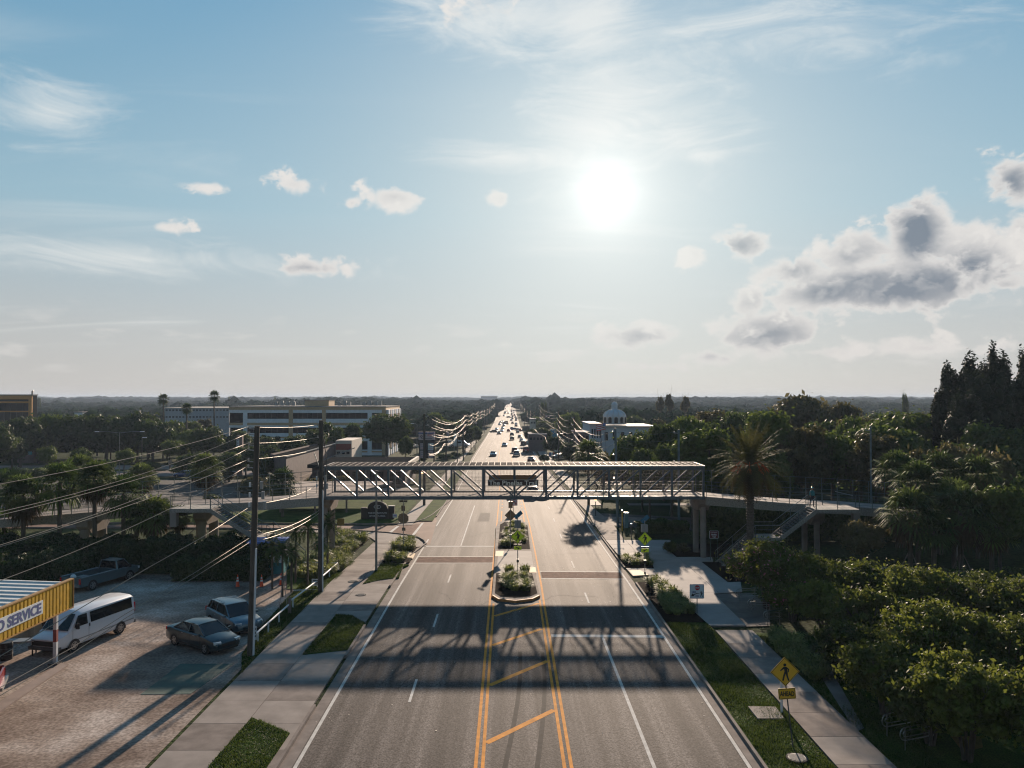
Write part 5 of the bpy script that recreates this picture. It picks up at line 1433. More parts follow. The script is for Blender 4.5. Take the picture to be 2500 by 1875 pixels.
for a, b, lab, m, r in (((632, 1229), (779, 1182), 'upper communication cable between the two near poles', m_wire, .015), ((632, 1305), (779, 1246), 'middle communication cable between the two near poles', m_wire, .018), ((632, 1319.6), (779, 1253), 'lower communication cable between the two near poles', m_wire, .018)):
    wire(sag(Aat(*a), Bat(*b), .25), lab, r, m, 'communication cables', 'communication_cable', 'cable')
for a, b, Yb, lab in (((604, 1241), (355, 1390), 36, 'communication cable sloping from the nearest pole towards the dark pickup'),):
    A = Aat(*a); Bp = P(*b, Yb); wire([A, A.lerp(Bp, .5) - Vector((0, 0, .1)), Bp, Bp + (Bp - A) * .5, Bp + (Bp - A) * 1.6], lab, .018, m_wire, 'communication cables', 'communication_cable', 'cable')
for a, b, c, lab in (((608, 1314), (305, 1500), (10, 1673), 'upper drop cable running from the nearest pole past the white van to the awning'), ((608, 1325), (310, 1507), (14, 1690), 'lower drop cable running from the nearest pole past the white van to the awning')):
    A = Aat(*a); Bp = P(*b, 37); C_ = P(*c, 30)
    wire([A, A.lerp(Bp, .5) - Vector((0, 0, .06)), Bp, Bp.lerp(C_, .5) - Vector((0, 0, .1)), C_, C_ + (C_ - Bp) * .8], lab, .015, m_wire, 'drop cables to the awning', 'drop_cable', 'cable')
# far left pole line
def pole_at(x, Y, ztop, r, label, group, arm=True, name='utility_pole', levels=(.35, 1.6, 2.8), side=1, m=m_wood):
    z0 = prof(Y); e = empty(name, (x, Y, z0), 0, label, 'utility pole', group); h = ztop - z0
    MB().tube([(0, 0, -.3), (0, 0, h)], r, 8, r2=r * .75).build('shaft', m, e, True)
    if Y < 320:
        for lv in levels:
            MB().tube([(0, 0, h - lv), (side * .5, 0, h - lv + .05)], .035, 5).build('insulator_bracket', m_grey, e)
            MB().cyl((side * .5, 0, h - lv), .06, .2, 6).build('insulator', m_grey, e)
    return e
LP = [(-11.6, 112), (-11.7, 213), (-11.9, 262), (-12.1, 312), (-12.2, 365), (-12.2, 420), (-12.3, 480), (-12.2, 545), (-12, 620), (-11.8, 700), (-11.2, 800), (-10.2, 930)]
ordn = ['first', 'second', 'third', 'fourth', 'fifth', 'sixth', 'seventh', 'eighth', 'ninth', 'tenth', 'eleventh', 'twelfth', 'thirteenth', 'fourteenth', 'fifteenth', 'sixteenth']
LT = []
for k, (x, Y) in enumerate(LP):
    zt = (11.8 if k == 0 else 11.2) + (prof(Y) + 1) * .9; LT.append(zt)
    pole_at(x, Y, zt, .19 if k == 0 else .17, f'wooden utility pole, {ordn[k]} beyond the footbridge in the row left of the road', 'utility poles left of the road')
for li, lv in enumerate((.35, 1.6, 2.8)):
    for j, dx in enumerate((.5, .9)):
        pts = []
        for k in range(len(LP) - 1):
            a = (LP[k][0] + dx, LP[k][1], LT[k] - lv); b = (LP[k + 1][0] + dx, LP[k + 1][1], LT[k + 1] - lv)
            if j == 1 and k > 3: break
            s = sag(a, b, 1.7 if k == 0 else .75, 12 if k < 3 else 6); s = [q + Vector((0, 0, (.25 if j else 0))) for q in s]
            pts += s if k == 0 else s[1:]
        wire(pts, f'{["upper", "middle", "lower"][li]} {"outer" if j == 0 else "inner"} power conductor of the pole row left of the road', .015, group='conductors left of the road')
# shorter service poles
SP = [(-9.9 - 1.3, 150, 1050), (-11.2, 186, 1037)]
P1 = pole_at((1089.5 - 1239) * 152 / F, 152, P(1089, 1055, 152).z, .15, 'shorter service pole with a transformer, left of the road past the black plaza sign', 'service poles left of the road')
MB().cyl((.3, 0, P(1089, 1055, 152).z - prof(152) - .9), .28, .8, 10).build('transformer', m_pipe if False else m_grey, P1)
P2 = pole_at((1116.6 - 1239) * 190 / F, 190, P(1116, 1036, 190).z, .15, 'second shorter service pole left of the road, before the white van', 'service poles left of the road')
pA3 = (-11.1, 112.5, P(1046, 1083, 112.5).z); q1 = (P(1083, 1058, 152)); q2 = P(1114, 1040, 190); q3 = Vector((LP[1][0], LP[1][1], P(1135, 1021, 213).z))
wire(sag(pA3, q1, 1.0) + sag(q1, q2, .9)[1:] + sag(q2, q3, .8)[1:], 'upper service cable looping between the shorter poles left of the road', .015, group='service cables left of the road')
for dy, lab in ((0, 'second'), (1.2, 'third'), (4.5, 'lowest')):
    a = P(1043, 1106 + dy, 112.5); b = P(1084, 1083 + dy * .7, 152); c = P(1117, 1060 + dy, 190); d = P(1137, 1052 + dy, 230)
    wire(sag(a, b, .8) + sag(b, c, .8)[1:] + sag(c, d, .6)[1:], f'{lab} service cable looping between the shorter poles left of the road', .015, group='service cables left of the road')
# right pole line
RP = [(1509, 1286, 1502, 1045)]
pR = G(1509, 1286)
R1e, pR1, tR1 = upole('utility_pole', 1509, 1287, 1502, 1045, .17, .13, 'leaning grey-blue utility pole just right of the plaza under the footbridge', m=mat('weathered_pole', (.10, .14, .15), .7, noise=(2, .3, 6)))
for z in (.5, 3.1, 5.8): insulator(R1e, onpole(None, tR1, tR1.z - z), .3)
for z in (9.0 - 1.8, 9.0 - 2.6):
    zz = tR1.z - z
    for s in (-1, 1):
        MB().bar(onpole(None, tR1, zz), onpole(None, tR1, zz) + Vector((s * .42, 0, 0)), .05).build('bracket', m_grey, R1e); MB().cyl(onpole(None, tR1, zz) + Vector((s * .42, 0, 0)), .06, .15, 6).build('insulator', m_grey, R1e)
RPs = [(12.3, 148), (12.0, 188), (11.5, 284), (11.3, 335), (11.2, 390), (11, 450), (11, 520), (11.2, 600), (11.8, 690), (12.8, 800), (14, 930)]
RT = [P(1400, 1021, 148).z, P(1366, 1008, 188).z, P(1323, 990, 284).z] + [10.6 + (prof(Y) + 1) * .9 for _, Y in RPs[3:]]
for k, (x, Y) in enumerate(RPs): pole_at(x, Y, RT[k] + .4, .16, f'wooden utility pole, {ordn[k]} beyond the footbridge in the row right of the road', 'utility poles right of the road', side=-1)
for li, (lv, y1) in enumerate(((0, 1053), (1.35, 1070), (2.6, 1086), (3.9, 1128))):
    pts = []; a = Vector(P(1496 if li < 3 else 1482, y1, pR1.y))
    for k, (x, Y) in enumerate(RPs):
        b = Vector((x - .3, Y, RT[k] - lv)); s = sag(a, b, (1.5 if k == 0 else 1.0) if li < 3 else .4, 12 if k < 3 else 6); pts += s if k == 0 else s[1:]; a = b
        if li == 3 and k > 2: break
    wire(pts, f'{["topmost", "second", "third", "lowest"][li]} power conductor of the pole row right of the road', .015, group='conductors right of the road')
for k, (a, b, c) in enumerate((((1303, 1046), (1330, 1066), (1342, 1091)), ((1360, 1058), (1380, 1082), (1398, 1083)), ((1360, 1060), (1375, 1086), (1392, 1093)))):
    A, C_ = P(*a, 200), P(*c, 165)
    M_ = P(*b, 180); wire([A, A.lerp(M_, .5) - Vector((0, 0, .3)), M_, M_.lerp(C_, .5) - Vector((0, 0, .2)), C_], f'{["left", "middle", "right"][k]} thin drop wire of three among the shops right of the road', .015, group='drop wires right of the road', name='drop_wire')
R2 = pole_at(19.0, 89, P(1662, 1049, 89).z, .15, 'slim wooden pole in the wood right of the leaning pole, behind the footbridge', None, side=-1, levels=(.4, 3.6, 7.2), m=MATS['weathered_pole'])
for li, (ya, yb) in enumerate(((1055, 1052), (1072, 1071), (1090, 1093))):
    wire(sag(P(1504, ya, pR1.y), P(1660, yb, 89), .35), f'{["upper", "middle", "lower"][li]} wire running sideways between the two poles right of the footbridge', .015, m_rail, 'wires between the right poles')
MB().bar((-.2, 0, 6.6), (-1.2, -.3, 1.5), .02).build('guy_wire', m_rail, R2)
R3 = pole_at((2127 - 1239) * 86 / F, 86, P(2127, 1040, 86).z, .12, 'thin pole standing in the wood at the far right above the ramp', None, side=-1, levels=(.5,), m=MATS['weathered_pole'])
# lamp poles
p = G(918.6, 1397); t = P(918.7, 1152, p.y) - p; e = empty('lamp_pole', p, 0, 'slim tapered pole on the left grass island by the crosswalk', 'pole')
MB().tube([(0, 0, -.1), (t.x, 0, t.z)], .105, 10, r2=.07).build('shaft', m_polegrey, e, True); MB().cyl((0, 0, 0), .2, .12, 12).build('foot', m_conc, e)
MB().box(-.13, .13, -.1, .1, t.z, t.z + .1).build('cap', m_darkgrey, e)
def cobra(px, py, ytop, lab, arms=((-1, 1.6), (1, 1.6)), m=m_polegrey):
    p = G(px, py); h = P(px, ytop, p.y).z - p.z; e = empty('street_lamp', p, 0, lab, 'street lamp')
    MB().tube([(0, 0, -.1), (0, 0, h)], .12, 8, r2=.07).build('pole', m, e, True)
    for s, l in arms:
        MB().tube([(0, 0, h - .1), (s * l * .5, 0, h + .15), (s * l, 0, h + .2)], .04, 6).build('arm', m_grey, e)
        MB().cbox((s * (l + .35), 0, h + .18), (.8, .3, .14)).build('lamp_head', mat('lamp_white', (.6, .65, .7), .3), e)
cobra(291, 1164, 1056, 'double-armed street lamp on the far left lawn before the dark oaks', ((-1, 4.2), (1, 4.2)))
cobra(703, 1105, 1030, 'dark single pole in front of the white office block', ((-1, .3),), m_black)
cobra(346, 1158, 1070, 'plain dark pole right of the double street lamp on the far left', ((1, .2),), m_wood)
cobra(1018, 1135, 1036, 'thin pole with one short arm left of the black plaza sign', ((-1, .8),))
for px, py, yt, lab in ((1135.5, 1101, 1045, 'thin street lamp left of the road behind the white van'), (1155, 1093, 1034, 'thin street lamp further down the left side of the road'), (1363, 1117, 1060, 'pale street pole between the blue board and the black lit board')):
    cobra(px, py, yt, lab, ((1, .6),))
def flag(px, py, ytop, lab, s=1.0):
    p = G(px, py); h = P(px, ytop, p.y).z - p.z; e = empty('flagpole', p, 0, lab, 'flagpole')
    MB().tube([(0, 0, 0), (0, 0, h)], .06, 8, r2=.03).build('pole', m_grey, e)
    f = empty('flag', (0, 0, h - 1.7 * s)); f.parent = e
    for k in range(7):
        mb = MB(); z = 1.5 * s - k * .21 * s; n = 8; x1 = -2.2 * s
        vs = []
        for i in range(n + 1):
            x = x1 * i / n; y = .25 * math.sin(i * 1.1) * s; dz = -.5 * s * (i / n); vs += [(x, y, z + dz), (x, y, z - .21 * s + dz)]
        mb.add(vs, [(2 * i, 2 * i + 2, 2 * i + 3, 2 * i + 1) for i in range(n)]); mb.build('flag_stripe', m_sgnred if k % 2 == 0 else m_sgnw, f)
    mb = MB(); vs = []
    for i in range(4): x = -.9 * s * i / 3; vs += [(x, -.03 + .25 * math.sin(i * 1.1) * s, 1.5 * s - .2 * s * i / 3 * .9), (x, -.03 + .25 * math.sin(i * 1.1) * s, .7 * s - .2 * s * i / 3)]
    mb.add(vs, [(2 * i, 2 * i + 2, 2 * i + 3, 2 * i + 1) for i in range(3)]); mb.build('star_field', m_blue, f)
flag(471, 1100, 1034, 'flagpole with striped flag in front of the left car park trees')
flag(1479, 1112, 1030, 'flagpole with striped flag hanging beside the domed building', 1.3)
# pipe rails left
def piperail(pts, h, posts, lab):
    P0 = [G(*q) for q in pts]; c = P0[0]; e = empty('pipe_rail', c, 0, lab, 'railing')
    L = [q - c + Vector((0, 0, h)) for q in P0]
    MB().tube(L, .055, 8).build('top_pipe', m_pvc, e)
    for t in posts:
        k = t * (len(L) - 1); i = min(int(k), len(L) - 2); q = L[i].lerp(L[i + 1], k - i); MB().tube([q - Vector((0, 0, h + .1)), q], .05, 8).build('post', m_pvc, e)
    return e
piperail([(625, 1573), (704, 1500)], .62, (0.05, .35, .68), 'white pipe railing between the nearest utility pole and the wooden post')
e = piperail([(712, 1487), (776, 1437), (824, 1393)], .62, (.02, .5, .78, .98), 'white pipe railing running along the grass past the second utility pole')
piperail([(824, 1393), (742, 1391)], .62, (.99,), 'white pipe railing across the back of the grass strip')
p = G(707, 1499); e = empty('wooden_post', p, 0, 'short brown wooden post at the gap in the white pipe railing', 'post'); MB().box(-.09, .09, -.09, .09, -.1, 1.05).build('timber', m_brownwall2, e)
# fallen white pipe + banner on rear railing
o = MB().tube([(0, 0, .06), (1.8, .3, .06)], .05, 8).build('loose_pipe', m_pvc); o.location = G(716, 1444); tag(o, 'loose white pipe lying on the grass behind the wooden post', 'pipe')
o = MB().box(-.9, .75, -.02, .0, .05, .60).build('banner', mat('pale_banner', (.42, .40, .46), .7)); o.location = G(806, 1393) - Vector((0, .12, 0)); tag(o, 'pale fabric banner hung on the rear white pipe railing', 'banner')
# looped stainless handrails, right
def looprail(px, py, ang, L_, lab, drop=.0):
    p = G(px, py); e = empty('loop_handrail', p, ang, lab, 'handrail', 'looped steel handrails')
    for y in (0, .0):
        pass
    a = [(0.3 + L_, 0, .92 - drop), (.3, 0, .92)] + [(.3 - .26 * math.sin(R(t)), 0, .66 + .26 * math.cos(R(t))) for t in range(0, 181, 20)] + [(.3 + L_, 0, .40 - drop)]
    MB().tube(a, .024, 8).build('outer_loop', m_pipe, e, True)
    a = [(.3 + L_ * .9, 0, .78 - drop), (.32, 0, .78)] + [(.32 - .12 * math.sin(R(t)), 0, .66 + .12 * math.cos(R(t))) for t in range(0, 181, 30)] + [(.3 + L_ * .9, 0, .54 - drop)]
    MB().tube(a, .018, 6).build('inner_loop', m_pipe, e, True)
    for x in (.3, .3 + L_ * .8): MB().tube([(x, 0, -.2 - drop * (x - .3) / L_), (x, 0, .92 - drop * (x - .3) / L_)], .022, 6).build('post', m_pipe, e)
looprail(1795, 1471, R(12), 1.5, 'looped steel handrail nearest the plaza corner at the blossoming tree')
looprail(1833, 1492, R(8), 1.3, 'looped steel handrail, the farther of the pair by the brick patio')
looprail(1824, 1498, R(8), 1.3, 'looped steel handrail, the nearer of the pair by the brick patio')
looprail(1862, 1528, R(8), 1.0, 'looped steel handrail half hidden under the blossoming tree')
looprail(2152, 1800, R(20), 1.6, 'looped steel handrail at the bottom right, the farther of two in the shade')
looprail(2196, 1835, R(20), 1.6, 'looped steel handrail at the bottom right, the nearer of two in the shade')
# bollards, cabinets and small posts right of the road under the bridge
def gadget(px, py, ytop, w, m, lab, name='service_post', cat='post'):
    p = G(px, py); h = P(px, ytop, p.y).z - p.z; e = empty(name, p, 0, lab, cat)
    MB().box(-w / 2, w / 2, -w / 2, w / 2, -.1, h * .9).build('post_body', m, e); MB().box(-w * .6, w * .6, -w * .6, w * .6, h * .9, h).build('cap', m_grey, e)
gadget(1529, 1288, 1251, .42, mat('cabinet_teal', (.10, .22, .25), .5), 'small blue-grey service cabinet on a post right of the leaning pole', 'service_cabinet', 'cabinet')
gadget(1519, 1297, 1245, .10, m_sy, 'slim yellow gas marker post beside the leaning pole')
gadget(1541, 1312, 1278, .10, m_brownwall2, 'short brown marker post on the grass behind the pedestrian sign')
p = G(1454, 1262); e = empty('globe_lamp', p, 0, 'short post lamp with glowing globe at the right end of the road under the bridge', 'lamp')
MB().tube([(0, 0, 0), (0, 0, P(1454, 1224, p.y).z - p.z)], .05, 6).build('post', m_black, e); MB().add(*[[tuple(Vector(v) * .16 + Vector((0, 0, P(1454, 1222, p.y).z - p.z + .1))) for v in IV], [tuple(f) for f in IF]]).build('globe', mat('lamp_globe', (.8, .6, .35), .4, emis=((1, .6, .25), 1.2)), e)
p = P(1035, 1149, 76.5); e = empty('signal_cabinet', (p.x, p.y, 0), 0, 'pedestrian signal box hung from the footbridge roof left of the road', 'signal box') if False else None
b = empty('roof_lamp', (P(1035, 1149, 75.0).x, 75.0 - .5, 0), 0, 'glowing lamp box hanging under the left half of the footbridge roof', 'lamp')
zz = P(1035, 1149, 75).z
MB().box(-.3, .3, -.2, .2, zz - .05, zz + .12).build('housing', m_grey, b); MB().box(-.2, .1, -.15, .15, zz - .2, zz - .051).build('lens', mat('warm_lens', (.9, .6, .4), .3, emis=((1, .55, .3), 2.0)), b); MB().bar((0, 0, zz + .1), (0, 0, ZT - .34), .05).build('hanger', m_grey, b)
# ================================================================== PEOPLE AND BICYCLES
def body(name, joints, edges, mats, parent=None, sub=2):
    """one skin surface: joints = {key:(pos, radius)}"""
    keys = list(joints); me = bpy.data.meshes.new(name)
    me.from_pydata([joints[k][0] for k in keys], [(keys.index(a), keys.index(b)) for a, b in edges], [])
    o = bpy.data.objects.new(name, me); COL.objects.link(o)
    md = o.modifiers.new('skin', 'SKIN'); md.use_smooth_shade = True
    for i, k in enumerate(keys):
        r = joints[k][1]; me.skin_vertices[0].data[i].radius = (r, r) if not isinstance(r, tuple) else r
        me.skin_vertices[0].data[i].use_root = (k == keys[0])
    s = o.modifiers.new('sub', 'SUBSURF'); s.levels = sub; s.render_levels = sub
    dg = bpy.context.evaluated_depsgraph_get(); dg.update()
    m2 = bpy.data.meshes.new_from_object(o.evaluated_get(dg)); bpy.data.objects.remove(o)
    m2.materials.clear()
    for m in mats[0]: m2.materials.append(m)
    for p in m2.polygons: p.material_index = mats[1](p.center); p.use_smooth = True
    return link(name, m2, parent)
m_skin = mat('skin', (.30, .17, .11), .6); m_shirt = mat('dark_red_shirt', (.10, .02, .02), .8); m_shirt2 = mat('teal_shirt', (.02, .16, .18), .8)
m_pants = mat('dark_trousers', (.015, .017, .022), .8); m_helm = mat('teal_helmet', (.03, .35, .38), .35); m_hair = mat('dark_hair', (.02, .015, .01), .8)
HB = [('pel', 'spi'), ('spi', 'che'), ('che', 'nec'), ('nec', 'hea'), ('hea', 'top'), ('che', 'shl'), ('shl', 'ell'), ('ell', 'hal'), ('hal', 'fil'), ('che', 'shr'), ('shr', 'elr'), ('elr', 'har'), ('har', 'fir'), ('pel', 'hil'), ('hil', 'knl'), ('knl', 'anl'), ('anl', 'tol'), ('pel', 'hir'), ('hir', 'knr'), ('knr', 'anr'), ('anr', 'tor')]
RAD = dict(pel=(.15, .11), spi=(.13, .10), che=(.16, .11), nec=.055, hea=(.085, .10), top=.06, shl=.06, shr=.06, ell=.042, elr=.042, hal=.03, har=.03, fil=.022, fir=.022, hil=.085, hir=.085, knl=.055, knr=.055, anl=.04, anr=.04, tol=.03, tor=.03)
def figure(pos, joints, label, shirt, helmet=None, rz=0):
    e = empty('person', pos, rz, label, 'person')
    J = {k: (Vector(v), RAD[k]) for k, v in joints.items()}; he = J['hea'][0]; pz = J['pel'][0].z; cz = J['che'][0]
    def mi(c):
        if (c - he).length < .16: return 0
        for k in ('hal', 'har'):
            if (c - J[k][0]).length < .11: return 0
        if any((c - J[k][0]).length < .12 for k in ('tol', 'tor', 'anl', 'anr')): return 3
        near = min(J, key=lambda k: (c - J[k][0]).length)
        return 2 if near in ('knl', 'knr', 'anl', 'anr', 'hil', 'hir', 'pel') else 1
    body('body', J, HB, ([m_skin, shirt, m_pants, m_black], mi), e)
    vs = [tuple(Vector(v) * .115 + he + Vector((0, .01, .045))) for v in IV if v[2] > -.25]
    idx = {i: n for n, i in enumerate([i for i, v in enumerate(IV) if v[2] > -.25])}
    fs = [tuple(idx[i] for i in f) for f in IF if all(i in idx for i in f)]
    MB().add(vs, fs).build('helmet' if helmet else 'hair', helmet or m_hair, e, True, False)
    return e
def wheelset(e, x, r, y=0):
    mb = MB(); mb.tube([(x + r * math.cos(2 * math.pi * k / 24), y, r + r * math.sin(2 * math.pi * k / 24)) for k in range(25)], .022, 6); w = mb.build('wheel', m_tire, e)
    mb = MB()
    for k in range(10): a = math.pi * k / 10; mb.tube([(x - r * math.cos(a), y, r - r * math.sin(a)), (x + r * math.cos(a), y, r + r * math.sin(a))], .004, 3)
    mb.build('spokes', m_pipe, w); 
def bike(pos, rz, label, col):
    e = empty('bicycle', pos, rz, label, 'bicycle'); r = .34
    wheelset(e, 0, r); wheelset(e, 1.05, r)
    mb = MB()
    for a, b in (((0, .34), (.38, .30)), ((0, .34), (.30, .80)), ((.38, .30), (.28, .90)), ((.38, .30), (.85, .78)), ((.30, .82), (.82, .88)), ((.80, .98), (.90, .70)), ((.90, .70), (1.05, .34))): mb.tube([(a[0], 0, a[1]), (b[0], 0, b[1])], .02, 6)
    mb.build('frame', col, e, True)
    MB().loft([[(.14, -.07, .93), (.14, .07, .93), (.14, .07, .97), (.14, -.07, .97)], [(.40, -.02, .93), (.40, .02, .93), (.40, .02, .96), (.40, -.02, .96)]]).build('saddle', m_black, e)
    MB().tube([(.86, -.28, 1.02), (.80, -.1, 1.0), (.80, .1, 1.0), (.86, .28, 1.02)], .014, 6).build('handlebar', m_black, e)
    MB().cyl((.38, -.04, .30), .09, .02, 16, axis='y').build('chainring', m_grey, e)
    return e
def rider(x, Y, z, rz, lab, shirt, helm):
    j = dict(pel=(.26, 0, 1.0), spi=(.34, 0, 1.14), che=(.50, 0, 1.34), nec=(.60, 0, 1.46), hea=(.66, 0, 1.58), top=(.68, 0, 1.66), shl=(.53, .18, 1.38), shr=(.53, -.18, 1.38), ell=(.66, .25, 1.18), elr=(.66, -.25, 1.18), hal=(.82, .24, 1.05), har=(.82, -.24, 1.05), fil=(.87, .24, 1.03), fir=(.87, -.24, 1.03),
             hil=(.28, .10, .95), hir=(.28, -.10, .95), knl=(.62, .11, .72), knr=(.58, -.11, .60), anl=(.42, .11, .40), anr=(.38, -.11, .22), tol=(.54, .11, .36), tor=(.50, -.11, .17))
    figure((x, Y, z), j, lab, shirt, helm, rz)
xb1 = (1444 - 1239) * 73.2 / F; xb2 = (1470 - 1239) * 74.3 / F
bike((xb1, 73.2, 5.45), 0, 'dark bicycle ridden across the footbridge, left one of the two', m_black)
rider(xb1, 73.2, 5.45, 0, 'cyclist in a dark red shirt riding the left bicycle on the footbridge', m_shirt, m_black)
bike((xb2 + 1.1, 74.3, 5.45), math.pi, 'pale framed bicycle on the footbridge, right one of the two', m_pipe)
rider(xb2 + 1.1, 74.3, 5.45, math.pi, 'cyclist in dark clothes riding the right bicycle on the footbridge', m_pants, m_hair)
pp = P(1983, 1240, 69.6)
figure((pp.x, 69.6, rampz(28) + .02), dict(pel=(0, 0, .95), spi=(0, 0, 1.1), che=(0, .02, 1.32), nec=(0, .0, 1.48), hea=(0, -.02, 1.62), top=(0, -.02, 1.72), shl=(.19, .02, 1.40), shr=(-.19, .02, 1.40), ell=(.24, .06, 1.12), elr=(-.26, .0, 1.14), hal=(.25, -.05, .88), har=(-.30, -.14, .95), fil=(.25, -.08, .80), fir=(-.31, -.2, .92),
    hil=(.10, 0, .90), hir=(-.10, 0, .90), knl=(.13, -.03, .50), knr=(-.16, .02, .50), anl=(.14, .02, .08), anr=(-.20, .06, .08), tol=(.15, -.12, .03), tor=(-.22, -.06, .03)), 'person in teal top and helmet standing at the head of the right staircase', m_shirt2, m_helm, R(15))
e = bike(G(762, 1352) + Vector((0, 0, .06)), R(-8), 'tan bicycle leaning in the bed by the left pier', mat('tan_frame', (.5, .33, .2), .4, .4))
# ================================================================== VEHICLES
# forward is +y in local space; origin on the ground at the middle
def sec(y, hw, z0, z1, zm=None, top=.86, crown=.03):
    zm = zm if zm is not None else z0 + (z1 - z0) * .55
    return [(-hw * .93, y, z0), (-hw, y, z0 + .12), (-hw, y, zm), (-hw * .97, y, z1 - .05), (-hw * top, y, z1), (0, y, z1 + crown), (hw * top, y, z1), (hw * .97, y, z1 - .05), (hw, y, zm), (hw, y, z0 + .12), (hw * .93, y, z0), (0, y, z0 - .02)]
def wheel(e, x, y, r, w=.22, rim=True):
    s = 1 if x > 0 else -1
    mb = MB(); mb.tube([(x - s * w, y, r), (x - s * .02, y, r), (x + s * .01, y, r)], r, 18); o = mb.build('wheel', m_tire, e, True)
    mb = MB(); mb.tube([(x + s * .012, y, r), (x + s * .02, y, r)], r * .64, 14); ri = mb.build('rim', m_rim, o)
    mb = MB()
    for k in range(5): a = 2 * math.pi * k / 5; mb.cbox((x + s * .022, y + math.cos(a) * r * .42, r + math.sin(a) * r * .42), (.01, r * .16, r * .3), M=Matrix.Rotation(a, 3, 'X'))
    mb.build('rim_gap', m_black, ri)
def arch(e, x, y, r, m=m_black):
    s = 1 if x > 0 else -1; pts = [(x, y + r * math.cos(R(a)), .30 + r * math.sin(R(a))) for a in range(-8, 189, 14)]
    mb = MB(); n = len(pts); vs = pts + [(x + s * .008, p[1], p[2]) for p in pts]
    mb.add([(x + s * .008, p[1], p[2]) for p in pts], [tuple(range(n))]); mb.build('wheel_arch', m, e)
def glass_strip(e, quad, name='window', m=m_cglass):
    mb = MB(); mb.add(quad, [tuple(range(len(quad)))]); return mb.build(name, m, e)
SPEC = dict(
    sedan=dict(L=4.75, hw=.91, body=[(-2.37, .80, .38, .78), (-2.30, .86, .26, .98), (-1.9, .90, .22, 1.03), (-1.2, .91, .2, .98), (0, .91, .2, .96), (.9, .91, .2, .96), (1.3, .90, .2, .93), (1.9, .87, .22, .82), (2.25, .80, .28, .72), (2.37, .70, .36, .62)],
               cab=[(-1.72, 1.0, .80, None), (-.95, 1.40, .62, 1), (.0, 1.45, .63, 1), (.45, 1.40, .62, 1), (1.28, .95, .80, None)], wr=.33, wy=(-1.42, 1.45)),
    suv=dict(L=4.7, hw=.95, body=[(-2.35, .84, .42, .95), (-2.28, .90, .32, 1.10), (-1.8, .94, .28, 1.12), (0, .95, .26, 1.08), (1.0, .95, .26, 1.06), (1.35, .93, .27, 1.02), (1.9, .90, .30, .96), (2.25, .84, .36, .86), (2.35, .74, .44, .74)],
             cab=[(-2.22, 1.10, .84, None), (-1.85, 1.62, .68, 1), (0, 1.70, .70, 1), (.35, 1.66, .69, 1), (1.25, 1.05, .84, None)], wr=.36, wy=(-1.4, 1.42)),
)
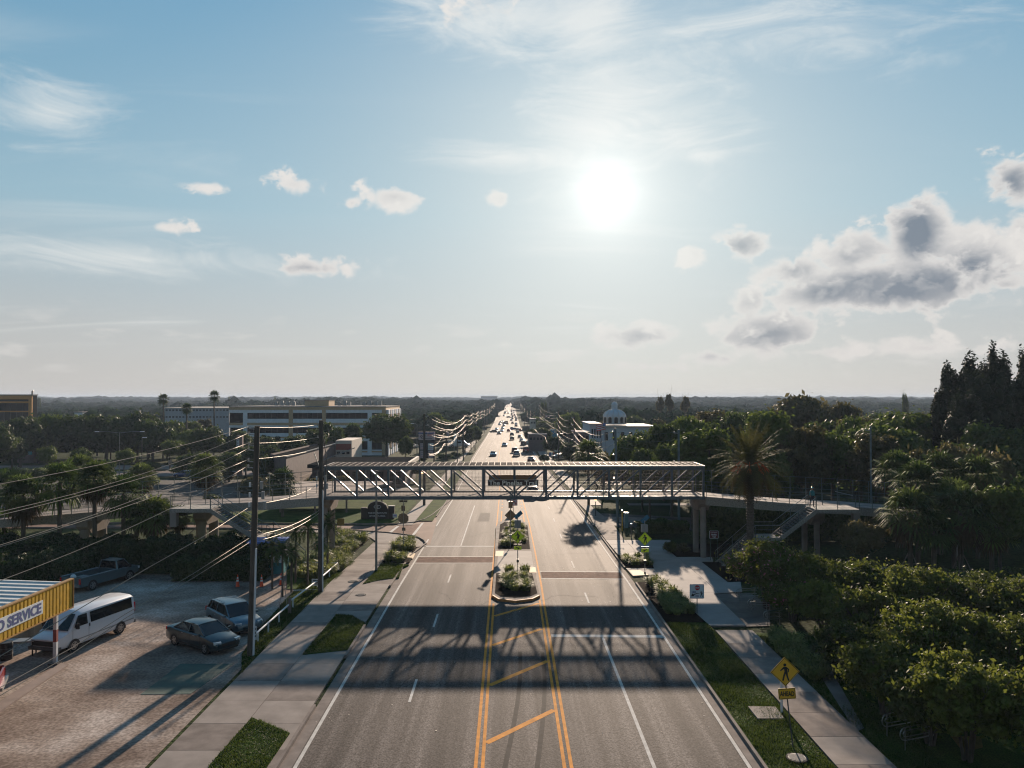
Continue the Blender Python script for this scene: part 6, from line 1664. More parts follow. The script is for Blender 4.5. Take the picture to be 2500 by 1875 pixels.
def car(kind, col, near=False):
    S = SPEC[kind]; e = empty('car'); pm = col
    MB().loft([sec(*b) for b in S['body']]).build('body', pm, e, True)
    c = S['cab']; gl = MB()
    secs = [[(-hw * (1.0), y, z - .3 if f is None else 1.0), (-hw, y, z), (-hw * .9, y, z + .005), (hw * .9, y, z + .005), (hw, y, z), (hw, y, z - .3 if f is None else 1.0)] for y, z, hw, f in c]
    # greenhouse: belt half width .82, roof hw narrower
    bw = S['hw'] * .87; zb = 1.0 if kind == 'sedan' else 1.10
    gv = []
    for y, z, hw, f in c:
        if f is None: gv.append([(-bw, y, z - .04), (-bw * .99, y, z), (0, y, z + .01), (bw * .99, y, z), (bw, y, z - .04)])
        else: gv.append([(-bw, y, zb - .06), (-hw, y, z - .03), (0, y, z), (hw, y, z - .03), (bw, y, zb - .06)])
    g = MB().loft(gv).build('glasshouse', m_cglass, e, False)
    # roof panel and pillars in body colour
    rf = [k for k in c if k[3]]
    MB().loft([[(-hw * .97, y, z - .012), (-hw * .7, y, z + .018), (0, y, z + .032), (hw * .7, y, z + .018), (hw * .97, y, z - .012), (0, y, z - .02)] for y, z, hw, f in rf]).build('roof', pm, e, True)
    for s in (-1, 1):
        (y0, z0, _, _), (y1, z1, h1, _) = c[0], c[1]; (y3, z3, h3, _), (y4, z4, _, _) = c[-2], c[-1]
        mb = MB(); mb.bar((s * bw * .99, y0 + .05, z0 - .01), (s * h1, y1 + .03, z1 - .01), .07, .05); mb.bar((s * bw * .99, y4 - .02, z4 - .01), (s * h3, y3 - .02, z3 - .01), .06, .05)
        ym = (y1 + y3) / 2 + .05; mb.bar((s * (bw + .005), ym, zb - .05), (s * (h1 + .01), ym, z1 - .02), .05, .05); mb.bar((s * (h1 + .005), y1, z1 - .01), (s * (h3 + .005), y3, z3 - .01), .05, .05)
        if kind == 'suv': mb.bar((s * (bw + .005), ym - 1.0, zb - .05), (s * (h1 + .01), ym - .9, z1 - .03), .05, .06)
        mb.build('pillar', pm, e)
        for wy in S['wy']: arch(e, s * (S['hw'] - .002), wy, S['wr'] * 1.16); wheel(e, s * (S['hw'] - .0), wy, S['wr'])
        MB().cbox((s * (S['hw'] + .08), c[-1][0] - .25, zb + .0), (.17, .1, .13)).build('mirror', pm, e)
        hz = .68 if kind == 'sedan' else .80
        MB().cbox((s * S['hw'] * .70, S['L'] / 2 - .16, hz), (.40, .20, .12), M=Matrix.Rotation(-s * R(22), 3, 'Z')).build('headlight', m_headlamp, e)
        tz = .86 if kind == 'sedan' else .98
        MB().cbox((s * S['hw'] * .76, -S['L'] / 2 + .09, tz), (.34, .12, .16 if kind == 'sedan' else .3)).build('tail_light', m_redlamp, e)
        for q in (-1.0, .02, .98):
            if near: MB().box(s * (S['hw'] + .002) - .003, s * (S['hw'] + .002) + .003, q, q + .018, .32, .93).build('door_seam', m_black, e)
        if near: MB().box(s * (S['hw'] - .0) - .01, s * (S['hw'] + .0) + .014, -1.0, .98, .30, .36).build('side_sill', m_black, e)
        for q in (-.75, .35): MB().box(s * (S['hw'] + .001) - .008, s * (S['hw'] + .001) + .008, q, q + .16, .86, .89).build('door_handle', m_grey, e)
    MB().box(-.42, .42, S['L'] / 2 - .09, S['L'] / 2 - .0, .44, .62).build('grille', m_black, e)
    MB().box(-.62, .62, S['L'] / 2 - .12, S['L'] / 2 - .03, .24, .38).build('bumper_intake', m_black, e)
    MB().box(-.22, .22, -S['L'] / 2 - .02, -S['L'] / 2 + .02, .58, .72).build('number_plate', m_sgnw, e)
    MB().box(-.7, .7, -S['L'] / 2 - .0, -S['L'] / 2 + .06, .30, .44).build('rear_bumper', m_black, e)
    return e
def pickup(col):
    e = empty('pickup_truck'); hw = .98
    MB().loft([sec(*b) for b in [(.55, .97, .42, 1.12), (1.3, .98, .42, 1.12), (1.5, .97, .42, 1.10), (2.3, .95, .44, 1.04), (2.72, .90, .5, .98), (2.82, .8, .56, .86)]]).build('body', col, e, True)
    # bed
    for s in (-1, 1): MB().loft([sec(y, .06, .42, 1.12, top=.9) for y in (-2.8, -1.5, .54)]).build('bed_side', col, e).location = (s * .92, 0, 0)
    MB().box(-.88, .88, -2.8, .54, .5, .62).build('bed_floor', m_darkgrey, e); MB().box(-.86, .86, -2.84, -2.76, .52, 1.10).build('tailgate', col, e); MB().box(-.86, .86, .50, .56, .62, 1.12).build('bed_front', col, e)
    MB().box(-.98, .98, -2.98, -2.84, .46, .62).build('rear_bumper', m_pipe, e)
    bw = .88; gv = [[(-bw, y, 1.08), (-h, y, z), (0, y, z + .01), (h, y, z), (bw, y, 1.08)] for y, z, h in ((.58, 1.12, .88), (.66, 1.68, .72), (1.4, 1.72, .73), (1.95, 1.12, .86))]
    MB().loft(gv).build('glasshouse', m_cglass, e)
    MB().loft([[(-h, y, z - .01), (0, y, z + .03), (h, y, z - .01), (0, y, z - .03)] for y, z, h in ((.62, 1.69, .71), (1.45, 1.735, .73))]).build('roof', col, e, True)
    for s in (-1, 1):
        mb = MB(); mb.bar((s * .88, .6, 1.1), (s * .72, .66, 1.70), .10, .05); mb.bar((s * .87, 1.93, 1.1), (s * .73, 1.42, 1.72), .06, .05); mb.build('pillar', col, e)
        for wy in (-1.75, 1.75): arch(e, s * .983, wy, .46); wheel(e, s * .98, wy, .40)
        MB().cbox((s * 1.1, 1.65, 1.2), (.2, .1, .24)).build('mirror', m_black, e)
        MB().box(s * .80 - .14, s * .80 + .14, 2.66, 2.80, .78, .94).build('headlight', m_headlamp, e); MB().box(s * .90 - .07, s * .90 + .07, -2.86, -2.80, .66, 1.05).build('tail_light', m_redlamp, e)
    MB().box(-.55, .55, 2.78, 2.83, .6, .92).build('grille', m_black, e)
    return e
def van(col):
    e = empty('passenger_van'); hw = 1.0
    MB().loft([sec(*b) for b in [(-3.0, .94, .42, 1.1), (-2.95, .99, .36, 1.25), (0, 1.0, .34, 1.25), (1.9, 1.0, .34, 1.25), (2.1, .98, .36, 1.2), (2.7, .95, .4, 1.05), (2.9, .86, .5, .9)]]).build('body', col, e, True)
    up = [[(-1.0, y, 1.15), (-.97, y, z - .65), (-.88, y, z - .12), (-.70, y, z), (0, y, z + .05), (.70, y, z), (.88, y, z - .12), (.97, y, z - .65), (1.0, y, 1.15)] for y, z in ((-2.98, 2.02), (-2.85, 2.10), (0, 2.14), (1.2, 2.12), (1.45, 2.06))]
    up.append([(-.99, 2.25, 1.14), (-.95, 2.18, 1.2), (-.92, 2.16, 1.21), (-.70, 2.16, 1.21), (0, 2.2, 1.22), (.70, 2.16, 1.21), (.92, 2.16, 1.21), (.95, 2.18, 1.2), (.99, 2.25, 1.14)])
    MB().loft(up).build('upper_body', col, e, True)
    def sx(z): return float(np.interp(z, [1.25, 1.49, 2.02], [1.0, .985, .89])) + .008
    for s in (-1, 1):
        for y0, y1 in ((-2.75, .62), (.85, 1.50)):
            zt = 1.93; q = [(s * sx(1.35), y0, 1.35), (s * sx(1.35), y1 + (.35 if y0 > 0 else 0), 1.35), (s * sx(zt), y1, zt), (s * sx(zt), y0, zt)]
            glass_strip(e, q, 'side_window')
        for wy in (-1.75, 1.85): arch(e, s * 1.003, wy, .45); wheel(e, s * 1.0, wy, .37)
        MB().cbox((s * 1.13, 1.75, 1.42), (.2, .1, .3)).build('mirror', m_black, e)
        MB().box(s * .97 - .03, s * .97 + .04, -3.02, -2.96, 1.1, 1.6).build('tail_light', m_redlamp, e)
        MB().cbox((s * .74, 2.86, .8), (.3, .1, .2)).build('headlight', m_headlamp, e)
        MB().box(s * 1.005 - .01, s * 1.005 + .012, .68, .74, 1.15, 1.33).build('door_handle', m_black, e)
        for y in (.76, 1.95): MB().box(s * 1.003 - .003, s * 1.003 + .003, y, y + .015, .5, 1.95 if y < 1 else 1.25).build('door_seam', m_darkgrey, e)
        MB().box(s * 1.003 - .002, s * 1.003 + .006, -2.9, 2.0, .62, .68).build('side_moulding', m_grey, e)
    MB().add([(-.86, 2.165, 1.26), (.86, 2.165, 1.26), (.74, 1.50, 2.02), (-.74, 1.50, 2.02)], [(0, 1, 2, 3)]).build('windscreen', m_cglass, e)
    MB().box(-.8, .8, 2.86, 2.93, .58, .84).build('grille', m_black, e); MB().box(-.97, .97, 2.75, 3.0, .36, .54).build('bumper', m_darkgrey, e); MB().box(-.97, .97, -3.1, -2.96, .36, .54).build('rear_bumper', m_darkgrey, e)
    MB().cbox((0, 2.20, 1.28), (1.4, .03, .02)).build('wiper', m_black, e)
    return e
def put(e, p, rz, label, cat, group=None):
    e.location = p; e.rotation_euler = (0, 0, rz); tag(e, label, cat, group); return e
def heading(p, q): d = q - p; return -math.atan2(d.x, d.y)
# parked in the gravel lot
vv = van(paint('van_white', (.62, .63, .66), .05)); a, b = G(283, 1548), G(152, 1600)
put(vv, G(197, 1580) + Vector((-.35, 1.05, .02)), heading(a, b) + R(0), 'long white passenger van parked behind the yellow awning sign', 'van')
s1 = car('sedan', paint('sedan_dark', (.02, .045, .055), .5), True); put(s1, G(487, 1585) + Vector((0, .55, .02)), heading(G(430, 1560), G(545, 1594)), 'dark blue-grey sedan parked in front of the silver-blue estate car', 'car')
s2 = car('suv', paint('suv_blue', (.07, .13, .17), .6), True); put(s2, G(572, 1538) + Vector((-.2, .5, .02)), heading(G(510, 1500), G(628, 1560)), 'silver-blue crossover parked between the dark sedan and the nearest utility pole', 'car')
s2.scale = (.98, .98, .93)
for s in (-1, 1): MB().tube([(s * .62, -1.6, 1.68), (s * .62, -1.4, 1.74), (s * .63, .1, 1.76), (s * .63, .3, 1.70)], .02, 6).build('roof_rail', m_grey, s2)
tk = pickup(paint('pickup_blue', (.10, .15, .17), .5)); put(tk, G(240, 1434) + Vector((-.2, .9, .02)), heading(G(190, 1440), G(300, 1412)), 'blue-grey pickup truck parked in the dark by the hedge', 'pickup truck')
mb = MB(); mb.box(-.3, .2, -2.0, -1.4, .63, 1.0); mb.build('toolbox', m_grey, tk); MB().add([tuple(Vector(v) * .22 + Vector((-.3, -2.3, 1.0))) for v in IV], [tuple(f) for f in IF]).build('white_tub', m_sgnw, tk, True)
tk2 = pickup(paint('truck_red', (.25, .02, .02), .2)); put(tk2, G(-178, 1742) + Vector((-.6, 1.0, .02)), R(115), 'red and white pickup whose rear corner shows at the left edge of the photo', 'pickup truck')
# traffic ----------------------------------------------------------
COLS = dict(white=(.62, .63, .64), silver=(.32, .34, .36), black=(.012, .012, .014), grey=(.10, .105, .11), red=(.32, .02, .02), maroon=(.10, .012, .015), blue=(.03, .07, .20), brown=(.13, .08, .06), dark=(.02, .022, .03), pale=(.45, .47, .46), orange=(.35, .12, .04))
def slim(kind):     # far cars: few parts each
    S = SPEC[kind]; e = empty('car'); b = MB().loft([sec(*q) for q in S['body'][::2] + [S['body'][-1]]]).build('body', paint('p_white', COLS['white']), e, True)
    c = S['cab']; bw = S['hw'] * .87; zb = 1.0 if kind == 'sedan' else 1.1
    gv = [[(-bw, y, z - .05), (0, y, z), (bw, y, z - .05)] if f is None else [(-bw, y, zb - .06), (-hw, y, z - .03), (0, y, z), (hw, y, z - .03), (bw, y, zb - .06)] for y, z, hw, f in c]
    gv[0] = [(-bw, c[0][0], c[0][1] - .05), (-bw * .9, c[0][0], c[0][1]), (0, c[0][0], c[0][1]), (bw * .9, c[0][0], c[0][1]), (bw, c[0][0], c[0][1] - .05)]
    gv[-1] = [(-bw, c[-1][0], c[-1][1] - .05), (-bw * .9, c[-1][0], c[-1][1]), (0, c[-1][0], c[-1][1]), (bw * .9, c[-1][0], c[-1][1]), (bw, c[-1][0], c[-1][1] - .05)]
    MB().loft(gv).build('glasshouse', m_cglass, e)
    MB().loft([[(-hw * .97, y, z - .012), (0, y, z + .035), (hw * .97, y, z - .012), (0, y, z - .02)] for y, z, hw, f in c if f]).build('roof', paint('p_white', COLS['white']), e, True)
    w = MB()
    for s in (-1, 1):
        for wy in S['wy']: MB().tube([(s * (S['hw'] - .2), wy, S['wr']), (s * (S['hw'] + .02), wy, S['wr'])], S['wr'], 10).build('wheel', m_tire, e)
        MB().box(s * .7 - .16, s * .7 + .16, -S['L'] / 2 - .03, -S['L'] / 2 + .1, .85, 1.0).build('tail_light', m_redlamp, e)
        MB().box(s * .62 - .18, s * .62 + .18, S['L'] / 2 - .2, S['L'] / 2 - .02, .62, .75).build('headlight', m_headlamp, e)
    return e
cars = [  # px, py(bottom), colour, kind, detailed, moving away?, vehicle type
    (1203.8, 1115, 'pale', 'sedan', 1, 0), (1231.7, 1091, 'pale', 'sedan', 1, 0), (1261.3, 1115, 'silver', 'suv', 1, 1), (1256.5, 1106.5, 'maroon', 'suv', 1, 1), (1284, 1105, 'red', 'suv', 1, 1),
    (1297, 1129, 'maroon', 'sedan', 1, 1), (1300.5, 1216, 'pale', 'suv', 1, 1), (1277.8, 1088, 'brown', 'suv', 1, 1), (1274, 1079, 'silver', 'sedan', 1, 1), (1269, 1070, 'grey', 'sedan', 1, 1), (1250, 1075.5, 'brown', 'suv', 1, 1), (1249.8, 1064.5, 'dark', 'suv', 1, 1),
    (1205, 1056, 'brown', 'sedan', 0, 2), (1218, 1061.5, 'black', 'suv', 0, 0), (1225, 1055, 'white', 'sedan', 0, 0), (1212, 1050.5, 'white', 'sedan', 0, 0), (1227, 1048.5, 'white', 'suv', 0, 0), (1219.3, 1038.3, 'white', 'sedan', 0, 0), (1230, 1041, 'blue', 'sedan', 0, 0), (1234.5, 1036.3, 'brown', 'sedan', 0, 2), (1227, 1031.6, 'pale', 'sedan', 0, 0), (1235.5, 1032.6, 'orange', 'sedan', 0, 2), (1222, 1033.3, 'grey', 'sedan', 0, 0),
    (1230.5, 1016.5, 'dark', 'sedan', 0, 0), (1231.7, 1010.9, 'dark', 'suv', 0, 0), (1233.2, 1006.9, 'grey', 'sedan', 0, 0), (1238.5, 1004.5, 'white', 'sedan', 0, 0), (1240.8, 1010.2, 'grey', 'sedan', 0, 0), (1235.3, 1009.2, 'white', 'sedan', 0, 0), (1234, 999.5, 'grey', 'sedan', 0, 0), (1239.8, 992, 'grey', 'sedan', 0, 0), (1243, 989.5, 'white', 'sedan', 0, 0), (1242.6, 1020, 'silver', 'sedan', 0, 2),
    (1241.7, 1055, 'red', 'suv', 0, 1), (1249.3, 1049.2, 'blue', 'suv', 0, 1), (1255, 1049.7, 'blue', 'sedan', 0, 2), (1263.4, 1051.5, 'dark', 'sedan', 0, 1), (1263.8, 1057.5, 'grey', 'sedan', 0, 1), (1269.7, 1053.5, 'red', 'suv', 0, 1), (1260, 1041.5, 'dark', 'sedan', 0, 1), (1260, 1037, 'silver', 'sedan', 0, 1), (1251.6, 1035, 'dark', 'suv', 0, 1), (1248.4, 1027.4, 'white', 'sedan', 0, 1), (1260, 1027.5, 'grey', 'sedan', 0, 1),
    (1260.7, 1023.5, 'black', 'sedan', 0, 1), (1258.4, 1020, 'silver', 'sedan', 0, 1), (1251.2, 1023.4, 'grey', 'sedan', 0, 1), (1251, 1018.5, 'dark', 'sedan', 0, 1), (1249.3, 1014.5, 'grey', 'sedan', 0, 1), (1256.1, 1015.2, 'black', 'suv', 0, 1), (1249.3, 1010.7, 'dark', 'sedan', 0, 1), (1254.3, 1004.5, 'grey', 'sedan', 0, 1), (1248.9, 1006.2, 'dark', 'sedan', 0, 1), (1248.4, 1002.7, 'grey', 'sedan', 0, 1), (1249.3, 997.3, 'white', 'sedan', 0, 1), (1250.6, 991, 'dark', 'sedan', 0, 1), (1254, 1009.6, 'white', 'sedan', 0, 1)]
slims = {k: slim(k) for k in ('sedan', 'suv')}; used = {}
for k in slims: CHILD[slims[k].name] = [q for q in bpy.data.objects if q.parent is slims[k]]
placed = []
for px, py, cn, kd, det, way in cars:
    p = G(px, py)
    if way == 2: rz = R(90) if px < 1240 else R(-80)
    else: rz = 0 if way else math.pi
    pm = paint('p_' + cn, COLS[cn], .35)
    if det: e = car(kd, pm)
    else:
        src = slims[kd]
        if kd not in used: e = src; used[kd] = 1
        else: e = copy_tree(src)
        for ch in (CHILD[src.name] if e is src else [q for q in bpy.data.objects if q.parent is e]):
            if ch.name.startswith(('body', 'roof')): ch.material_slots[0].link = 'OBJECT'; ch.material_slots[0].material = pm
    off = (2.2 if way == 1 else 2.3 if way == 0 else .9)
    e.location = (p.x, p.y + off, prof(p.y + off) + RZ + .01); e.rotation_euler = (math.atan2(prof(p.y + 2) - prof(p.y - 2), 4) * (1 if way == 1 else -1), 0, rz)
    x = p.x - cen(p.y)
    lane = ('turning lane' if -1.7 < x < 1.6 and way != 1 else 'inner left lane' if x < 0 and x > -5.1 else 'outer left lane' if x < 0 else 'inner right lane' if x < 5.0 else 'outer right lane')
    placed.append((lane, p.y, e, cn, kd, way))
wayn = {0: 'approaching', 1: 'driving away', 2: 'turning across'}
ordl = ['nearest', 'second', 'third', 'fourth', 'fifth', 'sixth', 'seventh', 'eighth', 'ninth', 'tenth', 'eleventh', 'twelfth', 'thirteenth', 'fourteenth', 'fifteenth', 'sixteenth', 'seventeenth', 'eighteenth', 'nineteenth', 'twentieth', 'twenty-first', 'twenty-second', 'twenty-third']
cn_ = {'dark': 'dark', 'pale': 'pale silver-white'}
for lane in set(q[0] for q in placed):
    for k, (l, y, e, cn, kd, way) in enumerate(sorted([q for q in placed if q[0] == lane], key=lambda q: q[1])):
        tag(e, f'{cn_.get(cn, cn)} {"crossover" if kd == "suv" else "sedan"} {wayn[way]}, {ordl[k]} in the {lane} beyond the crosswalk', 'car', 'cars driving on the road')
# other parked vehicles
def park(px, py, kind, cn, rz, lab, det=True):
    e = car(kind, paint('p_' + cn, COLS[cn], .35)); p = G(px, py); put(e, p + Vector((0, 1, .08)), rz, lab, 'car', 'cars parked beside the road')
park(108, 1170, 'sedan', 'silver', R(100), 'silver-blue sedan parked on the far left beside two round bushes')
park(449, 1168, 'sedan', 'blue', R(80), 'blue car parked on the left car park beside a round bush')
park(1318, 1094, 'suv', 'dark', R(-80), 'dark car waiting to join the road on the right, near the lit board')
park(395, 1093, 'sedan', 'grey', R(80), 'grey car parked under the trees behind the flagpole')
park(1316, 1082, 'sedan', 'brown', R(-80), 'brownish car parked right of the road beyond the dark waiting car')
for k, (px, py, cn) in enumerate(((1335, 1080, 'blue'), (1342, 1076, 'silver'), (1350, 1073, 'white'), (1372, 1107, 'white'), (1368, 1122, 'silver'), (1385, 1120, 'pale'))):
    park(px, py, 'suv' if k % 2 else 'sedan', cn, R(-70), f'{cn_.get(cn, cn)} car parked among the right-hand shops, {ordl[k]} of six from the left')
for k, (px, py, cn) in enumerate(((985, 1100, 'silver'), (1003, 1094, 'white'))):
    park(px, py, 'sedan', cn, R(90), ['silver car parked left of the plaza sign behind the thin pole', 'white car parked just left of the black plaza sign'][k])
lv = van(paint('van_white', (.6, .6, .6))); p = G(1121, 1093); put(lv, p + Vector((0, 1, .05)), R(-95), 'long white van turning out beside the white pylon sign left of the road', 'van'); lv.scale = (1.05, 1.25, 1.1)

# ================================================================== BUILDINGS
def office():
    Y = 232.0; z0 = prof(Y); s = Y / F
    X = lambda x: (x - 1239) * s; Z = lambda y: P(800, y, Y).z
    e = empty('office_block', (X(750), Y, z0), 0, 'long white and tan office block with dark ribbon windows behind the trees on the left', 'office building'); ox = X(750)
    def bx(name, x0, x1, d0, d1, ya, yb, m, par=None):
        return MB().box(X(x0) - ox, X(x1) - ox, d0, d1, Z(yb) - z0, Z(ya) - z0).build(name, m, par or e)
    core = MB().box(X(562) - ox, X(940) - ox, .6, 29.4, -1, Z(996) - z0).build('inner_core', m_glassd, e)
    bx('roof_slab', 560.5, 943, -.1, 30.2, 992, 994, m_roofgrey)
    bx('tan_band', 561, 942, 0, 30, 994, 1000.5, m_tan); bx('white_band', 561, 942, .1, 30, 1000.5, 1008, m_wht)
    bx('white_band', 595, 942, .1, 1, 1022.5, 1032, m_wht); bx('tan_band', 561, 942, .0, 1, 1032, 1038, m_tan); bx('white_band', 561, 942, .1, 1, 1038, 1044, m_wht)
    bx('white_band', 595, 942, .1, 1, 1057.5, 1066, m_wht); bx('tan_band', 595, 942, 0, 1, 1066, 1070, m_tan); bx('white_band', 595, 942, .1, 1, 1070, 1077, m_wht)
    bx('white_band', 860, 942, .1, 1, 1098, 1103, m_wht); bx('tan_band', 860, 942, 0, 1, 1100.5, 1104.5, m_tan); bx('white_band', 860, 942, .1, 1, 1104.5, 1112, m_wht)
    for x0, x1, m in ((595, 605, m_wht), (706, 716, m_tan), (787, 796, m_tan), (898, 908, m_wht), (933, 942, m_tan)):
        bx('pier', x0, x1, -.05, 1.2, 1000.6 if m is m_tan else 1008, 1112, m)
    for x0, x1 in ((605, 706), (796, 898), (908, 933)):
        for y0, y1 in ((1008, 1022.5), (1044, 1057.5), (1077, 1098)):
            bx('ribbon_window', x0, x1, .35, .5, y0, y1, m_glassd)
            n = 7 if x1 - x0 > 50 else 2
            for k in range(1, n): xx = x0 + (x1 - x0) * k / n; bx('mullion', xx - .25, xx + .25, .28, .345, y0, y1, m_darkgrey)
    bx('glass_wall', 716, 787, .35, .5, 1008, 1112, m_glassd)
    for k in range(1, 6): xx = 716 + 71 * k / 6; bx('mullion', xx - .3, xx + .3, .28, .345, 1008, 1112, m_darkgrey)
    bx('entrance_glass', 561, 595, .35, .5, 1008, 1032, m_glassd)
    # right end wall seen obliquely
    x1 = X(942) - ox
    for za, zb, m, t in ((1000.5, 1012, m_wht, .0), (1024, 1040, m_tan, .05), (1055, 1075, m_wht, 0), (1098, 1113, m_wht, 0)):
        MB().box(x1 + .02, x1 + .5 + t, 1.3, 29.6, Z(zb) - z0, Z(za) - z0).build('end_band', m, e)
    for k in range(7): MB().box(x1 + .02, x1 + .62, 2 + 4.3 * k, 3.1 + 4.3 * k, 0, Z(1000.6) - z0).build('end_pier', m_tan if k % 2 else m_wht, e)
    pb = MB().box(X(732) - ox, X(792) - ox, 6, 14, Z(992) - z0 + .05, Z(978) - z0 + 0.0).build('rooftop_room', m_tan, e)
    MB().box(X(731) - ox, X(793) - ox, 5.8, 14.2, Z(978) - z0, Z(977) - z0 + .0).build('room_cap', m_darkgrey, pb)
    def hvac(x, n):
        for k in range(n):
            xx = X(x + k * 7.5) - ox
            u = MB().box(xx, xx + .75, 8 + (k % 2) * 2, 9 + (k % 2) * 2, Z(991) - z0, Z(981 - (k % 3) * 1.2) - z0).build('roof_unit', m_grey, e)
    hvac(652, 7); hvac(811, 4); hvac(875, 6)
    return e
office()
def slab_building(name, x0, x1, yt, Y, depth, m, label, cat, rows=(), wx=None, wm=m_glassd, roofm=m_roofgrey, yb=None, extra=None):
    z0 = prof(Y) - .2; s = Y / F; X = lambda x: (x - 1239) * s; Z = lambda y: P((x0 + x1) / 2, y, Y).z - z0
    e = empty(name, (X((x0 + x1) / 2), Y, z0), 0, label, cat); ox = X((x0 + x1) / 2)
    b = MB().box(X(x0) - ox, X(x1) - ox, 0, depth, 0, Z(yt)).build('wall', m, e)
    MB().box(X(x0) - ox - .2, X(x1) - ox + .2, -.2, depth + .2, Z(yt), Z(yt) + .35 * max(1, Y / 500)).build('roof', roofm, e)
    for ya, yb_ in rows:
        n = wx or 8
        for k in range(n):
            a = x0 + (x1 - x0) * (k + .2) / n; c = x0 + (x1 - x0) * (k + .8) / n
            MB().box(X(a) - ox, X(c) - ox, -.06, .05, Z(yb_), Z(ya)).build('window', wm, e)
    return e, X, Z, ox
slab_building('clinic_building', 405, 561, 997, 330, 30, mat('pale_blue_wall', (.27, .32, .37), .8, noise=(1, .1, 4)), 'long pale blue two-storey building behind two tall fan palms on the left', 'building', ((999.5, 1003.5), (1016, 1020)), 19, m_darkgrey, m_cream)
eo, X, Z, ox = slab_building('ochre_office', -140, 84, 965.5, 262, 2.5, m_glassd, 'ochre framed office with dark glass at the left edge of the photo', 'office building')
for x0, x1, y0, y1 in ((-140, 84, 965.6, 975), (-140, 76, 980, 984), (76, 84, 975, 1040), (-140, 76, 1003, 1006)): MB().box(X(x0) - ox, X(x1) - ox, -.5, .2, Z(y1), Z(y0)).build('ochre_frame', m_orange, eo)
for k in range(14): MB().box(X(-135 + 15 * k) - ox, X(-134 + 15 * k) - ox, -.12, -.02, Z(1040), Z(985)).build('mullion', m_darkgrey, eo)
MB().tube([(X(65) - ox, 4, Z(965)), (X(65) - ox, 4, Z(955)), (X(68) - ox, 4, Z(954))], .25, 6).build('roof_vent', m_darkgrey, eo)
def brownb():
    Xn = -36.6; e = empty('brown_building', (Xn, 133, prof(133)), 0, 'windowless mauve-brown building beside the left car park', 'building'); z0 = prof(133)
    zt = 4.35 - z0
    MB().add([(0, 0, -1.5), (0, 50, -2.2), (-5, 50, -2.2), (-5, 8, -1.8), (0, 0, zt), (0, 50, zt - .15), (-5, 50, zt - .15), (-5, 8, zt)], [(0, 1, 5, 4), (1, 2, 6, 5), (2, 3, 7, 6), (3, 0, 4, 7)]).build('wall', m_brown, e); MB().add([(-.02, .1, zt - .3), (-.02, 49.9, zt - .4), (-4.9, 49.9, zt - .4), (-4.9, 8, zt - .3)], [(0, 1, 2, 3)]).build('roof', MATS.get('dark_flat_roof') or mat('dark_flat_roof', (.03, .03, .03), .95, 0, .0, noise=(.5, .3, 8)), e)
    MB().box(.004, .12, .02, 50, -1.9, 1.5).build('base_course', m_brownwall2, e); MB().box(-.3, .15, -.1, 50.1, zt, zt + .12).build('coping', m_darkgrey, e)
    f = empty('shop_front', (Xn + .25, 170, prof(175)), 0, 'red brick and cream shop parapet at the far end of the brown building', 'building'); s = 183 / F; zz = prof(175)
    q = MB().box(0, 3.4, 0, 12, 0, P(866, 1071.6, 176).z - zz).build('wall', m_cream, f)
    MB().box(.1, 3.3, -.06, 0, P(866, 1094, 176).z - zz, P(866, 1080, 176).z - zz).build('brick_band', m_redwall, f)
    for k in range(3): MB().box(.3 + k * 1.0, .95 + k * 1.0, -.05, .0, P(866, 1104, 176).z - zz, P(866, 1098, 176).z - zz).build('window', m_glassd, f)
    g = empty('flat_roof_shop', (-26, 140, prof(140)), 0, 'low flat-roofed shop with a pale edge behind the left half of the footbridge', 'building')
    MB().box(-8, 8.2, 0, 16, 0, 3.4).build('wall', m_brown, g); MB().box(-8.6, 8.6, -1.0, 17, 3.4, 4.0).build('roof', mat('dark_flat_roof', (.03, .03, .03), .95, 0, .0, noise=(.5, .3, 8)), g); MB().box(8.3, 8.75, -1.05, 17.05, 3.5, 4.15).build('roof_edge', m_cream, g)
    for k in range(5): MB().box(-7 + 3 * k, -4.6 + 3 * k, -.06, .02, .6, 2.7).build('window', m_glassd, g)
    h = empty('covered_walk_roof', (-21.5, 104, prof(104)), 0, 'low brown canopy roof with pale fascia beside the monument sign', 'canopy')
    MB().add([(-9, 0, 2.2), (1.2, 0, 2.2), (4.5, 14, 2.4), (-9, 14, 2.4), (-9, 0, 2.45), (1.2, 0, 2.45), (4.5, 14, 2.65), (-9, 14, 2.65)], [(0, 3, 2, 1), (4, 5, 6, 7), (0, 1, 5, 4), (1, 2, 6, 5), (2, 3, 7, 6), (3, 0, 4, 7)]).build('roof', m_brownwall2, h)
    MB().bar((-9, -.05, 2.33), (1.2, -.05, 2.33), .1, .28).build('fascia', m_conc, h); MB().bar((1.25, 0, 2.33), (4.6, 14, 2.53), .1, .28).build('fascia', m_conc, h)
    for x, y in ((-8, .5), (-3.5, .5), (.6, .5), (3.4, 12)): MB().box(x - .1, x + .1, y - .1, y + .1, -.2, 2.2).build('column', m_brownwall2, h)
brownb()
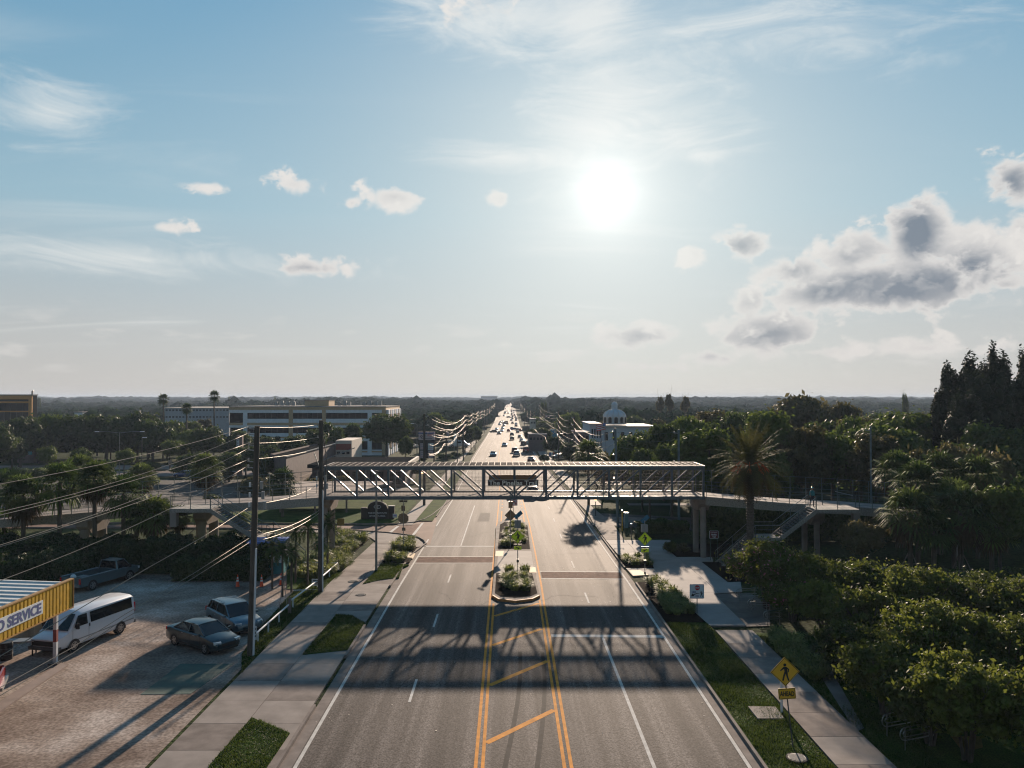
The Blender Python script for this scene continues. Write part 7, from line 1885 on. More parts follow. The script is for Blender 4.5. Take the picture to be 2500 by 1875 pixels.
def domeb():
    Y = 236.0; z0 = prof(Y) - .2; s = Y / F; X = lambda x: (x - 1239) * s; Z = lambda y: P(1500, y, Y).z - z0
    e = empty('domed_building', (X(1500), Y, z0), 0, 'white building with a large ribbed dome and lantern right of the road', 'building'); ox = X(1500)
    mw = mat('dome_white', (.50, .54, .58), .75, noise=(2, .08, 4))
    MB().box(X(1470) - ox, X(1601) - ox, 0, 22, -1, Z(1043)).build('main_block', mw, e)
    MB().add([(X(1441) - ox, 26, -1), (X(1470) - ox, .3, -1), (X(1470) - ox, 26, -1), (X(1441) - ox, 26, Z(1034)), (X(1470) - ox, .3, Z(1041)), (X(1470) - ox, 26, Z(1034))], [(0, 1, 2), (3, 5, 4), (0, 3, 4, 1), (1, 4, 5, 2), (2, 5, 3, 0)]).build('side_wing', mw, e) if False else MB().box(X(1441) - ox, X(1469.8) - ox, 2, 24, -1, Z(1037)).build('side_wing', mw, e)
    MB().box(X(1439) - ox, X(1471) - ox, 1.4, 24.5, Z(1037), Z(1034)).build('cornice', m_cream, e); MB().box(X(1469) - ox, X(1603) - ox, -.5, 22.5, Z(1043), Z(1040)).build('cornice', m_cream, e)
    for k in range(6): MB().box(X(1476 + k * 20) - ox, X(1484 + k * 20) - ox, -.06, .0, Z(1075), Z(1055)).build('window', m_glassd, e)
    for k in range(4):
        xx = X(1444 + 6.5 * k) - ox; MB().cyl((xx, 1.2, -1), .3, Z(1078) + 1, 10).build('column', mw, e, True)
        MB().box(xx + .25, xx + .6, 1.9, 2.0, Z(1070), Z(1048)).build('window', m_glassd, e)
    MB().box(X(1441) - ox, X(1468) - ox, .6, 1.9, Z(1078), Z(1074)).build('entablature', mw, e)
    cx, cy = X(1507) - ox, 6.0; r = 28.2 * (Y + 6) / F; zb = Z(1037) - .1; zs = zb + 2.3
    MB().tube([(cx, cy, zb), (cx, cy, zs)], r, 8 * 3).build('drum', mw, e, True)
    H = P(1507, 998.5, Y + 6).z - z0 - zs; secs = []
    for k in range(9):
        a = R(90 * k / 8 * .93); secs.append([(cx + r * 1.0 * math.cos(a) * math.cos(t), cy + r * math.cos(a) * math.sin(t), zs + H * math.sin(a) / math.sin(R(83.7))) for t in [2 * math.pi * j / 24 for j in range(24)]])
    MB().loft(secs).build('dome', mw, e, True)
    for j in range(12):
        t = 2 * math.pi * (j + .5) / 12; MB().tube([(cx + (r + .04) * math.cos(R(a)) * math.cos(t), cy + (r + .04) * math.cos(R(a)) * math.sin(t), zs + H * math.sin(R(a)) + .03) for a in range(0, 80, 9)], .07, 5).build('rib', m_cream, e)
        MB().tube([(cx + (r + .04) * math.cos(t), cy + (r + .04) * math.sin(t), zb), (cx + (r + .04) * math.cos(t), cy + (r + .04) * math.sin(t), zs)], .07, 5).build('rib', m_cream, e)
        t2 = 2 * math.pi * j / 12 + math.pi / 12 * 2 * 0
        Mx = T((cx + r * math.cos(t2), cy + r * math.sin(t2), zb + .35)) @ Matrix.Rotation(t2 + math.pi / 2, 4, 'Z')
        ar = [(-.5, 0), (.5, 0), (.5, 1.3)] + [(.5 * math.cos(R(a)), 1.3 + .5 * math.sin(R(a))) for a in range(20, 180, 20)] + [(-.5, 1.3)]
        MB().plate([(x * 1.35, z * 1.15) for x, z in ar], Mx, .1).build('window_surround', m_cream, e); MB().plate(ar, Mx @ T((0, -.06, .1)), .02).build('window', m_glassd, e) ; MB().plate(ar, Mx @ T((0, .12, .1)), .02).build('window', m_glassd, e)
    rl = 7.2 * (Y + 6) / F; zl = zs + H - .1; zt = P(1507, 985, Y + 6).z - z0
    MB().tube([(cx, cy, zl), (cx, cy, zt - .5)], rl, 12).build('lantern', mw, e); 
    MB().loft([[(cx + rl * 1.05 * c * math.cos(t), cy + rl * 1.05 * c * math.sin(t), zt - .5 + h) for t in [2 * math.pi * j / 12 for j in range(12)]] for c, h in ((1.08, 0), (1.0, .3), (.7, .8), (.2, 1.05))]).build('lantern_cap', mw, e, True)
domeb()
e, X, Z, ox = slab_building('hotel_block', 1174, 1214, 968.3, 2300, 30, mat('hazy_grey_wall', (.16, .17, .19), .9), 'broad grey block on the horizon just left of the end of the road', 'building', ((970, 971),), 10)
for x0, x1 in ((1174, 1178), (1192, 1196), (1211, 1215)): MB().box(X(x0) - ox, X(x1) - ox, -1, 8, Z(969), Z(967.0)).build('roof_block', MATS['hazy_grey_wall'], e)
slab_building('distant_block', 191, 224, 969.5, 2400, 30, MATS['hazy_grey_wall'], 'small pale block on the horizon at the far left', 'building', ((971, 972),), 8)
slab_building('distant_hall', 1272, 1294, 971.5, 1900, 30, MATS['hazy_grey_wall'], 'low pale hall on the horizon just right of the end of the road', 'building', ((973, 974),), 6)
slab_building('roadside_shop', 1292, 1334, 1062, 255, 14, m_brown, 'low dark shop right of the road behind the parked cars', 'building', ((1068, 1074),), 5)
slab_building('cream_shop', 1295, 1308, 1024.5, 330, 12, m_cream, 'small cream gabled shop peeping through trees right of the road', 'building', ((1030, 1034),), 2)
slab_building('plum_building', 1408, 1438, 1058, 205, 12, m_brown, 'plum-brown building behind the cream and teal tenant sign', 'building', ((1064, 1072),), 3)
slab_building('teal_house', 48, 88, 1092, 205, 10, m_brown, 'dark house with a teal porch under the oaks at the far left', 'house', ((1100, 1110),), 2, m_teal, m_darkgrey)
slab_building('white_shed', 185, 204, 1007, 300, 8, m_wht, 'small white roof patch among the oaks at the far left', 'shed')
slab_building('roadside_unit', 1094, 1106, 1031, 420, 12, m_cream, 'small pale shop left of the road among the pole wires', 'building')
slab_building('far_left_unit', 1188, 1193, 1001, 700, 20, m_wht, 'tiny white roof left of the far road', 'building')
# yellow awning building ---------------------------------------------
def awning():
    Xf = -23.2; Y1 = 43.0; Y0 = 27.0; n = 52
    e = empty('auto_service_building', (Xf, Y1, 0), 0, 'workshop canopy with yellow ribbed fascia reading AUTO SERVICE at the left edge', 'workshop building')
    def zt(Y): return float(np.interp(Y, [36, 43], [4.66, 4.5]))
    L_ = Y1 - Y0
    for k in range(n):   # individual fascia ribs (sheets)
        y = -L_ * (k + 1) / n; y2 = -L_ * k / n
        MB().add([(0, y, -1.40 + 4.5), (.0, y2 - .05, -1.40 + 4.5), (.07, y2 - .09, 3.1), (.07, y + .04, 3.1), (0, y, 4.55), (0, y2 - .05, 4.55), (.07, y2 - .09, 4.55), (.07, y + .04, 4.55)], [(0, 4, 7, 3), (3, 7, 6, 2), (2, 6, 5, 1), (4, 5, 6, 7), (0, 3, 2, 1)]).build('fascia_rib', m_yellowrib, e)
    MB().box(-.08, -.02, -L_, 0, 3.1, 4.55).build('fascia_back', m_yellowrib, e)
    for z in (3.06, 4.57): MB().box(-.1, .11, -L_ - .02, .03, z - .03, z + .03).build('fascia_trim', m_ochre, e)
    MB().box(-.1, .11, .0, .04, 3.1, 4.55).build('fascia_trim', m_ochre, e)
    b = MB().box(.075, .10, -8.3, -2.8, 3.48, 4.14).build('name_panel', m_sgnw, e)
    me = text_mesh('AUTO SERVICE', .6, 5.0, .5, bold=.02); me.materials.clear(); me.materials.append(m_letblue)
    o = link('lettering', me, b); o.matrix_local = T((.104, -5.44, 3.81)) @ Matrix.Rotation(R(90), 4, 'Z') @ FACE
    for k in range(22): 
        y = -L_ * (k + .5) / 22
        MB().add([(-.12, y - .30, 4.36), (-.12, y + .06, 4.36), (-9, y + .06, 4.66), (-9, y - .30, 4.66), (-.12, y + .12, 4.42), (-.12, y + .3, 4.42), (-9, y + .3, 4.72), (-9, y + .12, 4.72)], [(0, 1, 2, 3), (1, 4, 7, 2), (4, 5, 6, 7)]).build('roof_sheet', m_whiteroof, e)
    MB().box(-9, -8.8, -L_, -.5, 0, 4.5).build('back_wall', m_brown, e)
    p = G(135, 1622) - Vector((Xf, Y1, 0)); z = 3.1
    pl = empty('awning_post', (Xf + p.x, Y1 + p.y, 0), 0, 'white steel post with a red band holding up the yellow awning', 'post')
    MB().box(-.09, .09, -.09, .09, 0, 1.2).build('lower_shaft', m_pvc, pl); MB().box(-.092, .092, -.092, .092, 1.2, 1.85).build('red_band', mat('faded_red', (.22, .04, .04), .7), pl); MB().box(-.09, .09, -.09, .09, 1.85, z + .1).build('upper_shaft', m_pvc, pl)
    MB().box(-.25, .25, -.25, .25, 0, .12).build('foot', m_conc_dk, pl)
    t = empty('bench_board', G(45, 1600) + Vector((0, 0, 0)), R(10), 'grey board laid on a low dark workbench under the awning', 'workbench')
    MB().box(-.9, .9, -.35, .35, .8, .85).build('top', m_grey, t)
    for x in (-.8, .8):
        for y in (-.25, .25): MB().box(x - .03, x + .03, y - .03, y + .03, 0, .8).build('leg', m_black, t)
    c = empty('tarpaulin', G(40, 1590) + Vector((-1.2, 1.2, 0)), R(20), 'crumpled cream tarpaulin draped beside the van under the awning', 'tarpaulin')
    V = []; Fq = []; nx, nz = 14, 8
    for i in range(nx + 1):
        for j in range(nz + 1): V.append((i * .16, .18 * math.sin(i * 1.3 + j * .3) * (1 - j / nz * .5) + j * .05, j * .26))
    for i in range(nx):
        for j in range(nz): a = i * (nz + 1) + j; Fq.append((a, a + nz + 1, a + nz + 2, a + 1))
    MB().add(V, Fq).build('sheet', mat('tarp_cream', (.33, .28, .2), .7), c, True)
    d = empty('oil_drum', G(15, 1610), 0, 'dark oil drum standing under the awning at the left edge', 'drum'); MB().cyl((0, 0, 0), .32, .95, 16).build('barrel', m_black, d, True)
    for z in (.3, .62): MB().cyl((0, 0, z), .335, .03, 16).build('hoop', m_darkgrey, d)
awning()
# ================================================================== VEGETATION
ORD = ['first', 'second', 'third', 'fourth', 'fifth', 'sixth', 'seventh', 'eighth', 'ninth', 'tenth', 'eleventh', 'twelfth', 'thirteenth', 'fourteenth', 'fifteenth', 'sixteenth', 'seventeenth', 'eighteenth', 'nineteenth', 'twentieth'] + ['twenty-' + q for q in ('first', 'second', 'third', 'fourth', 'fifth', 'sixth', 'seventh', 'eighth', 'ninth')] + ['thirtieth'] + ['thirty-' + q for q in ('first', 'second', 'third', 'fourth', 'fifth', 'sixth', 'seventh', 'eighth', 'ninth')] + ['fortieth'] + ['forty-' + q for q in ('first', 'second', 'third', 'fourth', 'fifth', 'sixth', 'seventh', 'eighth', 'ninth')]
PR = {}
def proto(key, m, seed, **k):
    if key not in PR: PR[key] = crown('crown', m, seed=seed, **k)
    return PR[key]
OAK = dict(rad=(4.6, 4.6, 3.3), nl=26, n=5200, size=.30, lump=(.26, .46), low=-.45)
for i, (mm) in enumerate((m_leaf_dark, m_leaf_mid, m_leaf_olive, m_leaf_dark)):
    proto(f'oak{i}', mm, 40 + i * 7, **OAK)
proto('loose0', m_leaf_olive, 81, rad=(3.6, 3.6, 4.2), nl=30, n=5000, size=.26, lump=(.18, .34), low=-.7, inner=.6)
proto('loose1', m_leaf_mid, 85, rad=(3.4, 3.4, 4.4), nl=26, n=5000, size=.28, lump=(.2, .38), low=-.7, inner=.6)
proto('ball', m_leaf_mid, 91, rad=(2.6, 2.6, 2.0), nl=16, n=3600, size=.15, lump=(.3, .5), low=-.3)
proto('bush', m_leaf_dark, 93, rad=(1.0, 1.0, .85), nl=10, n=1500, size=.09, lump=(.4, .6), low=-.2)
proto('bushy', m_leaf_olive, 95, rad=(2.2, 2.2, 1.7), nl=18, n=3600, size=.15, lump=(.25, .45), low=-.3)
proto('bushg', m_leaf_light, 96, rad=(2.2, 2.2, 1.7), nl=18, n=3600, size=.15, lump=(.25, .45), low=-.3)
TR = [trunk_mesh('trunk', 4.6, .30, 6, 2.4, s) for s in (1, 2, 3)]
TRB = trunk_mesh('trunk', 2.6, .13, 4, 1.2, 5)
def tree(x, y, h, w, key, label, group=None, name='tree', z=None, trunk=True, kind_cat='tree', ch=3.3, cr=4.6, lift=.44):
    """w = crown width, h = total height"""
    z0 = prof(y) if z is None else z
    e = empty(name, (x, y, z0), random.uniform(0, 6.28), label, kind_cat, group)
    sxy = w / 2 / cr; chh = h * (1 - lift) / 1; sz = h * (1 - (lift - .18)) / 2 / ch
    c = link('crown', PR[key], e, (0, 0, h - sz * ch * .98)); c.scale = (sxy * random.uniform(.92, 1.08), sxy * random.uniform(.92, 1.08), sz)
    if trunk:
        t = link('trunk', random.choice(TR), e); k = (h - sz * ch) / 5.2; t.scale = (max(.55, w / 10), max(.55, w / 10), max(.3, k))
    return e
# ---- exclusions
EX = [(15, 33, 140, 236), (-86, -33, 205, 268), (-66, -30, 105, 196), (-38, -14, 96, 200), (-120, -40, 100, 158), (-175, -44, 158, 180), (-200, -56, 180, 198), (20, 50, 222, 262), (-150, -108, 320, 365), (-380, -148, 258, 290), (11, 17, 85, 300), (11, 50, 80, 84), (-45, -12, 200, 222),
      (17, 36, 111, 116), (12, 26, 300, 345), (24, 40, 200, 222), (-150, -84, 250, 300), (-40, -14, 222, 300), (-145, -98, 300, 332)]
def free(x, y, r=2.0):
    if abs(x - cen(y)) < (16.5 if y < 600 else 14.5): return False
    for a, b, c, d in EX:
        if a - r < x < b + r and c - r < y < d + r: return False
    return True
r = np.random.default_rng(2024)
cand = []
y = 84.0
while y < 3500:
    sp = 6.6 + y * .02; xm = .70 * y + 14
    x = -xm + r.uniform(0, sp)
    while x < xm:
        xx, yy = x + r.uniform(-.38, .38) * sp, y + r.uniform(-.38, .38) * sp
        if free(xx, yy):
            if not (xx < 0 and yy < 200 and xx > -200 and yy < 198): cand.append((xx, yy))
        x += sp
    y += sp * .86
cand.sort(key=lambda q: q[1])
NI = 262
ind, rest = cand[:NI], cand[NI:]
kinds = [('oak0', 'dark oak'), ('oak1', 'green broad tree'), ('oak2', 'olive-brown tree'), ('loose0', 'tall loose olive tree'), ('loose1', 'tall loose green tree'), ('oak3', 'rounded dark tree')]
bands = [0, 98, 114, 132, 152, 174, 198, 224, 252, 285, 330, 1000]
rowsL = {}
for x, y in ind:
    b = max(i for i in range(len(bands)) if y >= bands[i]); rowsL.setdefault((x > 0, b), []).append((x, y))
for (right, b), L_ in rowsL.items():
    L_.sort(key=lambda q: abs(q[0]))
    for k, (x, y) in enumerate(L_):
        kk, nm = kinds[int(r.integers(0, 6))] if right or y > 230 else kinds[int(r.integers(0, 2))]
        h = r.uniform(8.5, 12.8) * (1.0 if right else .88) * (1.12 if kk.startswith('loose') else 1)
        if right and x < 30 and y < 200: h *= .85
        w = h * r.uniform(.72, 1.05) * (.75 if kk.startswith('loose') else 1)
        tree(x, y, h, w, kk, f'{nm}, {"right" if right else "left"} wood, {ORD[b]} row, {ORD[min(k, 48)]} out from the road', f'trees of the wood {"right" if right else "left"} of the road', 'broadleaf_tree', cr=4.6 if kk.startswith('oak') else 3.5, ch=3.3 if kk.startswith('oak') else 4.3)
# ---- the far wood as one mass
def far_wood():
    V = []; Tq = []; off = 0; tv = []; tf = []; mi = []
    pts = np.array(rest); n = len(pts)
    Vq = []; Qq = []
    for k in range(n):
        x, y = pts[k]; far = y > 700; h = r.uniform(7, 11.5) * (1.0 if not far else 1.05); w = (6.6 + y * .02) * r.uniform(.62, .95)
        h *= 1 + (.28 if far else .12) * (math.sin(x * .006 + 2) * math.sin(x * .0023 + y * .002) + .8 * math.sin(x * .021))
        if far and r.uniform() < .01: h *= 1.35; w *= .9
        nl = 3 if y < 700 else 2; z0 = prof(y)
        for l in range(nl):
            iv = IV1
            cx, cy = x + r.uniform(-.3, .3) * w, y + r.uniform(-.3, .3) * w; s = r.uniform(.7, 1.1)
            vv = iv * np.array([w * .5 * s, w * .5 * s, h * .42 * s]) * (1 + r.uniform(-.22, .22, (len(iv), 1))) + np.array([cx, cy, z0 + h * .58 * r.uniform(.85, 1.1)])
            V.append(vv); Tq.append(IF1 + off); off += len(iv)
        if y < 1700:
            m = 130 if y < 450 else 54 if y < 900 else 26; d = unit(m, r); d[:, 2] = np.abs(d[:, 2]) - .15
            c = d * np.array([w * .55, w * .55, h * .46]) * r.uniform(.85, 1.15, (m, 1)) + np.array([x, y, z0 + h * .58])
            a, b = leaves(c, d, np.full(m, .45 + y * .0007), r, .6, .7); Vq.append(a); Qq.append(b)
    V = np.concatenate(V); Tq = np.concatenate(Tq); Vq = np.concatenate(Vq); nq = len(Vq) // 4
    me = bpy.data.meshes.new('far_wood'); AV = np.concatenate([V, Vq]); me.vertices.add(len(AV)); me.vertices.foreach_set('co', AV.astype(np.float32).ravel())
    q = np.arange(nq * 4) + len(V); lp = np.concatenate([Tq.ravel(), q]).astype(np.int32); me.loops.add(len(lp)); me.loops.foreach_set('vertex_index', lp)
    st = np.concatenate([np.arange(len(Tq)) * 3, len(Tq) * 3 + np.arange(nq) * 4]).astype(np.int32); me.polygons.add(len(st)); me.polygons.foreach_set('loop_start', st)
    me.materials.append(m_far); me.update(calc_edges=True)
    tag(link('far_wood', me), 'continuous wood of tree crowns reaching to the horizon', kind='stuff')
    print('FAR', n, len(st))
far_wood()
# ---- hand-placed trees, left
def at_top(px, ytop, Y): q = P(px, ytop, Y); return q.x, q.z - prof(Y)
def htree(px, ytop, Y, wpx, key, label, group=None, **k):
    x, h = at_top(px, ytop, Y); return tree(x, Y, h, wpx * Y / F, key, label, group, **k)
for k, (px, yt, Y, w) in enumerate(((-25, 1030, 172, 130), (50, 1014, 190, 140), (118, 1008, 201, 120), (185, 1003, 203, 150), (262, 1003, 199, 150), (335, 1002, 205, 130), (375, 1020, 201, 110), (30, 1060, 180, 90))):
    htree(px, yt, Y, w, ['oak0', 'oak3', 'oak1', 'oak0'][k % 4], f'big dark spreading oak behind the left back road, {ORD[k]} from the left edge', 'big oaks behind the left back road', name='oak_tree', lift=.30)
for k, (px, yt, Y, w) in enumerate(((118, 1088, 168, 58), (200, 1093, 166, 64), (303, 1094, 163, 56), (415, 1072, 183, 64), (445, 1075, 186, 60))):
    htree(px, yt, Y, w, 'ball', f'clipped round-headed tree by the left back road, {ORD[k]} from the left', 'round-headed trees by the left back road', name='round_tree', cr=2.6, ch=2.0, lift=.45)
for px, yt, Y, w, kk, lab in ((945, 1008, 205, 136, 'oak3', 'wide dark umbrella-shaped tree at the right end of the white office block'), (800, 1024, 204, 60, 'oak0', 'dark tree in front of the middle of the white office block'), (860, 1030, 207, 60, 'oak1', 'grey-green tree between the office block and the umbrella-shaped tree'),
                              (650, 1062, 192, 60, 'oak0', 'dark tree in front of the left ribbon windows of the office block'), (585, 1046, 196, 60, 'oak0', 'dark tree at the left corner of the office block'), (505, 1040, 185, 100, 'oak3', 'dark tree right of the flagpole at the far left car park'), (700, 1075, 180, 70, 'oak0', 'low dark tree over the wall of the brown building'), (745, 1060, 195, 75, 'oak3', 'dark tree over the roof of the brown building'),
                              (712, 1058, 168, 70, 'oak0', 'dark tree rising just behind the near end of the brown wall'), (770, 1046, 178, 70, 'oak3', 'dark tree rising behind the middle of the brown wall'), (822, 1040, 190, 60, 'oak1', 'dark tree rising behind the far end of the brown wall'), (990, 1060, 190, 40, 'oak0', 'dark tree left of the black plaza sign'), (640, 1085, 150, 100, 'oak3', 'shaded tree between the pillar sign and the brown wall'), (560, 1100, 150, 90, 'oak0', 'shaded tree left of the tall pillar sign'), (470, 1105, 152, 80, 'oak3', 'shaded tree above the blue parked car'), (250, 1120, 128, 70, 'oak1', 'shaded tree on the left lot behind the tall palms'), (120, 1130, 128, 80, 'oak0', 'shaded tree near the silver-blue parked sedan'), (600, 1085, 160, 80, 'oak0', 'shaded tree behind the tall pinkish pillar sign'), (650, 1110, 140, 80, 'oak3', 'shaded tree at the near corner of the brown building'), (1060, 1005, 320, 60, 'oak1', 'green tree behind the black plaza sign'), (1130, 1030, 250, 55, 'oak0', 'dark tree overhanging the left pole row'), (1090, 1022, 270, 60, 'oak3', 'dark tree left of the overhanging tree in the left pole row'), (1160, 1037, 262, 40, 'oak0', 'dark tree at the kerb beyond the white van')):
    htree(px, yt, Y, w, kk, lab, name='broadleaf_tree')
for k, Y in enumerate((285, 300, 318, 338, 360, 385, 412, 440, 470, 505, 545, 590)):
    for s in (-1, 1):
        if s > 0 and Y < 330: continue
        tree(cen(Y) + s * r.uniform(15.5, 18), Y, r.uniform(7, 9.5), r.uniform(7, 9), ['oak0', 'oak3', 'oak1'][k % 3], f'dark street tree {ORD[k]} along the {"left" if s < 0 else "right"} kerb of the far road', 'street trees along the far road', 'street_tree')
# right side hand-placed
for px, yt, Y, w, kk, lab in ((1520, 1080, 122, 70, 'oak1', 'leafy tree filling the gap right of the leaning pole'), (1585, 1120, 92, 90, 'oak3', 'low dark tree behind the right half of the deck'), (1690, 1110, 90, 100, 'oak0', 'low dark tree behind the right end of the truss'), (1620, 1021, 118, 110, 'oak0', 'round dark tree right of the domed building'), (1690, 1012, 124, 130, 'oak1', 'broad green tree behind the date palm'), (1785, 995, 130, 120, 'oak0', 'dark domed tree behind the date palm'), (1545, 1062, 150, 90, 'oak1', 'green tree in front of the domed building'), (1600, 1066, 142, 90, 'oak0', 'dark tree below the dome on its right'),
                              (1568, 1085, 105, 90, 'oak0', 'dark tree filling behind the right end of the truss'), (1640, 1075, 100, 110, 'oak3', 'dark leafy tree above the right end of the bridge roof'), (1720, 1070, 98, 110, 'oak0', 'dark leafy tree left of the date palm crown'), (1470, 1100, 120, 50, 'oak2', 'brownish tree over the bridge roof beside the leaning pole'),
                              (1960, 958, 165, 190, 'oak2', 'large brown-topped tree breaking the horizon on the right'), (2050, 975, 150, 130, 'oak2', 'brownish tree under the horizon left of the tall cedars'), (1885, 1085, 92, 120, 'loose1', 'green tree just right of the date palm'), (1985, 1040, 100, 120, 'oak2', 'olive tree above the right ramp'), (2080, 1010, 112, 130, 'oak1', 'green tree left of the thin pole in the right wood'),
                              (2225, 1090, 86, 130, 'oak2', 'brown-green tree above the cabbage palms on the right'), (2330, 1075, 84, 130, 'oak2', 'brown-tipped tree under the tall cedars'), (2430, 1095, 82, 120, 'oak2', 'brown-tipped tree at the right edge under the cedars'), (2160, 1050, 100, 130, 'oak1', 'green tree right of the thin pole in the right wood'), (2440, 1170, 62, 130, 'loose1', 'yellow-green tree at the right edge above the trail path'), (2520, 1150, 66, 120, 'loose1', 'yellow-green tree cut by the right edge of the photo'),
                              (2105, 1268, 65, 120, 'oak2', 'dense dark rounded tree right of the stair landing'), (1350, 1062, 215, 50, 'oak0', 'dark tree behind the sky-blue board'), (1390, 1075, 185, 46, 'oak0', 'dark tree between the blue board and the tenant sign'), (1325, 1040, 262, 50, 'oak0', 'dark tree over the shops right of the road'), (1300, 1046, 290, 40, 'oak3', 'dark tree beside the kerb beyond the shops')):
    htree(px, yt, Y, w, kk, lab, name='broadleaf_tree', cr=3.5 if kk.startswith('loose') else 4.6, ch=4.3 if kk.startswith('loose') else 3.3)
# tall cedars at the right edge
def cedar(px, ytop, Y, wpx, seed, lab):
    x, h = at_top(px, ytop, Y); w = wpx * 1.05 * Y / F / 2; rr = np.random.default_rng(seed)
    me = crown('crown', m_leaf_cedar, rad=(w, w, h * .46), nl=60, n=12000, size=.22, seed=seed, lump=(.17, .32), low=-.95, inner=.7, up=.1, boxy=.85, tail=.3, tl=.07)
    e = empty('dark_tree', (x, Y, prof(Y)), 0, lab, 'tree', 'tall dark trees at the right edge')
    link('crown', me, e, (0, 0, h * .56)); MB().tube([(0, 0, -.3), (.1, 0, h * .4), (0, 0, h * .8)], .4, 8, r2=.15).build('trunk', m_bark, e, True)
for k, (px, yt, Y, w, lab) in enumerate(((2428, 812, 108, 84, 'tallest rounded dark crown of the right edge group'), (2368, 828, 109, 96, 'tall dark crown left of the tallest one'), (2512, 822, 107, 80, 'tall dark crown cut by the right edge'), (2322, 872, 110, 84, 'stepped dark crown on the left flank of the tall group'), (2306, 925, 106, 70, 'lowest dark crown at the left foot of the tall group'), (2405, 880, 103, 150, 'broad dark crown in front of the tall group'), (2475, 890, 103, 140, 'broad dark crown at the right in front of the tall group'), (2350, 930, 101, 130, 'low broad crown in front of the left of the tall group'))):
    cedar(px, yt, Y, w, 200 + k, lab)
# small far spikes
for k, (px, yt, Y, w) in enumerate(((1325, 977, 420, 12), (1332, 977, 424, 11), (2210, 952, 300, 16), (672, 966, 900, 8), (560, 966, 900, 8), (95, 968, 700, 12))):
    htree(px, yt, Y, w, 'loose1', f'narrow dark conifer standing above the wood, {ORD[k]} of six', 'narrow conifers above the wood', name='conifer_tree', cr=3.5, ch=4.3, lift=.3)
for k, (px, yt, Y, w) in enumerate(((1634, 957, 320, 26), (1612, 964, 330, 26), (1673, 963, 330, 26))):
    htree(px, yt, Y, w, 'loose0', f'ragged tall pine on the horizon right of the dome, {["middle and tallest", "left", "right"][k]} of three', 'ragged pines on the horizon', name='pine_tree', cr=3.5, ch=4.3, lift=.75)
# ---- palms
def np2(Vs, Qs, name, mats, mi=None):
    off = 0; v = []; q = []; m = []
    for k, (a, b) in enumerate(zip(Vs, Qs)): v.append(a); q.append(b + off); off += len(a); m.append(np.full(len(b), mi[k] if mi else 0))
    return np_mesh(name, np.concatenate(v), np.concatenate(q), mats, np.concatenate(m) if mi else None)
a, b = fan_set(46, 2.3, 3, (-30, 82)); a2, b2 = fan_set(22, 2.0, 4, (-85, -35))
SAB = np2([a, a2], [b, b2], 'crown', [m_palm, m_deadfrond], [0, 1]); a, b = fan_set(40, 2.2, 9, (-55, 82)); SAB2 = np2([a], [b], 'crown', [m_palmdk])
ptr = MB(); ptr.tube([(0, 0, -.2), (.02, 0, .5), (0, .02, .8), (0, 0, 1.0)], .2, 10, r2=.16); PTR = ptr.mesh('trunk', m_palmbark, True)
def palm(px, pyc, Y, rpx, lab, group, me, tr=1.0, name='cabbage_palm', stakes=False, base=2.3):
    c = P(px, pyc, Y); z0 = prof(Y); h = c.z - z0; e = empty(name, (c.x, Y, z0), r.uniform(0, 6.28), lab, 'palm tree', group)
    cr_ = link('crown', me, e, (0, 0, h)); s = rpx * Y / F / base; cr_.scale = (s, s, s)
    t = link('trunk', PTR, e); t.scale = (tr, tr, h)
    if stakes:
        for k in range(3):
            a = 2 * math.pi * k / 3 + .4; MB().bar((math.cos(a) * 1.1, math.sin(a) * 1.1, 0), (math.cos(a) * .15, math.sin(a) * .15, min(2.0, h * .5)), .07).build('prop_stake', m_brownwall2, e)
GL = 'cabbage palms along the left ramp'
for k, (px, py, Y, rp, st) in enumerate(((57, 1210, 69.8, 62, 0), (147, 1180, 69.9, 66, 0), (232, 1170, 70, 55, 0), (302, 1206, 69.8, 60, 0), (377, 1254, 69.8, 55, 0), (334, 1262, 69.9, 40, 1), (436, 1262, 69.8, 34, 1), (15, 1190, 96, 60, 0), (502, 1145, 112, 46, 0), (10, 1290, 73, 52, 0), (345, 1165, 105, 42, 0), (690, 1180, 100, 46, 0), (195, 1150, 110, 50, 0), (485, 1262, 86, 22, 1), (590, 1270, 86, 22, 1))):
    palm(px, py, Y, rp, f'cabbage palm near the left ramp with its crown {["low", "high"][py < 1200]}, {ORD[k]} of fifteen', GL, SAB2 if k % 2 else SAB, stakes=bool(st))
GR = 'cabbage palms along the trail path on the right'
for k, (px, py, Y, rp) in enumerate(((2221, 1250, 63.5, 76), (2345, 1250, 63, 82), (2240, 1180, 68, 66), (2328, 1222, 66, 66), (2294, 1150, 74, 60), (2190, 1150, 78, 60), (2385, 1160, 72, 60), (2420, 1290, 62.5, 60), (2280, 1290, 62, 60), (1915, 1075, 96, 26))):
    palm(px, py, Y, rp, f'cabbage palm of the right trail clump, {["big crown left of the pair in front", "big crown right of the pair in front", "behind the left front crown", "between the two front crowns", "upper middle crown", "upper left crown", "upper right crown", "lowest crown on the right", "low crown between the front pair", "pale one alone above the ramp"][k]}', GR, SAB if k != 8 else SAB2, stakes=k in (0, 1))
palm(1437, 1108, 112, 42, 'wide fan palm beside the right kerb whose shadow falls over the lanes', None, SAB, name='fan_palm')
for px, py, Y, lab in ((399, 974, 215, 'tall fan palm on the far left, the shorter crown left of its pair'), (523, 966, 225, 'tall fan palm on the left reaching highest above the horizon'), (456, 997, 205, 'tall slim fan palm with a drooping crown between the two taller ones')):
    palm(px, py, Y, 16, lab, None, SAB2, tr=1.0, name='fan_palm')
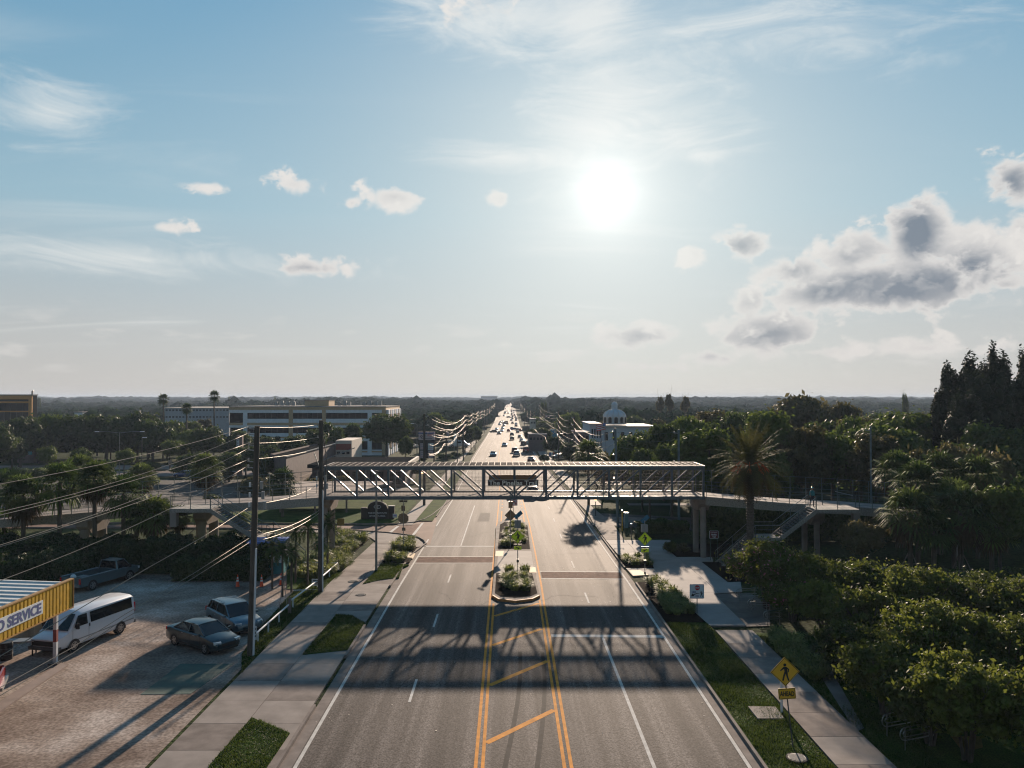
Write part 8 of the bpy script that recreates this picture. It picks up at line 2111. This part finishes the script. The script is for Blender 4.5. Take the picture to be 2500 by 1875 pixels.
# date palm in front of the right ramp
def datepalm():
    Y = 66.5; c = P(1831, 1137, Y); z0 = prof(Y); h = c.z - z0; e = empty('date_palm', (c.x, Y, z0), 0, 'large date palm with orange fruit stalks standing before the right ramp', 'palm tree')
    a, b = frond_set(None, 90, 3.9, 5, (.3, .9), .42, 30, .03, (-30, 86)); 
    link('crown', np_mesh('crown', a, b, [m_datep]), e, (0, 0, h))
    a, b = frond_set(None, 46, 3.4, 6, (.7, 1.3), .34, 20, .03, (-65, 0)); link('dry_fronds', np_mesh('dry_fronds', a, b, [m_deadfrond]), e, (0, 0, h - .1))
    mb = MB()
    for k in range(9):
        aa = 2 * math.pi * k / 9 + .2; d = Vector((math.cos(aa), math.sin(aa), 0)); mb.tube([Vector((0, 0, h)), d * .8 + Vector((0, 0, h + .35)), d * 1.3 + Vector((0, 0, h - .1))], .03, 5)
        for j in range(14): t = random.random(); mb.tube([d * (1.0 + .3 * t) + Vector((0, 0, h + .1 - .2 * t)), d * (1.2 + .4 * random.random()) + Vector((random.uniform(-.2, .2), random.uniform(-.2, .2), h - .25 - .4 * random.random()))], .012, 3, cap=False)
    mb.build('fruit_stalks', m_fruit, e)
    mb = MB(); mb.tube([(0, 0, -.2), (0, 0, h * .3), (0, 0, h)], .30, 14, r2=.27); mb.build('trunk', m_palmbark, e, True)
    mb = MB()
    for j in range(int(h / .22)):
        for k in range(7): a_ = 2 * math.pi * (k + (j % 2) * .5) / 7; z = .1 + j * .22; mb.cbox((math.cos(a_) * .29, math.sin(a_) * .29, z), (.07, .16, .12), M=Matrix.Rotation(a_, 3, 'Z') @ Matrix.Rotation(R(25), 3, 'Y'))
    o = mb.build('leaf_bases', m_palmbark, e); o['kind'] = 'stuff'
datepalm()
# young drooping palms by the second pole
a, b = frond_set(None, 34, 1.9, 12, (.9, 1.6), .26, 20, .03, (-25, 80)); FP = np_mesh('crown', a, b, [m_palmdk])
for k, (px, pyc, Y, rp, lab) in enumerate(((690, 1345, 57.5, 50, 'young drooping palm with stakes, in front by the wooden post'), (665, 1335, 60, 42, 'young drooping palm behind the staked one, nearest the ice kiosk'), (712, 1350, 59, 42, 'bright-topped young palm between the cones and the second pole'), (752, 1290, 61, 46, 'young palm left of the second utility pole'), (722, 1300, 62, 40, 'dark young palm behind the row of three'), (800, 1275, 66, 40, 'dark young palm right of the second utility pole'), (785, 1330, 64, 34, 'low dark palm at the foot of the left pier'))):
    palm(px, pyc, Y, rp, lab, 'young palms by the second pole', FP, tr=.42, name='young_palm', base=1.9)
for dx, (x1, y1) in ((0, (681, 1490)), (1, (702, 1488))):
    q0 = G(x1, y1); q1 = P(691 + dx, 1410, 57.5); o = MB().tube([Vector((0, 0, 0)), q1 - q0], .025, 5).build('support_stake', m_brownwall2); o.location = q0; tag(o, f'thin {"left" if dx == 0 else "right"} stake propping the young palm beside the wooden post', 'stake')
# ---- crape myrtles, right foreground
def myrtle(x, y, h, w, seed, lab, flower=False, n=15000):
    me = crown('crown', [m_leaf_light, m_flower] if flower else m_leaf_light, rad=(w / 2, w / 2, h * .40), nl=100, n=n, size=.105, seed=seed, lump=(.08, .19), low=-.7, inner=.5, up=.4, extra=.05, tail=.5, tl=.55)
    z0 = prof(y); e = empty('flowering_tree', (x, y, z0), 0, lab, 'tree', 'small leafy trees right of the pavement'); link('crown', me, e, (0, 0, h * .62))
    mb = MB(); rr = random.Random(seed)
    for k in range(5):
        a = 2 * math.pi * k / 5 + rr.random(); d = Vector((math.cos(a), math.sin(a), 0)); mb.tube([d * .12 + Vector((0, 0, -.1)), d * .3 + Vector((0, 0, h * .3)), d * w * .2 + Vector((0, 0, h * .6)), d * w * .33 + Vector((0, 0, h * .85))], .07, 6, r2=.02)
    for k in range(7): a = rr.uniform(0, 6.28); mb.tube([(math.cos(a) * w * .15, math.sin(a) * w * .15, h * .5), (math.cos(a) * w * .42, math.sin(a) * w * .42, h * rr.uniform(.6, .95))], .03, 5, r2=.01)
    mb.build('trunk', m_bark, e, True)
for k, (px, Y, yt, w, lab, fl, n) in enumerate(((1870, 54, 1318, 5.4, 'leafy tree with pink blossom nearest the stairs and plaza', 1, 16000), (1985, 52.5, 1352, 5.2, 'leafy tree just right of the blossoming one', 0, 13000), (2110, 50, 1368, 5.6, 'leafy tree behind the middle of the right foreground clump', 0, 14000), (2245, 47, 1385, 5.8, 'leafy tree in the upper right of the foreground clump', 0, 14000), (2385, 46, 1392, 6.0, 'leafy tree toward the right edge of the foreground clump', 0, 14000),
                                         (2520, 44, 1400, 6.0, 'leafy tree cut by the right edge of the photo', 0, 12000), (2290, 37.5, 1480, 5.6, 'big leafy tree in front over the hidden car park', 0, 18000), (2450, 36, 1500, 5.6, 'leafy tree in front at the right edge', 0, 16000), (2120, 44.5, 1440, 4.6, 'leafy tree in the dark middle of the foreground clump', 0, 12000), (2360, 31.5, 1600, 4.6, 'lowest leafy tree at the bottom right of the photo', 0, 16000), (2010, 48.5, 1425, 4.4, 'leafy tree over the low flower bed on the right', 0, 12000), (1935, 51, 1400, 4.2, 'leafy tree low beside the brick patio', 1, 11000), (2160, 36, 1570, 4.2, 'leafy tree reaching over the looped handrails at the bottom right', 0, 13000), (2085, 40.5, 1530, 3.8, 'leafy tree leaning toward the right pavement in the foreground', 0, 11000), (2270, 33, 1640, 4.2, 'dark leafy tree low behind the looped handrails', 0, 13000), (2520, 30.5, 1640, 4.8, 'leafy tree at the bottom right corner', 0, 12000))):
    q = P(px, yt, Y); myrtle(q.x, Y, q.z - prof(Y), w, 300 + k, lab, bool(fl), n)
# ---- hedges and bushes
def hedge(name, x0, x1, y0, y1, h, lab, seed, m=m_hedge, n=16000, size=.12):
    rr = np.random.default_rng(seed); e = empty(name, ((x0 + x1) / 2, (y0 + y1) / 2, 0), 0, lab, 'hedge'); cx, cy = (x0 + x1) / 2, (y0 + y1) / 2; W, D = (x1 - x0) / 2, (y1 - y0) / 2
    nx, ny = int((x1 - x0) / .6), max(4, int((y1 - y0) / .6)); V = []; Fq = []
    hf = lambda x, y: h * (1 + .10 * math.sin(x * 1.3 + seed) + .07 * math.sin(x * 3.7 + y)) + rr.uniform(-.08, .08)
    for i in range(nx + 1):
        for j in range(ny + 1):
            x = -W + 2 * W * i / nx; y = -D + 2 * D * j / ny; ed = i in (0, nx) or j in (0, ny); V.append((x * (1.0 if not ed else 1.02), y, 0 if ed else hf(x, y) * (1 - .0 * 1) - .1))
    for i in range(nx):
        for j in range(ny): a = i * (ny + 1) + j; Fq.append((a, a + ny + 1, a + ny + 2, a + 1))
    MB().add(V, Fq).build('inner_mass', m, e, False)
    u = rr.uniform(-1, 1, n) * W; face = rr.uniform(size=n); v = rr.uniform(-1, 1, n) * D; z = np.array([hf(a, b) for a, b in zip(u, v)]); nor = np.tile([0, 0, 1.0], (n, 1))
    f = face < .45; v[f] = -D + rr.uniform(-.15, .25, f.sum()); z[f] *= rr.uniform(0.05, 1, f.sum()); nor[f] = (0, -1, .3)
    f = face > .94; u[f] = W; z[f] *= rr.uniform(0, 1, f.sum()); nor[f] = (1, 0, .3)
    a, b = leaves(np.column_stack([u, v, z]), nor, np.full(n, size), rr, .6, .8); link('foliage', np_mesh('foliage', a, b, [m]), e)
    return e
hedge('hedge', -48, -19.5, 65.2, 69.3, 2.3, 'long dark hedge between the gravel lot and the left ramp', 1, n=22000, size=.16)
hedge('hedge', -26, -19.0, 62.5, 65.0, 1.6, 'lower dark shrub bank in front of the long hedge near the ice kiosk', 2, n=6000, size=.14)
hedge('hedge', -46, -33, 60.5, 64.8, 2.0, 'shaded shrub bank behind the blue-grey pickup', 3, n=7000, size=.14)
hedge('hedge', -150, -60, 208, 212, 3.6, 'dark undergrowth behind the big oaks on the far left', 11, m_leaf_dark, 14000, .4)
hedge('hedge', 14, 22, 176, 179, 1.8, 'low hedge in front of the shops right of the road', 4, n=2500, size=.25)
hedge('hedge', 15.5, 25, 130, 134, 2.6, 'bushy hedge in front of the domed building just over the bridge roof', 5, m_leaf_olive, 5000, .22)
hedge('hedge', -22, -16, 150, 152, 1.2, 'low clipped hedge behind the black plaza sign', 6, n=1500, size=.2)
hedge('hedge', 19, 40, 79.5, 83, 3.2, 'dark undergrowth bank behind the right ramp', 7, m_leaf_dark, 9000, .2)
hedge('hedge', 13.5, 19, 84, 86, 1.1, 'low dark shrubs right of the leaning pole', 8, m_leaf_dark, 2500, .14)
hedge('hedge', 24, 42, 55, 58.5, 1.6, 'dark undergrowth between the stairs and the trail path', 9, m_leaf_dark, 8000, .14)
hedge('hedge', 16.8, 24, 42.5, 46, .7, 'low dark ground shrubs under the foreground trees', 10, m_leaf_dark, 5000, .10)
def bush(px, py, w, h, key, lab, grp=None, name='bush'):
    q = G(px, py); base = {'bush': (1.0, .85), 'bushy': (2.2, 1.7), 'bushg': (2.2, 1.7)}[key]; e = empty(name, q, r.uniform(0, 6), lab, 'bush', grp); c = link('foliage', PR[key], e, (0, 0, h * .45)); c.scale = (w / 2 / base[0], w / 2 / base[0], h / 2 / base[1])
for k, (px, py, w) in enumerate(((66, 1172, 3.6), (91, 1171, 3.4), (127, 1168, 3.2), (439, 1163, 3.8), (372, 1152, 4.0), (545, 1140, 4.2), (470, 1125, 3.5))): bush(px, py, w, 2.6, 'bush', f'clipped round dark bush by the left car park, {ORD[k]} of seven', 'round bushes by the left car park')
for k, (px, py, w, h, kk) in enumerate(((240, 1190, 7, 3.2, 'bushg'), (345, 1195, 6, 3, 'bushg'), (500, 1175, 6, 3.0, 'bushg'), (545, 1180, 5, 2.5, 'bushy'), (620, 1215, 6, 3.4, 'bushy'), (760, 1215, 6, 3.2, 'bushy'), (840, 1205, 6, 3, 'bushy'), (1330, 1128, 3.5, 2.2, 'bushg'), (1395, 1128, 4, 2.4, 'bushy'), (1475, 1130, 4, 3, 'bushy'), (1385, 1112, 5, 3, 'bushg'), (1085, 1122, 5, 2, 'bush'), (1115, 1118, 4, 2, 'bush'), (1030, 1128, 3, 1.6, 'bush'), (520, 1240, 3, 2.2, 'bushg'), (1640, 1352, 1.7, 1.3, 'bushg'), (1668, 1350, 1.5, 1.0, 'bushy'), (2420, 1450, 4, 2, 'bushg'))):
    bush(px, py, w, h, kk, ['broad shrub', 'loose shrub', 'dense shrub'][k % 3] + ' ' + ['behind the left ramp palms', 'left of the double lamp palms', 'above the left stairs', 'beside the tall pillar sign', 'before the brown building corner', 'under the brown wall', 'before the low flat shop', 'under the black lit board', 'left of the tenant sign', 'at the foot of the leaning pole', 'between the boards right of the road', 'left of the white van', 'right behind the small white board', 'at the foot of the plaza sign', 'at the left landing', 'in the bed left of the right pier', 'beside the right pier bed edging', 'behind the trail path at the right edge'][k])
# ---- planting tufts
TM = [tuft_mesh('leaves', m_tuft, 150, .55, .5, s, .018) for s in (1, 2, 3)]; TM2 = tuft_mesh('leaves', m_grassbl, 90, .45, .4, 8, .03, 1.2)
def tufts(name, poly, n, s, lab, grp, seed, dz=.13, mm=None):
    rr = random.Random(seed); k = 0; x0, x1 = min(p[0] for p in poly), max(p[0] for p in poly); y0, y1 = min(p[1] for p in poly), max(p[1] for p in poly); tries = 0; out = []
    def inside(x, y):
        c = False
        for i in range(len(poly)):
            a, b = poly[i], poly[i - 1]
            if (a[1] > y) != (b[1] > y) and x < (b[0] - a[0]) * (y - a[1]) / (b[1] - a[1]) + a[0]: c = not c
        return c
    while len(out) < n and tries < 4000:
        tries += 1; x, y = rr.uniform(x0, x1), rr.uniform(y0, y1)
        if inside(x, y) and all((x - a) ** 2 + (y - b) ** 2 > (.42 * s) ** 2 for a, b in out): out.append((x, y))
    out.sort(key=lambda q: q[1])
    for k, (x, y) in enumerate(out):
        e = link(name, rr.choice(mm or TM)); e.location = (x, y, prof(y) + dz); e.rotation_euler = (0, 0, rr.uniform(0, 6.28)); q = s * rr.uniform(.75, 1.2); e.scale = (q, q, q * rr.uniform(.85, 1.15))
        tag(e, f'{lab.replace("one of the ", "").replace("clumps", "clump")}, {ORD[min(k, 48)]} counted from the front', 'plant', grp)
ins = lambda poly, d: inset(poly, d)
tufts('grass_clump', ins(pq((1222, 1412), (1288, 1412), (1296, 1450), (1262, 1450), (1228, 1446)), .35), 26, 1.0, 'one of the grassy clumps in the near median bed', 'grassy clumps in the near median bed', 1, RZ + .14)
tufts('grass_clump', ins(pq((1228, 1338), (1282, 1338), (1278, 1292), (1252, 1281), (1236, 1290)), .25), 36, 1.0, 'one of the grassy clumps in the far median bed', 'grassy clumps in the far median bed', 2, RZ + .14)
tufts('grass_clump', [(10.5, 52), (12.2, 52.5), (12.0, 58), (11.9, 61.5), (10.9, 61.5)], 48, 1.0, 'one of the grassy clumps in the long bed beside the right pavement', 'grassy clumps in the right bed', 3)
tufts('grass_clump', ins(pq((1512, 1360), (1582, 1364), (1594, 1387), (1530, 1387)), .3), 16, 1.0, 'one of the grassy clumps in the small bed at the plaza corner', 'grassy clumps in the plaza bed', 4)
tufts('grass_clump', ins(pq((965, 1345), (982, 1324), (1002, 1322), (1010, 1340), (1000, 1348)), .1), 22, 1.3, 'one of the grassy clumps in the corner bed with the stop sign', 'grassy clumps in the corner bed', 5)
tufts('grass_clump', pq((940, 1376), (952, 1362), (995, 1366), (985, 1376)), 8, 1.2, 'one of the low clumps in the bed beside the left kerb ramp', 'low clumps by the left kerb ramp', 6)
tufts('grass_clump', pq((800, 1302), (832, 1305), (895, 1316), (848, 1356), (826, 1378), (785, 1376)), 46, 1.5, 'one of the leafy clumps in the bed beside the left pier', 'leafy clumps by the left pier', 7, .07)
tufts('grass_clump', pq((720, 1380), (850, 1366), (836, 1392), (790, 1412), (740, 1415)), 34, 1.5, 'one of the long grass clumps behind the railing', 'long grass behind the pipe railing', 8, .05)
tufts('grass_clump', pq((1900, 1555), (1960, 1600), (2010, 1650), (1985, 1660), (1915, 1600), (1880, 1560)), 36, 1.3, 'one of the pale clumps at the edge of the foreground trees', 'pale clumps by the foreground trees', 9, .05)
FPm = [FP]
for k, (px, py) in enumerate(((1243, 1402), (1282, 1403))):
    q = G(px, py); e = link('fern_palm', TM[k]); e.location = q + Vector((0, 0, RZ + .14)); e.scale = (1.3, 1.3, 1.3); tag(e, f'{"left" if k == 0 else "right"} dark spiky plant at the back of the near median bed', 'plant')
# ---- short grass over the near lawns (beyond counting)
def blades(areas, n):
    rr = np.random.default_rng(4); V = []; Q = []; off = 0; tot = sum(area(a) for a, _ in areas)
    for poly, dz in areas:
        x0, x1 = min(p[0] for p in poly), max(p[0] for p in poly); y0, y1 = min(p[1] for p in poly), max(p[1] for p in poly)
        k = int(n * area(poly) / tot * (x1 - x0) * (y1 - y0) / area(poly)); xs, ys = rr.uniform(x0, x1, k), rr.uniform(y0, y1, k); ok = np.zeros(k, bool)
        for i in range(len(poly)):
            a, b = poly[i], poly[i - 1]
            with np.errstate(divide='ignore', invalid='ignore'): cr_ = ((a[1] > ys) != (b[1] > ys)) & (xs < (b[0] - a[0]) * (ys - a[1]) / (b[1] - a[1] + 1e-12) + a[0])
            ok ^= cr_
        xs, ys = xs[ok], ys[ok]; zs = np.array([prof(v) for v in ys]) + dz; m = len(xs); a = rr.uniform(0, 6.28, m); h = rr.uniform(.04, .11, m) * (1 + .6 * np.sin(xs * 1.7) * np.sin(ys * 1.1)); w = .014 + ys * .0001
        dx, dy = np.cos(a) * w, np.sin(a) * w; lx, ly = rr.normal(0, .04, m), rr.normal(0, .04, m)
        v = np.stack([np.column_stack([xs - dx, ys - dy, zs]), np.column_stack([xs + dx, ys + dy, zs]), np.column_stack([xs + lx, ys + ly, zs + h])], 1).reshape(-1, 3)
        V.append(v); Q.append(np.arange(3 * m).reshape(m, 3) + off); off += 3 * m
    tag(link('grass', np_mesh('grass', np.concatenate(V), np.concatenate(Q), [m_grassbl])), 'short grass growing on the verges and islands', kind='stuff')
A_ = [([(9.98, 30), (12.5, 30), (12.5, 50.4), (9.98, 50.4)], .10), (pq((500, 1900), (512, 1875), (614.6, 1759), (640, 1768), (708, 1797), (655, 1875), (640, 1900)), .135), (pq((738.6, 1603.7), (821.5, 1504), (860, 1508), (891, 1526), (850, 1591.7)), .135), (pq((886, 1429.5), (915, 1400), (931, 1380), (950, 1377), (998, 1383), (982, 1390), (974, 1413.8), (930, 1419)), .135),
      (pq((590, 1650), (665, 1560), (700, 1529), (760, 1478), (790, 1447), (867, 1374), (826, 1362), (760, 1400), (640, 1530), (590, 1600)), .05), ([(14.95, 30), (17, 30), (17, 47), (14.95, 48)], 0.0)]
blades(A_, 90000)
sheet('grass_verge', [(14.86, -10), (22, -10), (22, 44), (17.5, 48.6), (14.86, 48.6)], m_grass, .004)
# ---- the air
def haze():
    o = MB().box(-3900, 3900, -130, 6050, -5.8, 31).build('haze', mat('dummy', (1, 1, 1), 1)); o['kind'] = 'stuff'
    m = bpy.data.materials.new('haze_air'); m.use_nodes = True; nt = m.node_tree; nt.nodes.clear(); out = nt.nodes.new('ShaderNodeOutputMaterial'); v = nt.nodes.new('ShaderNodeVolumePrincipled')
    v.inputs['Color'].default_value = (.66, .80, 1.0, 1); v.inputs['Density'].default_value = HAZE; v.inputs['Anisotropy'].default_value = 0.0
    nt.links.new(v.outputs[0], out.inputs['Volume']); o.data.materials.clear(); o.data.materials.append(m)
HAZE = .00018
haze()
